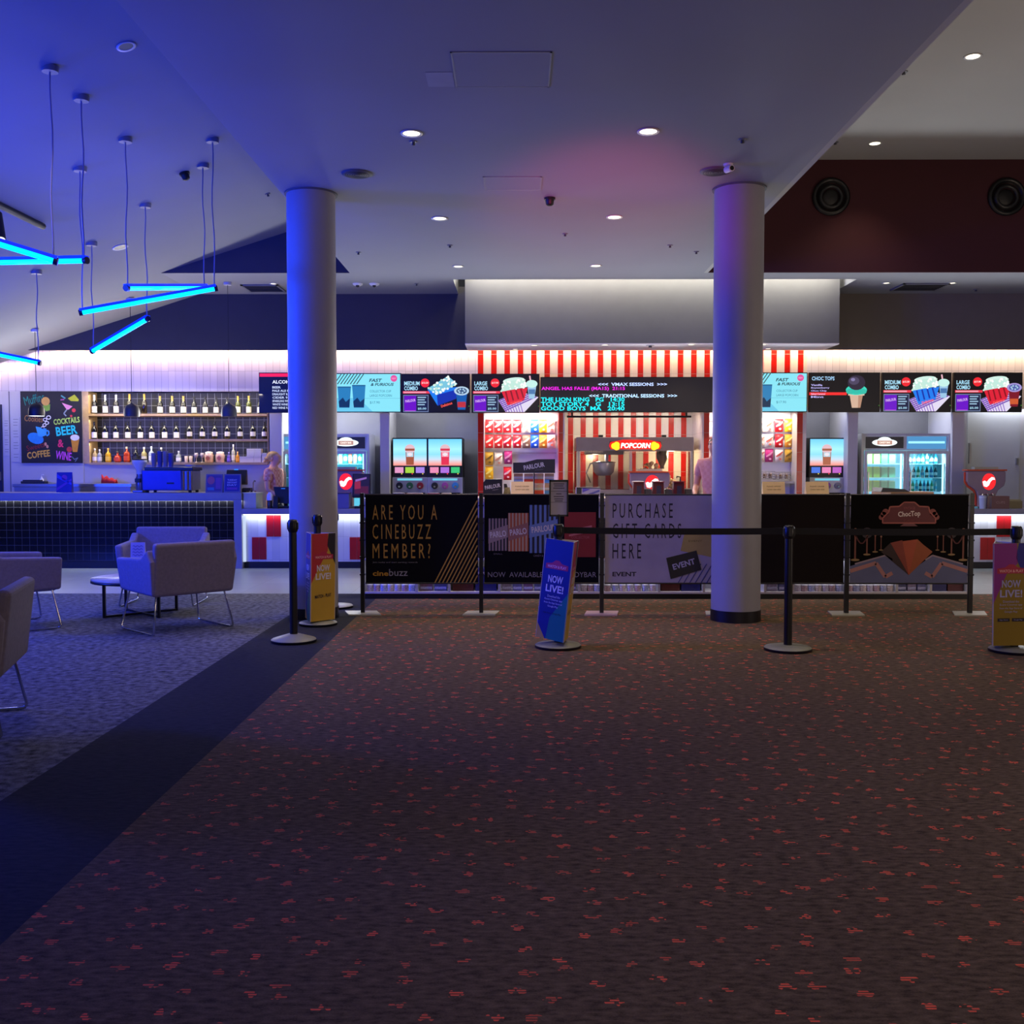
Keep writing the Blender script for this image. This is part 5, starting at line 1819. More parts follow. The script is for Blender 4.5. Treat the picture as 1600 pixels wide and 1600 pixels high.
def cups_film(m, w, h):
    b = BZL
    m.rect(b, b, w - b, h - b, -.0005, E('#86e0f0', 1.08))
    m.poly([(b, b), (w * .6, b), (w * .4, h * .36), (b, h * .36)], -.0009, E('#6cccec', 1.0))
    m.rect(b, h * .355, w - b, h * .365, -.0011, E('#68c4e0', 1.0))
    for k in range(8):
        x = w * (.16 + k * .045)
        m.line([(x - w * .10, h * .72), (x, h - b)], w * .012, -.0012, E('#142c34', 1.0))
    for cx, hh in ((.20, .66), (.405, .70)):
        m.poly([(w * (cx - .072), h * .12), (w * (cx + .072), h * .12), (w * (cx + .095), h * hh), (w * (cx - .095), h * hh)], -.0016, E('#2a80b8', 1.0))
        m.poly([(w * (cx - .094), h * (hh - .03)), (w * (cx + .094), h * (hh - .03)), (w * (cx + .095), h * hh), (w * (cx - .095), h * hh)], -.002, E('#1c5c88', 1.0))
        m.poly([(w * (cx - .072), h * .13), (w * (cx + .072), h * .13), (w * (cx + .08), h * .36), (w * (cx + .02), h * .27), (w * (cx - .02), h * .38), (w * (cx - .08), h * .28)], -.002, E('#0c3050', 1.0))
    m.text('FAST', w * .55, h * .775, w * .17, h * .085, -.0016, E('#0c2c3c', 1.0), bold=True, shear=.3)
    m.text('& FURIOUS', w * .57, h * .675, w * .32, h * .075, -.0016, E('#0c2c3c', 1.0), bold=True, shear=.3)
    m.text('COLLECTOR CUP', w * .56, h * .51, w * .30, h * .06, -.0016, E('#2c7c9c', 1.0))
    m.text('LARGE POPCORN', w * .56, h * .40, w * .31, h * .06, -.0016, E('#2c7c9c', 1.0))
    m.text('$17.90', w * .56, h * .215, w * .14, h * .07, -.0016, E('#2c7c9c', 1.0))
    m.disc(w * .90, h * .865, h * .085, -.0016, E('#e04c94', 1.1))
    m.text('NEW', w * .90, h * .865, h * .11, h * .045, -.002, E('#f8a8d0', 1.0), bold=True, align='C')


def alcohol(m, w, h):
    b = BZL
    m.rect(b, b, w - b, h - b, -.0005, SBG)
    m.rect(b, h * .895, w - b, h - b, -.001, E('#f01c48', 1.1))
    m.text('ALCOHOL', w * .19, h * .725, w * .34, h * .085, -.001, E('#e8ecf8', 1.15), bold=True)
    for k, s in enumerate(('BEER', 'PALE ALE 8.50', 'DRAUGHT 8.50', 'CIDER 9.00', 'SPARKLING WINE', 'WHITE WINE 9.50', 'RED WINE 9.50')):
        m.text(s, w * .19, h * (.605 - k * .085), w * (.12 if k == 0 else .26 + .03 * (k % 2)), h * .055, -.001, E('#c8d4ec', 1.1), bold=True)
    m.rect(w * .62, h * .1, w * .95, h * .8, -.001, E('#14182c', 1.0))
    for k in range(6):
        m.rect(w * .65, h * (.72 - k * .1), w * (.9 - .03 * (k % 2)), h * (.75 - k * .1), -.0014, E('#a8b4cc', 1.0))


def choctops(m, w, h):
    b = BZL
    m.rect(b, b, w - b, h - b, -.0005, SBG)
    m.text('CHOC TOPS', w * .035, h * .80, w * .32, h * .10, -.001, E('#a0ccf0', 1.1), bold=True)
    for k, s in enumerate(('Vanilla', 'Boysenberry', 'Choc Chip', 'Salted Caramel', 'Mint')):
        if k == 3:
            m.rect(w * .0, h * .43, w * .53, h * .50, -.001, E('#f02828', 1.1))
        m.text(s, w * .025, h * (.66 - k * .075), w * (.16, .26, .22, .20, .18)[k], h * .05, -.0014, E('#b8b0f0' if k != 3 else '#ffb0d8', 1.1), bold=True)
    cx = w * .665
    m.poly([(cx - w * .095, h * .45), (cx - w * .06, h * .11), (cx + w * .06, h * .11), (cx + w * .095, h * .45)], -.0014, E('#d8b49c', 1.0))
    m.poly([(cx + w * .03, h * .45), (cx + w * .025, h * .11), (cx + w * .06, h * .11), (cx + w * .095, h * .45)], -.0016, E('#b88c74', 1.0))
    m.rect(cx - w * .115, h * .42, cx + w * .115, h * .47, -.0018, E('#e4c4ac', 1.0))
    m.disc(cx, h * .56, w * .15, -.002, E('#38d8c0', 1.0), rz=h * .13)
    for k in (-1, 0, 1):
        m.disc(cx + k * w * .085, h * .52, w * .06, -.0024, E('#30c0ac', 1.0), rz=h * .07)
    m.disc(cx - w * .0, h * .745, w * .125, -.003, E('#2c2438', 1.0), rz=h * .19)
    m.disc(cx - w * .035, h * .79, w * .075, -.0034, E('#4c4460', 1.0), rz=h * .10)
    m.disc(cx - w * .05, h * .82, w * .03, -.0038, E('#8880b0', 1.0), rz=h * .04)


screen(405, 514.5, 582, 645, 'black menu screen with a red top band listing drinks, beside the bottle shelves', alcohol)
screen(516, 626.5, 583, 644.5, 'turquoise menu screen with blue cups, just right of the blue column', cups_film)
screen(627.5, 734, 584, 645, 'menu screen with a blue popcorn box and lidded cup, over the twin frozen drink machines', combo('MEDIUM', False, True, False))
screen(737, 843, 584, 645, 'menu screen with a red popcorn box on a checked cloth, left of the dot-matrix board', combo('LARGE', True, False, True))
screen(1151, 1262, 582, 644, 'turquoise menu screen with a blue cup, just right of the right column', cups_film)
screen(1264, 1375.5, 582, 644, 'black menu screen with an ice cream cone', choctops)
screen(1377.5, 1487, 582, 644, 'menu screen with a blue popcorn box on a checked cloth, right of the cone screen', combo('MEDIUM', False, False, True))
screen(1489.5, 1598, 582, 644, 'menu screen with a red popcorn box and lidded red cup, last on the right', combo('LARGE', True, True, False))


def led_board(m, w, h):
    m.rect(.01, .01, w - .01, h - .01, -.0005, E('#15131a', 1.0))
    w = w * 1.0867
    m.text('ANGEL HAS FALLE (MA15)  21:15', w * .004, h * .60, w * .395, h * .125, -.0012, E('#e010d8', 1.3), bold=True)
    m.text('<<<  VMAX SESSIONS  >>>', w * .272, h * .745, w * .325, h * .095, -.0012, E('#b8ccff', 1.5), bold=True)
    m.text('<<<  TRADITIONAL SESSIONS  >>>', w * .230, h * .415, w * .415, h * .10, -.0012, E('#b8dcff', 1.5), bold=True)
    cy = E('#08e4f0', 1.4)
    for k, (s, z, ww) in enumerate((('THE LION KING   PG   14:30', .30, .395), ('TOY STORY 4   G   13:15', .17, .395), ('GOOD BOYS  MA   20:40', .045, .395))):
        m.text(s, w * .002, h * z, w * ww, h * .122, -.0012, cy, bold=True)


tb = screen(844.5, 1149.5, 589, 644, 'long black dot-matrix board with magenta and cyan session times, between the menu screens', led_board, Y=14.46, group=None, name='session_board', depth=0.10)

# ================================================================ counters behind the fence
YC = 10.55
cx0, cx1 = at(567.5, 900, YC).x, at(1513, 900, YC).x
ZC = 1.045
t = thing('sweets_counter', 'long low sweets counter with lit glass bays, hidden behind the banner fence', 'counter', ((cx0 + cx1) / 2, YC, 0))
cxm = (cx0 + cx1) / 2
L_ = (cx1 - cx0) / 2
MB().box(-L_, L_, 0.0, .75, ZC - .04, ZC, mat('#c8bcb0', .4)).build('countertop', t, bev=.004)
MB().box(-L_, L_, 0.02, .70, 0.0, .055, mat('#0c0a0c', .5)).build('plinth', t)
MB().box(-L_, L_, .34, .70, .055, ZC - .04, mat('#8c8898', .5)).build('body', t)
MB().box(-L_, L_, .0, .34, .055, .075, mat('#c0bcc4', .4)).build('bay_floor', t)
MB().box(-L_, L_, .0, .34, .40, .42, mat('#c0bcc4', .4)).build('bay_shelf', t)
MB().box(-L_, L_, .01, .34, .84, ZC - .04, mat('#b0acb8', .4)).build('apron', t)
bays = [567.5, 651, 702, 780, 905, 941, 1030, 1100, 1196, 1240, 1322, 1402, 1455, 1513]
for px in bays:
    xx = at(px, 900, YC).x - cxm
    MB().box(max(-L_, xx - .012), min(L_, xx + .012), .0, .34, .075, .84, mat('#c8c8cc', .3, metal=.4)).build('bay_divider', t)
# goods seen in the gap beneath the banners
rnd = random.Random(3)
kk = 0
def goods(px0, px1, kind, ds):
    global kk
    xa, xb = at(px0, 900, YC).x + .02, at(px1, 900, YC).x - .02
    w_ = xb - xa
    nm = {'jar': 'sweets_tub', 'pack': 'sweets_packet', 'box': 'sweets_box'}[kind]
    n = max(2, round(w_ / {'jar': .075, 'pack': .12, 'box': .20}[kind]))
    for j in range(n):
        x = xa + (j + .5) * w_ / n
        pal = {'jar': ('#b0a8c0', '#a88c98', '#9aa0c8', '#c0b0b0'), 'pack': ('#5a5880', '#6c4a62', '#48486c', '#7a6c88'), 'box': ('#481420', '#18205c', '#4a1a1c', '#202058')}[kind]
        t2 = thing(nm, f'{ORD[j]} of the {ds}', {'jar': 'tub', 'pack': 'packet', 'box': 'box'}[kind], (x, YC + .06, .0762), 0, ds)
        col = pal[(j + kk) % len(pal)]
        if kind == 'jar':
            MB().lathe([(.030, 0), (.034, .006), (.034, .055), (.030, .06)], mat(col, .25, var=.3, scale=60), n=14).build('tub', t2)
            MB().lathe([(.035, .0605), (.035, .072), (0, .073)], mat('#c8c8d4', .25), n=14).build('lid', t2)
        elif kind == 'pack':
            MB().box(-w_ / n * .44, w_ / n * .44, 0, .05, 0, .20, mat(col, .35, var=.3, scale=30)).build('packet', t2, bev=.008)
            MB().box(-w_ / n * .40, w_ / n * .40, -.002, .002, .02, .045, mat('#9a98b8', .4, var=.3, scale=60)).build('band', t2)
        else:
            MB().box(-w_ / n * .46, w_ / n * .46, 0, .16, 0, .24, mat(col, .4, var=.15, scale=20)).build('box', t2)
            MB().box(-w_ / n * .46, w_ / n * .46, -.002, .0, .17, .20, mat('#7c6c88', .4)).build('band', t2)
    kk += 1


goods(567.5, 651, 'jar', 'clear sweets tubs under the first black banner')
goods(651, 702, 'pack', 'dark packets right of the tubs under the first banner')
goods(702, 780, 'box', 'red and blue sweets boxes under the second banner post')
goods(780, 905, 'pack', 'dull packets left of the blue sleeve sign')
goods(905, 941, 'jar', 'shiny tubs just right of the blue sleeve sign')
goods(941, 1030, 'jar', 'sweets tubs under the pale lilac banner')
goods(1030, 1100, 'box', 'dark red boxes just left of the right column')
goods(1196, 1240, 'pack', 'reddish packets under the plain black banner')
goods(1240, 1322, 'jar', 'pale tubs under the plain black banner, right half')
goods(1322, 1402, 'jar', 'colourful shiny tubs under the cone banner')
goods(1402, 1455, 'pack', 'dull purple packets under the cone banner')
goods(1455, 1513, 'box', 'dark red boxes at the right end of the sweets counter')
lamp('bay_light', 'AREA', (cxm, YC + .03, .39), 7.5, (0.95, 0.92, 1.0), target=(cxm, YC + .12, .1), shape='RECTANGLE', size=L_ * 1.95, size_y=.03)

# ---- things standing on the sweets counter
def on_c(name, label, cat, px, Y=10.85, group=None, rz=0):
    return thing(name, label, cat, (at(px, 770, Y).x, Y, ZC + .0008), rz, group)


t = on_c('display_box', 'black display box with slanted white lettering, beside the striped pier', 'box', 769, Y=10.80)
MB().prism_y([(-.095, 0), (.105, 0), (.105, .19), (-.065, .19), (-.095, .155)], 0, .16, mat('#131318', .5)).build('box', t)
pr = MB()
pr.text('PARLOUR', .005, .115, .165, .042, -.0012, mat('#c8c0a8', .5), bold=True, align='C', rot=R(10))
pr.text('popcorn', .035, .078, .06, .014, -.0012, mat('#8c8678', .5), align='C', rot=R(6))
pr.rect(-.075, .008, .09, .03, -.0012, mat('#8a8890', .5))
pr.build('print', t)
t = on_c('snack_packet', 'small pale and dark snack packet leaning beside the black display box', 'packet', 791, Y=10.90, rz=R(-12))
MB().hexa([(-.04, 0, 0), (.045, 0, 0), (.045, .05, 0), (-.04, .05, 0)], [(-.02, .02, .10), (.03, .02, .105), (.03, .035, .105), (-.02, .035, .10)], mat('#8f866c', .5, var=.5, scale=35)).build('packet', t)
MB().hexa([(-.03, .052, .03), (.02, .052, .03), (.02, .07, .03), (-.03, .07, .03)], [(-.04, .06, .14), (-.01, .06, .14), (-.01, .07, .14), (-.04, .07, .14)], mat('#3c3848', .5)).build('flap', t)
for k, (px, w_, ds) in enumerate(((816, .235, 'pale yellow notice card standing left of the framed queue notice'), (1210, .235, 'pale yellow notice card just right of the right column'), (1278, .24, 'pale yellow notice card in front of the right frozen drink machine'))):
    t = on_c('notice_card', ds, 'notice', px, Y=10.78, group='yellow notice cards')
    h_ = .165
    MB().prism_x([(0, 0), (.09, 0), (.048, h_), (.042, h_)], -w_ / 2, w_ / 2, mat('#f2d488', .6)).build('card', t)
    pr = MB()
    for j, s_ in enumerate(('PLEASE ORDER', 'CANDY BAR HERE')):
        pr.text(s_, 0, .115 - j * .032, w_ * .62, .014, -.0012, mat('#8c7238', .6), align='C')
    pr.v = [(a, b + c_ * .255, c_) for a, b, c_ in pr.v]
    pr.build('print', t)
# tall stand of striped popcorn bags with a black header
t = on_c('popcorn_stand', 'display stand of striped snack boxes under a black curved header with white lettering', 'display stand', 834.5, Y=11.02)
hw = .225
hz = .255
hd = [(-hw, hz), (hw, hz), (hw, hz + .15), (.03, hz + .148), (-.10, hz + .115), (-hw, hz + .112)]
MB().prism_y(hd, 0, .02, mat('#24252c', .5)).build('header', t)
pr = MB()
pr.text('PARLOUR', .0, hz + .075, .225, .052, -.0014, mat('#b0b0b8', .5), bold=True, align='C', rot=R(10))
pr.text('gourmet popcorn', .055, hz + .035, .09, .012, -.0014, mat('#70707a', .5), align='C', rot=R(5))
pr.build('header_print', t)
MB().box(-.006, .006, -.006, .006, 0, hz, M_BLACK).build('pole', t)
MB().box(-hw, hw, -.01, .14, 0, .012, mat('#5a5870', .5)).build('tray', t)
for row in range(2):
    for k in range(4):
        x0 = -hw + .004 + k * .1115
        c1, c2 = (('#b08458', '#8aa0b0'), ('#c09870', '#c03c24'), ('#b89880', '#c84020'), ('#a88860', '#4a88b4'))[k]
        place('sb%d' % k, 'snack_box', f'{"blue" if k in (0, 3) else "red"} striped snack box, {ORD[k]} in the {("lower","upper")[row]} row of the header stand', 'box',
              (t.location.x + x0 + .052, 11.02 + .03, ZC + .0135 + row * .12), 'striped snack boxes on the stand',
              lambda kd, c1=c1, c2=c2: [('box', MB().box(-.050, .050, 0, .09, 0, .118, mat(c1, .5)), None),
                                        ('band', MB().box(-.0502, .0502, -.001, .06, .015, .055, mat(c2, .5)), None),
                                        ('pale_band', MB().box(-.0501, .0501, -.0008, .06, .062, .085, mat('#b8b8a8', .5)), None)])
t = on_c('leaflet_rack', 'flat rack of blue, red and purple leaflets below the header stand', 'leaflets', 845, Y=10.70)
for k, c_ in enumerate(('#3048a8', '#5a2038', '#602868')):
    MB().box(-.15 + k * .10, -.055 + k * .10, 0, .05, 0, .030, mat(c_, .5)).build('leaflet_pile', t)
# left heap of magazines by the frozen drinks
for k, (px, w_, c_, ds) in enumerate(((622, .13, '#3a2c48', 'dark'), (647, .17, '#b08c58', 'tan'), (677, .12, '#8c2030', 'red'), (697, .10, '#c0b078', 'pale yellow'))):
    t = on_c('magazine_pile', f'{ds} pile of leaflets on the counter before the twin frozen drink machines', 'leaflets', px, Y=10.9, group='leaflet piles')
    MB().box(-w_ / 2, w_ / 2, 0, .12, 0, .040, mat(c_, .5)).build('pile', t)
    MB().box(-w_ / 2 + .01, w_ / 2 - .01, .005, .11, .040, .043, mat('#b8b0a0', .5)).build('cover', t)
# sign box in front of the popcorn machine
t = on_c('display_carton', 'small white carton with a violet stripe, in front of the popcorn machine', 'box', 919, Y=10.82)
MB().box(-.125, .13, 0, .12, 0, .105, mat('#a8a4b0', .5)).build('carton', t)
pr = MB()
pr.rect(-.125, .0, -.07, .105, -.001, mat('#2a3430', .5))
pr.poly([(-.06, .05), (.02, .085), (-.06, .10)], -.001, mat('#5850a8', .5)); pr.poly([(-.02, .01), (.12, .06), (.12, .08), (-.02, .03)], -.001, mat('#5a5c98', .5))
pr.rect(-.125, .095, .13, .105, -.0014, mat('#16161c', .5))
pr.build('print', t)
for k, (px, ds) in enumerate(((998, 'left'), (1029, 'middle'), (1061, 'right, with a small pump on it'))):
    t = on_c('drinks_caddy', f'dark red cup caddy on the counter in front of the popcorn machine, the {ds} one' if k < 2 else 'dark red cup caddy with a small pump on it, before the popcorn machine', 'caddy', px, Y=10.84, group='dark red caddies')
    MB().hexa([(-.062, 0, 0), (.062, 0, 0), (.062, .11, 0), (-.062, .11, 0)], [(-.055, 0, .155), (.055, 0, .155), (.055, .11, .155), (-.055, .11, .155)], mat('#5a101c', .4)).build('body', t, bev=.005)
    MB().box(-.06, .06, -.006, .116, .155, .168, mat('#7c1828', .4)).build('lid', t)
    MB().box(-.022, .028, -.003, .0, .03, .12, mat('#302c48', .4)).build('badge', t)
    if k == 2:
        MB().tube([(.02, .05, .168), (.02, .05, .215), (-.02, .03, .22), (-.02, .03, .20)], .007, M_BLACK).build('pump', t)
for k, px in enumerate((1013, 1045, 1076)):
    t = on_c('napkin_box', f'low grey napkin box on the counter, {ORD[k]} from the left between the red caddies', 'box', px, Y=10.86, group='grey napkin boxes')
    MB().box(-.035, .035, 0, .10, 0, .085, mat('#4a4850', .5)).build('box', t, bev=.004)
    MB().box(-.025, .025, .02, .08, .085, .092, mat('#a8a4a0', .7)).build('napkins', t)
# right part
t = on_c('leaflet_rack', 'row of red and brown leaflets along the counter right of the right column', 'leaflets', 1230, Y=10.72)
for k, (c_, w_) in enumerate((('#4a1420', .10), ('#8c4a28', .10), ('#9a2028', .11), ('#7a4a30', .10))):
    MB().box(-.22 + k * .11, -.22 + k * .11 + w_, 0, .05, 0, .022, mat(c_, .5)).build('leaflet_pile', t)
for px, ds in ((1418, 'open flat cardboard box with a dark lid, before the drinks fridges'),):
    t = on_c('cardboard_box', ds, 'box', px, Y=10.95)
    MB().box(-.28, .28, 0, .3, 0, .055, mat('#b8946c', .7)).build('box', t)
    MB().hexa([(-.29, -.02, .055), (.02, -.02, .055), (.02, .28, .055), (-.29, .28, .055)], [(-.27, -.02, .10), (-.04, -.02, .085), (-.04, .28, .085), (-.27, .28, .10)], mat('#23252e', .5)).build('lid', t, label='dark folded lid')
    MB().box(-.18, .28, -.012, -.001, .012, .034, mat('#5a2030', .5)).build('stripe_label', t)
    MB().box(-.275, -.185, -.02, -.001, .004, .05, mat('#c8b8a0', .6)).build('flap', t)

# ================================================================ back counters and machines
def back_counter(x0, x1, z, label, Y0=14.86, Y1=15.55):
    t = thing('back_counter', label, 'counter', ((x0 + x1) / 2, Y0, 0))
    a = (x1 - x0) / 2
    MB().box(-a, a, 0, Y1 - Y0, z - .04, z, mat('#a8a8b0', .4)).build('countertop', t, bev=.003)
    MB().box(-a + .01, a - .01, .03, Y1 - Y0, .1, z - .04, mat('#7a7a82', .5)).build('cupboard', t)
    MB().box(-a + .02, a - .02, .06, Y1 - Y0, 0, .1, M_BLACK).build('plinth', t)


back_counter(-1.80, -.60, .98, 'grey back counter carrying the twin frozen drink machines')
back_counter(4.17, 4.74, .98, 'grey back counter carrying the single frozen drink machine')
back_counter(XC + .03, XD - .03, .98, 'grey back counter carrying the popcorn machine', Y0=14.80)


def drink_machine(px, label, fluid, btn, dials):
    Y = 14.92
    x = at(px, 700, Y).x
    t = thing('frozen_drink_machine', label, 'drink machine', (x, Y, .981), 0, 'frozen drink machines')
    w = .255
    zt = at(px, 684, Y).z - .981
    MB().box(-w, w, .0, .50, .24, zt, mat('#101016', .4)).build('body', t, bev=.006)
    MB().box(-w, w, -.04, .50, .0, .24, mat('#a4a8b0', .35, metal=.2)).build('console', t, bev=.006)
    z0, z1 = at(px, 727.5, Y).z - .981, at(px, 686, Y).z - .981
    m = MB()
    a = w - .012
    stops = ((0, '#f08c80'), (.10, '#ecb0ac'), (.24, '#c8dcee'), (.42, '#8cdcfc'), (.62, '#a4ecff'), (1.0, '#70ccf8'))
    NB = 20
    for k in range(NB):
        u = (k + .5) / NB
        for (u0, c0), (u1, c1) in zip(stops, stops[1:]):
            if u0 <= u <= u1:
                f = (u - u0) / (u1 - u0)
                cc = '#' + ''.join('%02x' % round(int(c0[i:i + 2], 16) * (1 - f) + int(c1[i:i + 2], 16) * f) for i in (1, 3, 5))
        m.rect(-a, z0 + (z1 - z0) * k / NB, a, z0 + (z1 - z0) * (k + 1) / NB, -.002, em(cc, 1.15))
    H = z1 - z0
    m.poly([(-.055, z0 + .01), (.055, z0 + .01), (.065, z0 + H * .62), (-.065, z0 + H * .62)], -.004, em(fluid, 1.0))
    m.disc(0, z0 + H * .62, .074, -.0046, em('#e8c0c8', 1.0), rz=.07)
    m.rect(-.068, z0 + H * .56, .068, z0 + H * .64, -.0052, em(fluid, .9))
    m.rect(-.05, z0 + H * .33, .05, z0 + H * .50, -.005, em('#b8d8e8' if fluid[1:3] != 'e8' else '#ff9cb0', 1.0))
    m.disc(0, z0 + H * .42, .035, -.0056, em('#f4e8f0', 1.0), rz=.025)
    m.build('picture_panel', t, label='lit picture of a frozen drink')
    zb0 = at(px, 739, Y).z - .981
    for k, c_ in enumerate(btn):
        xx = -w + .035 + k * .153
        b = MB().box(xx, xx + .125, -.012, .0, zb0, zb0 + .085, em(c_, 1.0)).build('flavour_button', t)
        MB().disc(xx + .10, zb0 - .012, .009, -.006, em('#e8d850' if k != 1 else '#ff3040', 1.2), n=8).build('indicator', t)
    dn = MB()
    dn.rect(-.18, .195, .18, .225, -.042, em('#6cc8e0', 1.0))
    dn.build('console_strip', t)
    for k, c_ in enumerate(dials):
        xx = -.15 + k * .15
        d = MB().cone((xx, -.041, .12), (xx, -.062, .12), .05, .048, mat(c_, .35), n=20).build('tap_disc', t)
        MB().cone((xx, -.063, .115), (xx, -.09, .105), .012, .016, M_CHROME, n=12).build('nozzle', d)
    MB().box(-.22, .22, -.14, -.041, .0, .02, M_BLACK).build('drip_tray', t)
    return t


drink_machine(640.5, 'frozen drink machine with an iced brown drink picture, left of the twin machines', '#a8562c', ('#e89cc8', '#a8d838', '#a884e8'), ('#16161a', '#2a6a48', '#8a1c28'))
drink_machine(695.5, 'frozen drink machine with a red drink picture, right of the twin machines', '#e8304c', ('#f090b8', '#b070e0', '#38c878'), ('#20242c', '#b058a8', '#3a90c8'))
drink_machine(1292, 'single frozen drink machine with a brown drink picture, right of the striped wall', '#b0664a', ('#4878e8', '#f088c0', '#c060c8'), ('#24242c', '#8a3c98', '#70707c'))

# ---- popcorn machine
xa, xb = at(886, 650, 14.84).x, at(1080, 650, 14.84).x
t = thing('lamp_rail', 'thin black rail under the dot-matrix board above the popcorn machine', 'rail', ((xa + xb) / 2, 14.84, at(980, 651, 14.84).z))
MB().box(-(xb - xa) / 2, (xb - xa) / 2, -.015, .015, -.014, .014, M_BLACK).build('rail', t)
for q in (-1, 1):
    MB().box(q * (xb - xa) * .46 - .012, q * (xb - xa) * .46 + .012, -.012, .012, .014, 2.545 - t.location.z, M_BLACK).build('hanger', t)
YP = 14.88
px0, px1 = at(900.5, 700, YP).x, at(1084, 700, YP).x
pxm, pw = (px0 + px1) / 2, (px1 - px0) / 2
zt = at(990, 683, YP).z
zh = at(990, 704.5, YP).z
zb_ = .981
t = thing('popcorn_machine', 'large glass popcorn machine with a glowing red and yellow sign on its steel hood', 'popcorn machine', (pxm, YP, zb_))
T, Hh = zt - zb_, zh - zb_
MB().box(-pw, pw, -.0, .55, Hh, T, mat('#8c8486', .3, metal=.6)).build('hood', t, bev=.01)
MB().box(-pw, pw, .0, .55, .0, .06, mat('#8c8486', .3, metal=.6)).build('base', t, bev=.006)
for q in (-pw + .03, pw - .03, -.06):
    MB().box(q - .018, q + .018, .0, .03, .06, Hh, mat('#a8a4a8', .3, metal=.6)).build('post', t)
for q in (-1, 1):
    MB().box(q * pw - .004, q * pw + .004, .03, .5, .06, Hh, glass()).build('side_glass', t)
for a, b in ((-pw + .05, -.08), (-.04, pw - .05)):
    MB().box(a, b, .008, .012, .06, Hh, glass()).build('front_glass', t)
for q in (-.30, .27):
    MB().box(pxm * 0 + q * pw * 1.9 - .03, q * pw * 1.9 + .03, .1, .2, T, T + .035, M_BLACK).build('vent_cap', t)
# sign
sg = MB()
sg.poly([(-.36 + .005, 0), (.36, 0), (.38, .05), (.36, .10), (.18, .135), (-.18, .135), (-.36, .10), (-.38, .05)], 0, em('#f01408', 1.4))
sg.v = [(a, -.030, c_ + Hh - .01 + .035) for a, b, c_ in sg.v]
z0 = Hh + .025
for s in (-1, 1):
    for k in range(3):
        sg.disc(s * (.27 + .035 * (k % 2)), z0 + .045 + (k - 1) * .018, .045, -.034 - .0005 * k, em('#ffc81c', 1.7), n=12)
sg.text('POPCORN', 0, z0 + .052, .42, .075, -.037, em('#ffe8e0', 3.0, True), bold=True, align='C', shear=.15)
MB().box(-.37, .37, -.028, -.001, z0 + .005, z0 + .11, mat('#5a0c08', .4)).build('sign_box', t)
sg.build('glowing_sign', t, label='glowing sign lettered in white on red')
lamp('popcorn_sign_light', 'POINT', (pxm, YP - .12, zb_ + z0 + .06), 1.2, (1.0, .25, .12), shadow_soft_size=.15)
for q in (-.55, .55):
    lamp('popcorn_lamp', 'POINT', (pxm + q, YP + .28, zb_ + Hh - .05), 16, (1.0, .80, .48), shadow_soft_size=.06)
# kettle on the left
kx = -.42 * pw * 1.2
kt = MB().lathe([(.0, .34), (.10, .345), (.15, .40), (.165, .50), (.165, .53)], mat('#d0d0d8', .25, metal=.5), c=(kx, .28, -.08), n=28, caps=False).build('kettle', t)
MB().lathe([(.175, .53), (.175, .545), (.0, .56)], mat('#b8b8c0', .2, metal=.9), c=(kx, .28, -.08), n=28, caps=False).build('lid', kt)
MB().tube([(kx + .04, .28, .46), (kx + .04, .28, Hh)], .03, mat('#7c7c88', .3, metal=.8)).build('hanger', kt)
MB().tube([(kx - .06, .28, .46), (kx - .20, .26, .44), (kx - .26, .24, .30), (kx - .20, .22, .16)], .010, M_CHROME).build('handle', kt)
MB().box(kx - .28, kx + .28, .15, .40, Hh - .05, Hh, mat('#6c686c', .4, metal=.4)).build('light_bar', t)
# heap of popcorn in the right half: uncountable
hp = MB()
rnd = random.Random(9)
for k in range(240):
    u, v = rnd.random(), rnd.random()
    x = .02 + u * (pw - .16)
    hgt = .30 * math.exp(-((x - .28) / .22) ** 2) + .05
    hp.ball((x, .06 + v * .40, .10 + rnd.random() * hgt), .022 + .012 * rnd.random(), mat('#dcb890', .8, var=.12, scale=40), n=6)
o = hp.build('popcorn_heap')
o.location = (pxm, YP, zb_)
tag(o, 'heap of popcorn inside the right half of the popcorn machine', 'popcorn', kind='stuff')
t2 = thing('scoop_funnel', 'grey funnel hanging inside the popcorn machine on the right', 'funnel', (pxm + .43, YP + .26, zb_ + Hh - .22))
MB().lathe([(.03, 0), (.085, .12), (.085, .218)], mat('#5c5450', .4, metal=.4), n=20).build('funnel', t2)
MB().lathe([(.032, -.04), (.03, .0)], mat('#3a3634', .4), n=16).build('spout', t2)

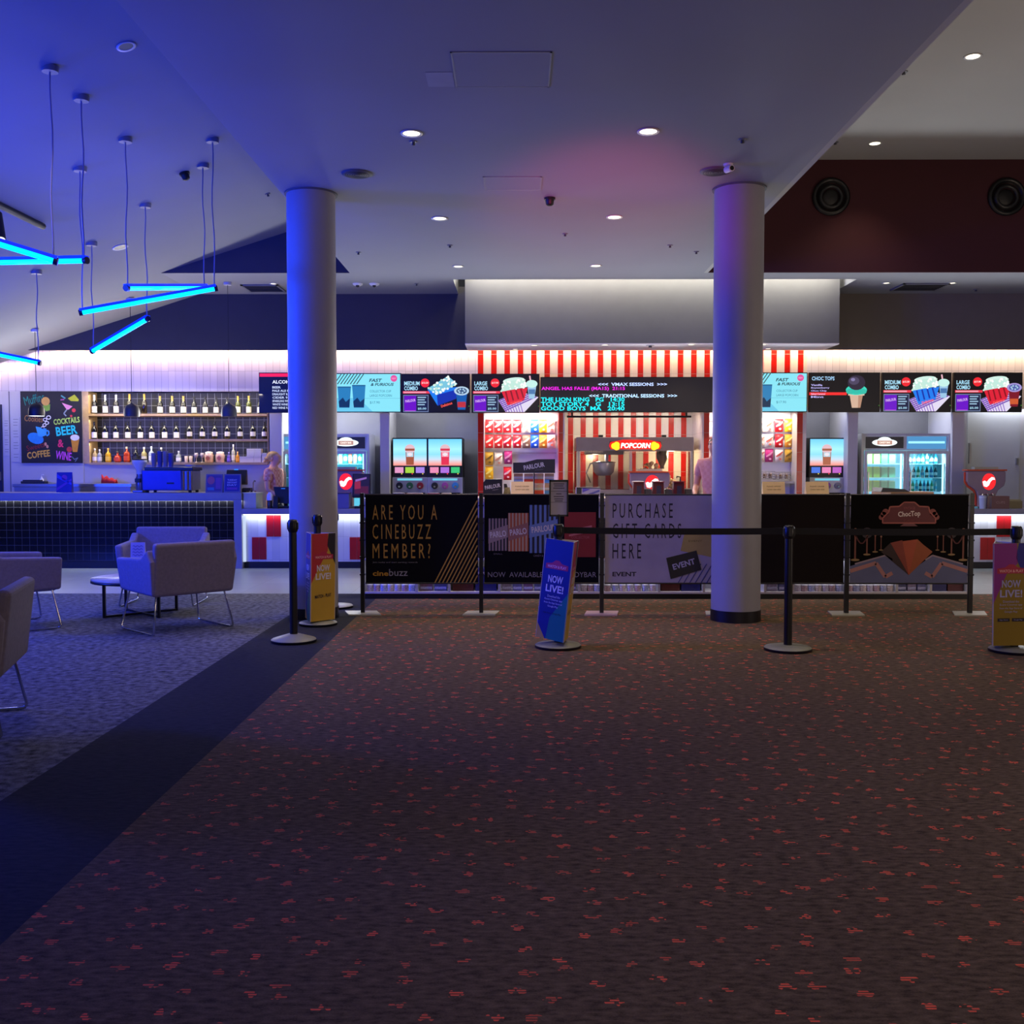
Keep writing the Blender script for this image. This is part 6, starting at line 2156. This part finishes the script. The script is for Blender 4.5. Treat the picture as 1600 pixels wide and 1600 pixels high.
# ---- soda towers with a lit red round badge
def soda_tower(name, label, x, Y, z, s=1.0):
    t = thing(name, label, 'drink dispenser', (x, Y, z), 0, 'soda taps with a lit badge')
    RD = mat('#8e7a84', .35)
    prof = [(-.10, 0), (.12, 0), (.12, .12), (.16, .20), (.24, .25), (.26, .30), (.26, .40), (.24, .415), (-.24, .415), (-.26, .40), (-.26, .30), (-.22, .25), (-.12, .19), (-.10, .12)]
    MB().prism_y([(a * s, b * s) for a, b in prof], 0, .14 * s, RD).build('body', t, bev=.008 * s)
    ed = [(-.255, .40), (-.255, .295), (-.215, .245), (-.13, .195), (-.10, .12), (-.10, .0)]
    m = MB()
    m.tube([(a * s - .012 * s, .07 * s, b * s) for a, b in ed], .016 * s, mat('#c83c18', .35), n=8)
    m.build('edge_trim', t, label='orange-red edge trim')
    MB().box(-.27 * s, .27 * s, -.015 * s, .155 * s, .415 * s, .432 * s, mat('#c84c24', .35)).build('cap', t)
    MB().box(-.16 * s, .16 * s, .01, .12 * s, .432 * s, .46 * s, mat('#a8a88c', .4)).build('top_plate', t)
    b = MB().disc(.03 * s, .295 * s, .092 * s, -.004, em('#f01c24', 1.4, True), n=28).build('badge', t, label='lit round red badge with a white swirl')
    sw = MB()
    cx_, cz_ = .03 * s, .295 * s
    up = [(-.088, .0), (-.060, .012), (-.030, -.002), (.0, .030), (.035, .052), (.070, .046)]
    lo = [(.082, .020), (.050, .022), (.020, -.002), (.0, -.040), (-.030, -.060), (-.070, -.052)]
    pts_ = up + lo
    vs_ = [(cx_ + a * s, -.0065, cz_ + b * s) for a, b in pts_]
    n_ = len(up)
    sw.add(vs_, [(k, len(pts_) - 1 - k, len(pts_) - 2 - k, k + 1) for k in range(n_ - 1)], em('#fff0f0', 1.5))
    sw.build('swirl', b)
    for k in range(3):
        MB().tube([((-.07 + k * .07) * s, -.001, .16 * s), ((-.07 + k * .07) * s, -.05 * s, .15 * s), ((-.07 + k * .07) * s, -.05 * s, .11 * s)], .012 * s, M_CHROME).build('tap', t)
    MB().box(-.16 * s, .18 * s, -.10 * s, .14 * s, -.0, .018 * s, M_STEEL).build('drip_tray', t)
    return t


ps = at(1541, 783, 13.98)
soda_tower('soda_tower', 'red-edged soda tap with a glowing red badge, in front of the grey door', ps.x, 13.98, ztop + .001, 1.0).scale = (1, 1, 1.22)
pm = at(1013.5, 760, 14.2)
soda_tower('soda_tower', 'soda tap with a glowing red badge in front of the popcorn machine', pm.x, 14.06, ztop + .001, 1.0).scale = (1.05, 1, 1.16)
pl = at(537, 760, 14.03)
soda_tower('soda_tower', 'soda tap with a glowing red badge half hidden behind the blue column', pl.x, 14.035, ztop + .001, 1.0).scale = (1, 1, 1.22)
t = thing('display_carton', 'small brown carton with a white cup pack beside the right soda tap', 'box', (at(1554, 785, 13.9).x, 13.73, ztop + .001))
MB().box(-.12, .12, 0, .12, 0, .17, mat('#7c5850', .6)).build('carton', t)
pr = MB(); pr.text('CUPS', 0, .085, .12, .03, -.0012, mat('#a88c84', .6), align='C'); pr.build('print', t)
t = thing('cup_sleeve', 'upright pale blue cup sleeve left of the brown carton', 'cups', (at(1535, 785, 13.78).x, 13.77, ztop + .001))
MB().lathe([(.038, 0), (.046, .17), (.048, .175), (.0, .178)], mat('#b0bcd8', .4), n=18).build('stack', t)
MB().lathe([(.0465, .145), (.0475, .16)], mat('#d0d8e8', .4), n=18, caps=False).build('rim', t)
t = thing('counter_caddy', 'dull gold caddy at the right picture edge on the white counter', 'caddy', (at(1584, 785, 13.9).x, 13.9, ztop + .001))
MB().box(-.09, .12, 0, .15, 0, .10, mat('#8c8468', .5)).build('body', t, bev=.005)
MB().box(-.08, .11, .02, .13, .10, .12, mat('#a8a488', .5)).build('lid', t)
# box stand beside left soda tap
t = thing('counter_caddy', 'grey-blue boxed caddy below the left soda tap right of the blue column', 'caddy', (at(533, 780, 13.7).x, 13.66, ztop + .001))
MB().box(-.14, .10, .07, .20, 0, .20, mat('#5c5c98', .5)).build('body', t, bev=.005)
MB().box(-.15, .11, .065, .205, .20, .215, mat('#30305c', .5)).build('lid', t)

# ---- fridges
def fridge(x0, x1, Y, zt, doors, label, logo, rows):
    t = thing('drinks_fridge', label, 'fridge', ((x0 + x1) / 2, Y, 0))
    a = (x1 - x0) / 2
    hd = zt - .24
    BW = mat('#c4c6cc', .35, var=.03)
    c = MB()
    c.box(-a, a, .56, .60, .0, zt, BW)
    c.box(-a, -a + .035, 0, .56, .0, zt, BW); c.box(a - .035, a, 0, .56, .0, zt, BW)
    c.box(-a + .035, a - .035, .0, .56, zt - .03, zt, BW); c.box(-a + .035, a - .035, 0.0, .56, 0, .22, BW)
    c.box(-a + .035, a - .035, .03, .56, hd, zt - .03, BW)
    c.build('cabinet', t)
    inn = MB().box(-a + .036, a - .036, .535, .559, .225, hd - .002, em('#58c8e4', .9, True)).build('lit_back', t, label='glowing blue back wall')
    n = doors
    for k in range(n):
        d0 = -a + .035 + k * (2 * a - .07) / n
        d1 = d0 + (2 * a - .07) / n
        h = MB()
        if logo[k]:
            h.rect(d0 + .03, hd + .03, d1 - .03, zt - .045, .024, em('#15151c', 1.0))
            cx, cz, ww = (d0 + d1) / 2, (hd + zt - .015) / 2, (d1 - d0)
            h.disc(cx, cz, ww * .30, .021, em('#f0ffff', 1.3), rz=.052, n=24)
            h.disc(cx, cz + .035, ww * .16, .0205, em('#f0ffff', 1.3), rz=.045, n=18)
            h.rect(cx - ww * .18, cz - .03, cx + ww * .18, cz + .028, .019, em('#c89888', 1.0))
            h.text('CANDY BAR', cx, cz, ww * .26, .028, .017, em('#fff4e8', 1.3), bold=True, align='C')
        else:
            h.rect(d0 + .02, hd + .02, d1 - .02, zt - .04, .024, em('#4c94cc', 1.0))
            h.rect(d0 + .04, hd + .10, d1 - .04, hd + .13, .022, em('#9cecff', 1.3))
        h.build('header_sign', t, label='lit header')
        fr = MB()
        fr.box(d0 + .005, d0 + .04, -.03, 0, .22, hd - .01, BW); fr.box(d1 - .04, d1 - .005, -.03, 0, .22, hd - .01, BW)
        fr.box(d0 + .04, d1 - .04, -.03, 0, hd - .05, hd - .01, BW); fr.box(d0 + .04, d1 - .04, -.03, 0, .22, .27, BW)
        dr = fr.build('door', t)
        MB().box(d0 + .04, d1 - .04, -.018, -.012, .27, hd - .05, glass('#e8faff')).build('pane', dr)
        MB().box(d0 + .045, d0 + .06, -.055, -.031, .9, 1.3, M_STEEL).build('handle', dr)
        MB().box(d1 - .065, d1 - .045, .03, .05, .25, hd - .03, em('#c8f4ff', 2.2, True)).build('light_tube', t, label='bright upright light tube')
    lamp('fridge_light', 'AREA', ((x0 + x1) / 2, Y + .03, hd - .07), 16, (.75, .95, 1.0), target=((x0 + x1) / 2, Y + .28, .9), shape='RECTANGLE', size=2 * a - .2, size_y=.03)
    lamp('fridge_light', 'AREA', ((x0 + x1) / 2, Y + .02, .8), 8, (.75, .95, 1.0), target=((x0 + x1) / 2, Y + .28, 1.3), shape='RECTANGLE', size=2 * a - .2, size_y=.03)
    shelves = [1.02 + k * .200 for k in range(rows)]
    for z in shelves:
        MB().box(-a + .04, a - .04, .06, .53, z - .012, z, mat('#a8ccd8', .3, metal=.3)).build('shelf', t)
    return t, shelves, a


def can_mesh(h, r, col, cap, kind):
    def mk(k_):
        if kind == 'bottle':
            return [('body', MB().lathe([(r * .9, 0), (r, .008), (r, h * .6), (r * .42, h * .78), (r * .40, h * .9)], mat(col, .2, var=.1), n=12), None),
                    ('cap', MB().lathe([(r * .45, h * .9), (r * .45, h), (0, h)], mat(cap, .3), n=10), None),
                    ('label', MB().lathe([(r * 1.03, h * .2), (r * 1.03, h * .45)], mat(cap, .4), n=12, caps=False), None)]
        if kind == 'carton':
            return [('body', MB().box(-r, r, -r, r, 0, h, mat(col, .5, var=.1)), None), ('lid', MB().box(-r * .9, r * .9, -r * .9, r * .9, h, h + .015, mat(cap, .4)), None)]
        return [('body', MB().lathe([(r * .85, 0), (r, .01), (r, h - .012), (r * .82, h)], mat(col, .3, metal=.2), n=12), None),
                ('band', MB().lathe([(r * 1.02, h * .3), (r * 1.02, h * .7)], mat(cap, .4), n=12, caps=False), None)]
    return mk


PALA = (('#8cbc50', '#e8e050', 'carton'), ('#3ab890', '#a8e8d0', 'carton'), ('#58c8a0', '#d0f0e0', 'carton'))
PALB = (('#2c5868', '#c8e8f0', 'bottle'), ('#204c50', '#e0f0f0', 'bottle'), ('#48a078', '#f0ffe8', 'bottle'), ('#2478b8', '#a8e4f8', 'bottle'), ('#a8c8d0', '#30a0c8', 'bottle'))
CNAME = {'#8cbc50': 'lime green', '#3ab890': 'sea green', '#58c8a0': 'mint', '#2c5868': 'dark teal', '#204c50': 'dark green', '#48a078': 'green', '#2478b8': 'blue', '#a8c8d0': 'pale', '#c86848': 'orange'}


def stock(t, shelves, x0, x1, Y, pal, where, hrow, per):
    for r, z in enumerate(shelves):
        n = per[r % len(per)]
        for k in range(n):
            col, cap, kd = pal[(k * 2 + r * 3) % len(pal)] if kd_mix else pal[min(len(pal) - 1, k * len(pal) // n)]
            x = x0 + (k + .5) * (x1 - x0) / n
            rr = min(.048, (x1 - x0) / n * .40)
            shelfnm = ('lowest', 'second', 'third', 'top')[r] if len(shelves) == 4 else ('lower', 'middle', 'top')[r]
            nm = {'bottle': 'drink_bottle', 'carton': 'drink_carton', 'can': 'drink_can'}[kd]
            place(f'{col}{rr:.3f}{kd}', nm, f'{ORD[k]} drink {kd} on the {shelfnm} shelf, {where}', kd, (x, Y, z + .001), f'drinks in the {where}', can_mesh(hrow, rr, col, cap, kd))


fx0, fx1 = at(1346, 720, 14.80).x, at(1485, 720, 14.80).x
zt = at(1415, 677.5, 14.80).z
ft, fs, fa = fridge(fx0, fx1, 14.80, zt, 2, 'double glass-door drinks fridge glowing blue, right of the grey pier', (True, False), 3)
fm = (fx0 + fx1) / 2
kd_mix = False
stock(ft, fs, fx0 + .09, fm - .10, 14.95, PALA, 'left half of double fridge', .14, (4, 4, 4))
kd_mix = True
stock(ft, fs, fm + .08, fx1 - .12, 14.95, PALB, 'right half of double fridge', .16, (8, 7, 7))
gx0, gx1 = at(438, 720, 14.86).x, at(577, 720, 14.86).x
zt2 = at(520, 678, 14.86).z
ft, fs, fa = fridge(gx0, gx1, 14.86, zt2, 2, 'double glass-door fridge glowing blue, half hidden behind the blue column', (False, True), 3)
gm = (gx0 + gx1) / 2
kd_mix = True
stock(ft, fs, gx0 + .10, gm - .12, 15.0, PALB, 'left half of fridge behind column', .15, (5, 5, 5))
stock(ft, [fs[0], fs[1], fs[2]], gm + .10, gx1 - .12, 15.0, (('#c86848', '#e8c8a0', 'can'), ('#3ab890', '#a8e8d0', 'can'), ('#a8c8d0', '#c86848', 'can')), 'right half of fridge behind column', .14, (6, 6, 6))

# ---- sweets bags on pegs in the two niches
def bag_mesh(c1, c2, h=.175, w=.118):
    def mk(k_):
        b = MB()
        vs, fs_ = [], []
        NX, NY = 5, 7
        for s in (-1, 1):
            for j in range(NY):
                for i in range(NX):
                    u, v = i / (NX - 1) * 2 - 1, j / (NY - 1) * 2 - 1
                    dpt = .026 * max(0, (1 - u * u)) ** .6 * max(0, (1 - v * v)) ** .5
                    vs.append((u * w / 2 * (1 - .04 * abs(v)), s * (dpt + .001), (v + 1) / 2 * h))
        for s in (0, 1):
            o = s * NX * NY
            for j in range(NY - 1):
                for i in range(NX - 1):
                    q = (o + j * NX + i, o + j * NX + i + 1, o + (j + 1) * NX + i + 1, o + (j + 1) * NX + i)
                    fs_.append(q if s == 0 else tuple(reversed(q)))
        b.add(vs, fs_, mat(c1, .35, var=.12, scale=30), True)
        pr = MB()
        pr.poly([(-w * .40, h * .40), (w * .10, h * .55), (w * .42, h * .80), (w * .38, h * .90), (-w * .05, h * .70), (-w * .42, h * .52)], -.0295, mat(c2, .4))
        pr.disc(w * .08, h * .25, w * .16, -.028, mat(c2, .4), rz=h * .08)
        tp = MB().box(-w / 2, w / 2, -.002, .002, h, h + .018, mat(c1, .4))
        return [('bag', b, None), ('print', pr, None), ('header_strip', tp, None)]
    return mk


BAG = {'red': ('#d4141c', '#f8c8c0'), 'white': ('#d8ccc0', '#b87868'), 'blue': ('#1c5cd8', '#c0e4f8'), 'yellow': ('#e0b020', '#f4e480'), 'striped': ('#dcd0c8', '#c85848'), 'orange': ('#d88c28', '#f0d880'), 'brown': ('#8c6450', '#d8c8b0'), 'magenta': ('#a82868', '#e090b0'), 'gold': ('#b88c2c', '#6c5018')}
YN = 15.0
def bag(px, py, kind, label, grp):
    p = at(px, py, YN)
    place('bag' + kind, 'sweets_bag', label, 'sweets bag', (p.x, YN, p.z), grp, bag_mesh(*BAG[kind]))


colsx = (764.5, 778.5, 792.5, 808, 822.5, 835.5, 848.5, 861)
r1 = ('red', 'red', 'red', 'red', 'white', 'blue', 'yellow', 'striped')
r2 = ('red', 'red', 'red', 'red', 'brown', 'blue', 'orange', 'striped')
for r, (row, py) in enumerate(((r1, 676), (r2, 700))):
    for k, kd in enumerate(row):
        bag(colsx[k], py, kd, f'{kd} sweets bag in the {("top", "second")[r]} row of the left niche, {ORD[k]} from left', 'sweets bags in the left niche')
for px, py, kd, ds in ((764.5, 727, 'gold', 'gold sweets bag, first in the third row of the left niche'), (779, 728, 'white', 'white sweets bag, second in the third row of the left niche'), (794, 725, 'magenta', 'dark pink sweets bag, third in the third row of the left niche'),
                       (764.5, 749, 'yellow', 'yellow sweets bag at the lower left of the left niche, above the black box'), (793, 750, 'red', 'red sweets bag in the lowest row of the left niche, left of the header stand')):
    bag(px, py, kd, ds, 'sweets bags in the left niche')
rx = (1176, 1188.5, 1201.5, 1217, 1232)
for r, (row, py) in enumerate(((('white', 'white', 'striped', 'red', 'yellow'), 675), (('red', 'white', 'striped', 'red', 'orange'), 699), (('white', 'white', 'magenta', 'striped', 'gold'), 722))):
    for k, kd in enumerate(row):
        bag(rx[k], py, kd, f'{kd} sweets bag in the {("top", "second", "third")[r]} row of the right niche, {ORD[k]} from the left', 'sweets bags in the right niche')
for xa, xb, nm, zs in ((XA, XBb, 'left', (680, 703.5, 730)), (XE, XG, 'right', (679, 703.5))):
    for j, py in enumerate(zs):
        z = at(800, py - 24, 15.06).z
        tag(MB().box(xa + .02, xb - .02, 15.055, 15.078, z - .03, z - .005, mat('#b8b0b8', .4)).build('peg_rail'), f'pale peg rail holding the {ORD[j]} row of bags in the {nm} niche', 'rail', 'peg rails')
# baskets of pretzels in the right niche
for k, (px, py) in enumerate(((1197, 748), (1222, 749))):
    p = at(px, py, 14.93)
    t = thing('snack_basket', ('left wire basket of ring snacks low in the right niche', 'right wire basket of ring snacks low in the right niche')[k], 'basket', (p.x, 14.93, p.z), 0, 'baskets in the right niche')
    m = MB()
    for j in range(4):
        z = j * .035
        m.tube([(-.11, -.08, z), (.11, -.08, z), (.11, .08, z), (-.11, .08, z), (-.11, -.08, z)], .004, M_STEEL, n=6)
    for q in range(6):
        m.tube([(-.11 + q * .044, -.08, 0), (-.11 + q * .044, -.08, .105)], .003, M_STEEL, n=6)
    m.build('wire_frame', t)
    MB().box(-.108, .108, -.078, .078, .0, .006, M_STEEL).build('tray', t)
    for j in range(5):
        g = MB()
        n = 12
        ang = [2 * PI * i / n for i in range(n + 1)]
        g.tube([(.026 * math.cos(a), 0, .026 * math.sin(a)) for a in ang], .011, mat('#6c4c34' if j % 2 else '#a89078', .7, var=.1), n=8)
        t3 = thing('ring_snack', f'ring-shaped {"brown" if j % 2 else "pale"} snack in the {("left","right")[k]} basket, {ORD[j]} from the left', 'snack', (p.x - .082 + j * .041, 14.93 + .03 * (-1) ** j, p.z + .045), R(60), 'ring snacks in the baskets')
        g.build('ring', t3)
sh_z = at(1215, 752, 14.93).z
tag(MB().box(XE + .01, XG - .01, 14.80, 15.07, sh_z - .03, sh_z - .002, mat('#a8a4a4', .4)).build('niche_shelf'), 'pale shelf under the snack baskets in the right niche', 'shelf')
# ================================================================ the people
def skinned(name, verts, edges, root, parent, m, level=2):
    """verts: {key: (x, y, z, radius x, radius y)}"""
    keys = list(verts)
    me = bpy.data.meshes.new(name)
    me.from_pydata([verts[k][:3] for k in keys], [(keys.index(a), keys.index(b)) for a, b in edges], [])
    o = bpy.data.objects.new(name, me)
    COL.objects.link(o)
    sk = o.modifiers.new('skin', 'SKIN')
    sk.use_smooth_shade = True
    for i, k in enumerate(keys):
        me.skin_vertices[0].data[i].radius = verts[k][3:5]
        me.skin_vertices[0].data[i].use_root = (k == root)
    sd = o.modifiers.new('subdivision', 'SUBSURF')
    sd.levels = level
    sd.render_levels = level
    dg = bpy.context.evaluated_depsgraph_get()
    me2 = bpy.data.meshes.new_from_object(o.evaluated_get(dg))
    bpy.data.objects.remove(o)
    bpy.data.meshes.remove(me)
    me2.name = name
    me2.materials.clear()
    me2.materials.append(m)
    for p in me2.polygons:
        p.use_smooth = True
        p.material_index = 0
    o2 = bpy.data.objects.new(name, me2)
    COL.objects.link(o2)
    o2.parent = parent
    return o2


def shirt_mat(name, a, b):
    m = bpy.data.materials.new(name)
    m.use_nodes = True
    nt = m.node_tree
    ch = nt.nodes.new('ShaderNodeTexChecker')
    ch.inputs['Scale'].default_value = 26
    ch.inputs['Color1'].default_value = lin(a)
    ch.inputs['Color2'].default_value = lin(b)
    tc = nt.nodes.new('ShaderNodeTexCoord')
    nt.links.new(tc.outputs['Object'], ch.inputs['Vector'])
    nt.links.new(ch.outputs[0], nt.nodes['Principled BSDF'].inputs['Base Color'])
    nt.nodes['Principled BSDF'].inputs['Roughness'].default_value = .85
    return m


def person(label, x, y, rz, H, skin, hair, shirt, reach=0.0, hair_up=True):
    """standing figure facing local -y; H body height"""
    t = thing('person', label, 'person', (x, y, 0), rz)
    s = H / 1.66
    S = lambda *a: tuple(q * s for q in a)
    V = {}
    V['pelvis'] = S(0, 0, .92, .155, .11)
    V['waist'] = S(0, .0, 1.06, .130, .095)
    V['chest'] = S(0, .01, 1.24, .150, .11)
    V['shoul'] = S(0, .015, 1.375, .120, .085)
    V['neck0'] = S(0, .012, 1.435, .056, .056)
    V['neck1'] = S(0, .0, 1.475, .050, .052)
    V['jaw'] = S(0, -.025, 1.512, .063, .070)
    V['face'] = S(0, -.012, 1.56, .079, .090)
    V['skull'] = S(0, .0, 1.61, .076, .088)
    V['crown'] = S(0, .005, 1.645, .042, .05)
    E_ = [('pelvis', 'waist'), ('waist', 'chest'), ('chest', 'shoul'), ('shoul', 'neck0'), ('neck0', 'neck1'), ('neck1', 'jaw'), ('jaw', 'face'), ('face', 'skull'), ('skull', 'crown')]
    V['nose'] = S(0, -.105, 1.552, .013, .014)
    E_ += [('face', 'nose')]
    for sd, n in ((-1, 'l'), (1, 'r')):
        V['sh' + n] = S(sd * .165, .015, 1.372, .058, .058)
        V['ua' + n] = S(sd * .205, .02, 1.23, .047, .047)
        V['el' + n] = S(sd * .225, .0, 1.09, .038, .038)
        V['fa' + n] = S(sd * .205, -.13 - reach, 1.03, .034, .034)
        V['wr' + n] = S(sd * .175, -.22 - reach, 1.0, .026, .022)
        V['pa' + n] = S(sd * .165, -.28 - reach, .99, .036, .016)
        E_ += [('shoul', 'sh' + n), ('sh' + n, 'ua' + n), ('ua' + n, 'el' + n), ('el' + n, 'fa' + n), ('fa' + n, 'wr' + n), ('wr' + n, 'pa' + n)]
        for f in range(4):
            fx = sd * (.165 + (f - 1.5) * .019)
            ln = (.060, .072, .068, .052)[f]
            V[f'f{n}{f}a'] = S(fx, -.32 - reach, .985, .0095, .009)
            V[f'f{n}{f}b'] = S(fx, -.32 - reach - ln * .55, .972, .009, .0085)
            V[f'f{n}{f}c'] = S(fx, -.32 - reach - ln * .9, .95, .008, .0075)
            E_ += [('pa' + n, f'f{n}{f}a'), (f'f{n}{f}a', f'f{n}{f}b'), (f'f{n}{f}b', f'f{n}{f}c')]
        V['t1' + n] = S(sd * .125, -.275 - reach, .982, .011, .010)
        V['t2' + n] = S(sd * .108, -.31 - reach, .972, .0095, .009)
        E_ += [('pa' + n, 't1' + n), ('t1' + n, 't2' + n)]
        V['hip' + n] = S(sd * .085, 0, .86, .095, .10)
        V['th' + n] = S(sd * .095, -.005, .68, .082, .085)
        V['kn' + n] = S(sd * .098, -.01, .47, .056, .058)
        V['ca' + n] = S(sd * .10, .01, .32, .054, .056)
        V['an' + n] = S(sd * .10, .015, .09, .036, .038)
        V['he' + n] = S(sd * .10, .02, .045, .038, .042)
        V['to' + n] = S(sd * .105, -.13, .032, .040, .030)
        E_ += [('pelvis', 'hip' + n), ('hip' + n, 'th' + n), ('th' + n, 'kn' + n), ('kn' + n, 'ca' + n), ('ca' + n, 'an' + n), ('an' + n, 'he' + n), ('he' + n, 'to' + n)]
    skinned('body', V, E_, 'pelvis', t, mat(skin, .6, var=.03, spec=.3))
    # clothes
    C = {}
    g = .018
    for k in ('waist', 'chest', 'shoul'):
        v = V[k]
        C[k] = v[:3] + (v[3] + g, v[4] + g)
    C['hem'] = S(0, 0, .90, .168, .125)
    C['col'] = S(0, .012, 1.425, .075, .07)
    CE_ = [('hem', 'waist'), ('waist', 'chest'), ('chest', 'shoul'), ('shoul', 'col')]
    for sd, n in ((-1, 'l'), (1, 'r')):
        v = V['sh' + n]; C['sh' + n] = v[:3] + (v[3] + .016, v[4] + .016)
        C['sl' + n] = S(sd * .208, .02, 1.20, .066, .066)
        CE_ += [('shoul', 'sh' + n), ('sh' + n, 'sl' + n)]
    skinned('shirt', C, CE_, 'chest', t, shirt)
    T_ = {'wst': S(0, 0, .97, .145, .105), 'hipc': S(0, 0, .89, .165, .12)}
    TE = [('wst', 'hipc')]
    for sd, n in ((-1, 'l'), (1, 'r')):
        for k, r in (('hip', .012), ('th', .018), ('kn', .022), ('ca', .022)):
            v = V[k + n]; T_[k + n] = v[:3] + (v[3] + r, v[4] + r)
        T_['cu' + n] = S(sd * .10, .015, .11, .062, .064)
        TE += [('hipc', 'hip' + n), ('hip' + n, 'th' + n), ('th' + n, 'kn' + n), ('kn' + n, 'ca' + n), ('ca' + n, 'cu' + n)]
    skinned('trousers', T_, TE, 'hipc', t, mat('#15161c', .8))
    hb = MB().ball((0, .020, 1.588), .094, mat(hair, .6, var=.15, scale=40), n=24, sq=(.90, 1.06, .88))
    hv = []
    for x_, y_, z_ in hb.v:
        if z_ < 1.612 and y_ < -.005:      # leave the face free
            k_ = min(1, (-.005 - y_) / .03) * min(1, (1.612 - z_) / .02)
            y_ = y_ + k_ * (.02 - y_) * .95
            x_ *= 1 - .25 * k_
        hv.append((x_ * s, y_ * s, z_ * s))
    hb.v = hv
    if hair_up:
        hb.ball((0, .125 * s, 1.555 * s), .034 * s, mat(hair, .6, var=.15, scale=40), n=14)
        hb.ball((0, .150 * s, 1.52 * s), .022 * s, mat(hair, .6, var=.15, scale=40), n=12)
    hb.build('hair', t)
    fz = 1.572 * s
    for sd in (-1, 1):
        e = MB().ball((sd * .030 * s, -.083 * s, fz), .0115 * s, mat('#dcd8d4', .3), n=12)
        e.ball((sd * .030 * s, -.0915 * s, fz), .006 * s, mat('#2c2420', .2), n=10)
        e.build('eye', t)
        MB().ball((sd * .076 * s, .008 * s, 1.56 * s), .026 * s, mat(skin, .6), n=10, sq=(.35, .7, 1)).build('ear', t)
        MB().tube([(sd * .018 * s, -.094 * s, fz + .020 * s), (sd * .032 * s, -.092 * s, fz + .024 * s), (sd * .046 * s, -.083 * s, fz + .018 * s)], .004 * s, mat(hair, .7), n=6).build('eyebrow', t)
    MB().tube([(-.022 * s, -.086 * s, 1.512 * s), (0, -.093 * s, 1.509 * s), (.022 * s, -.086 * s, 1.512 * s)], .006 * s, mat('#a85c58', .5), n=8).build('mouth', t)
    return t


SH1 = shirt_mat('checked_shirt', '#d88c80', '#e8b0a4')
SH2 = shirt_mat('pink_shirt', '#cc8c80', '#d09488')
pw_ = at(430.5, 740, 14.52)
person('fair-haired woman in a pink checked shirt behind the white counter, turned to the right', pw_.x, 14.46, R(78), 1.585, '#e0a890', '#d0a868', SH1)
pm_ = at(1117, 740, 12.6)
person('person in a pink shirt behind the sweets counter, mostly hidden by the right column', pm_.x, 12.6, R(-25), 1.72, '#c89078', '#4a3424', SH2, hair_up=False)
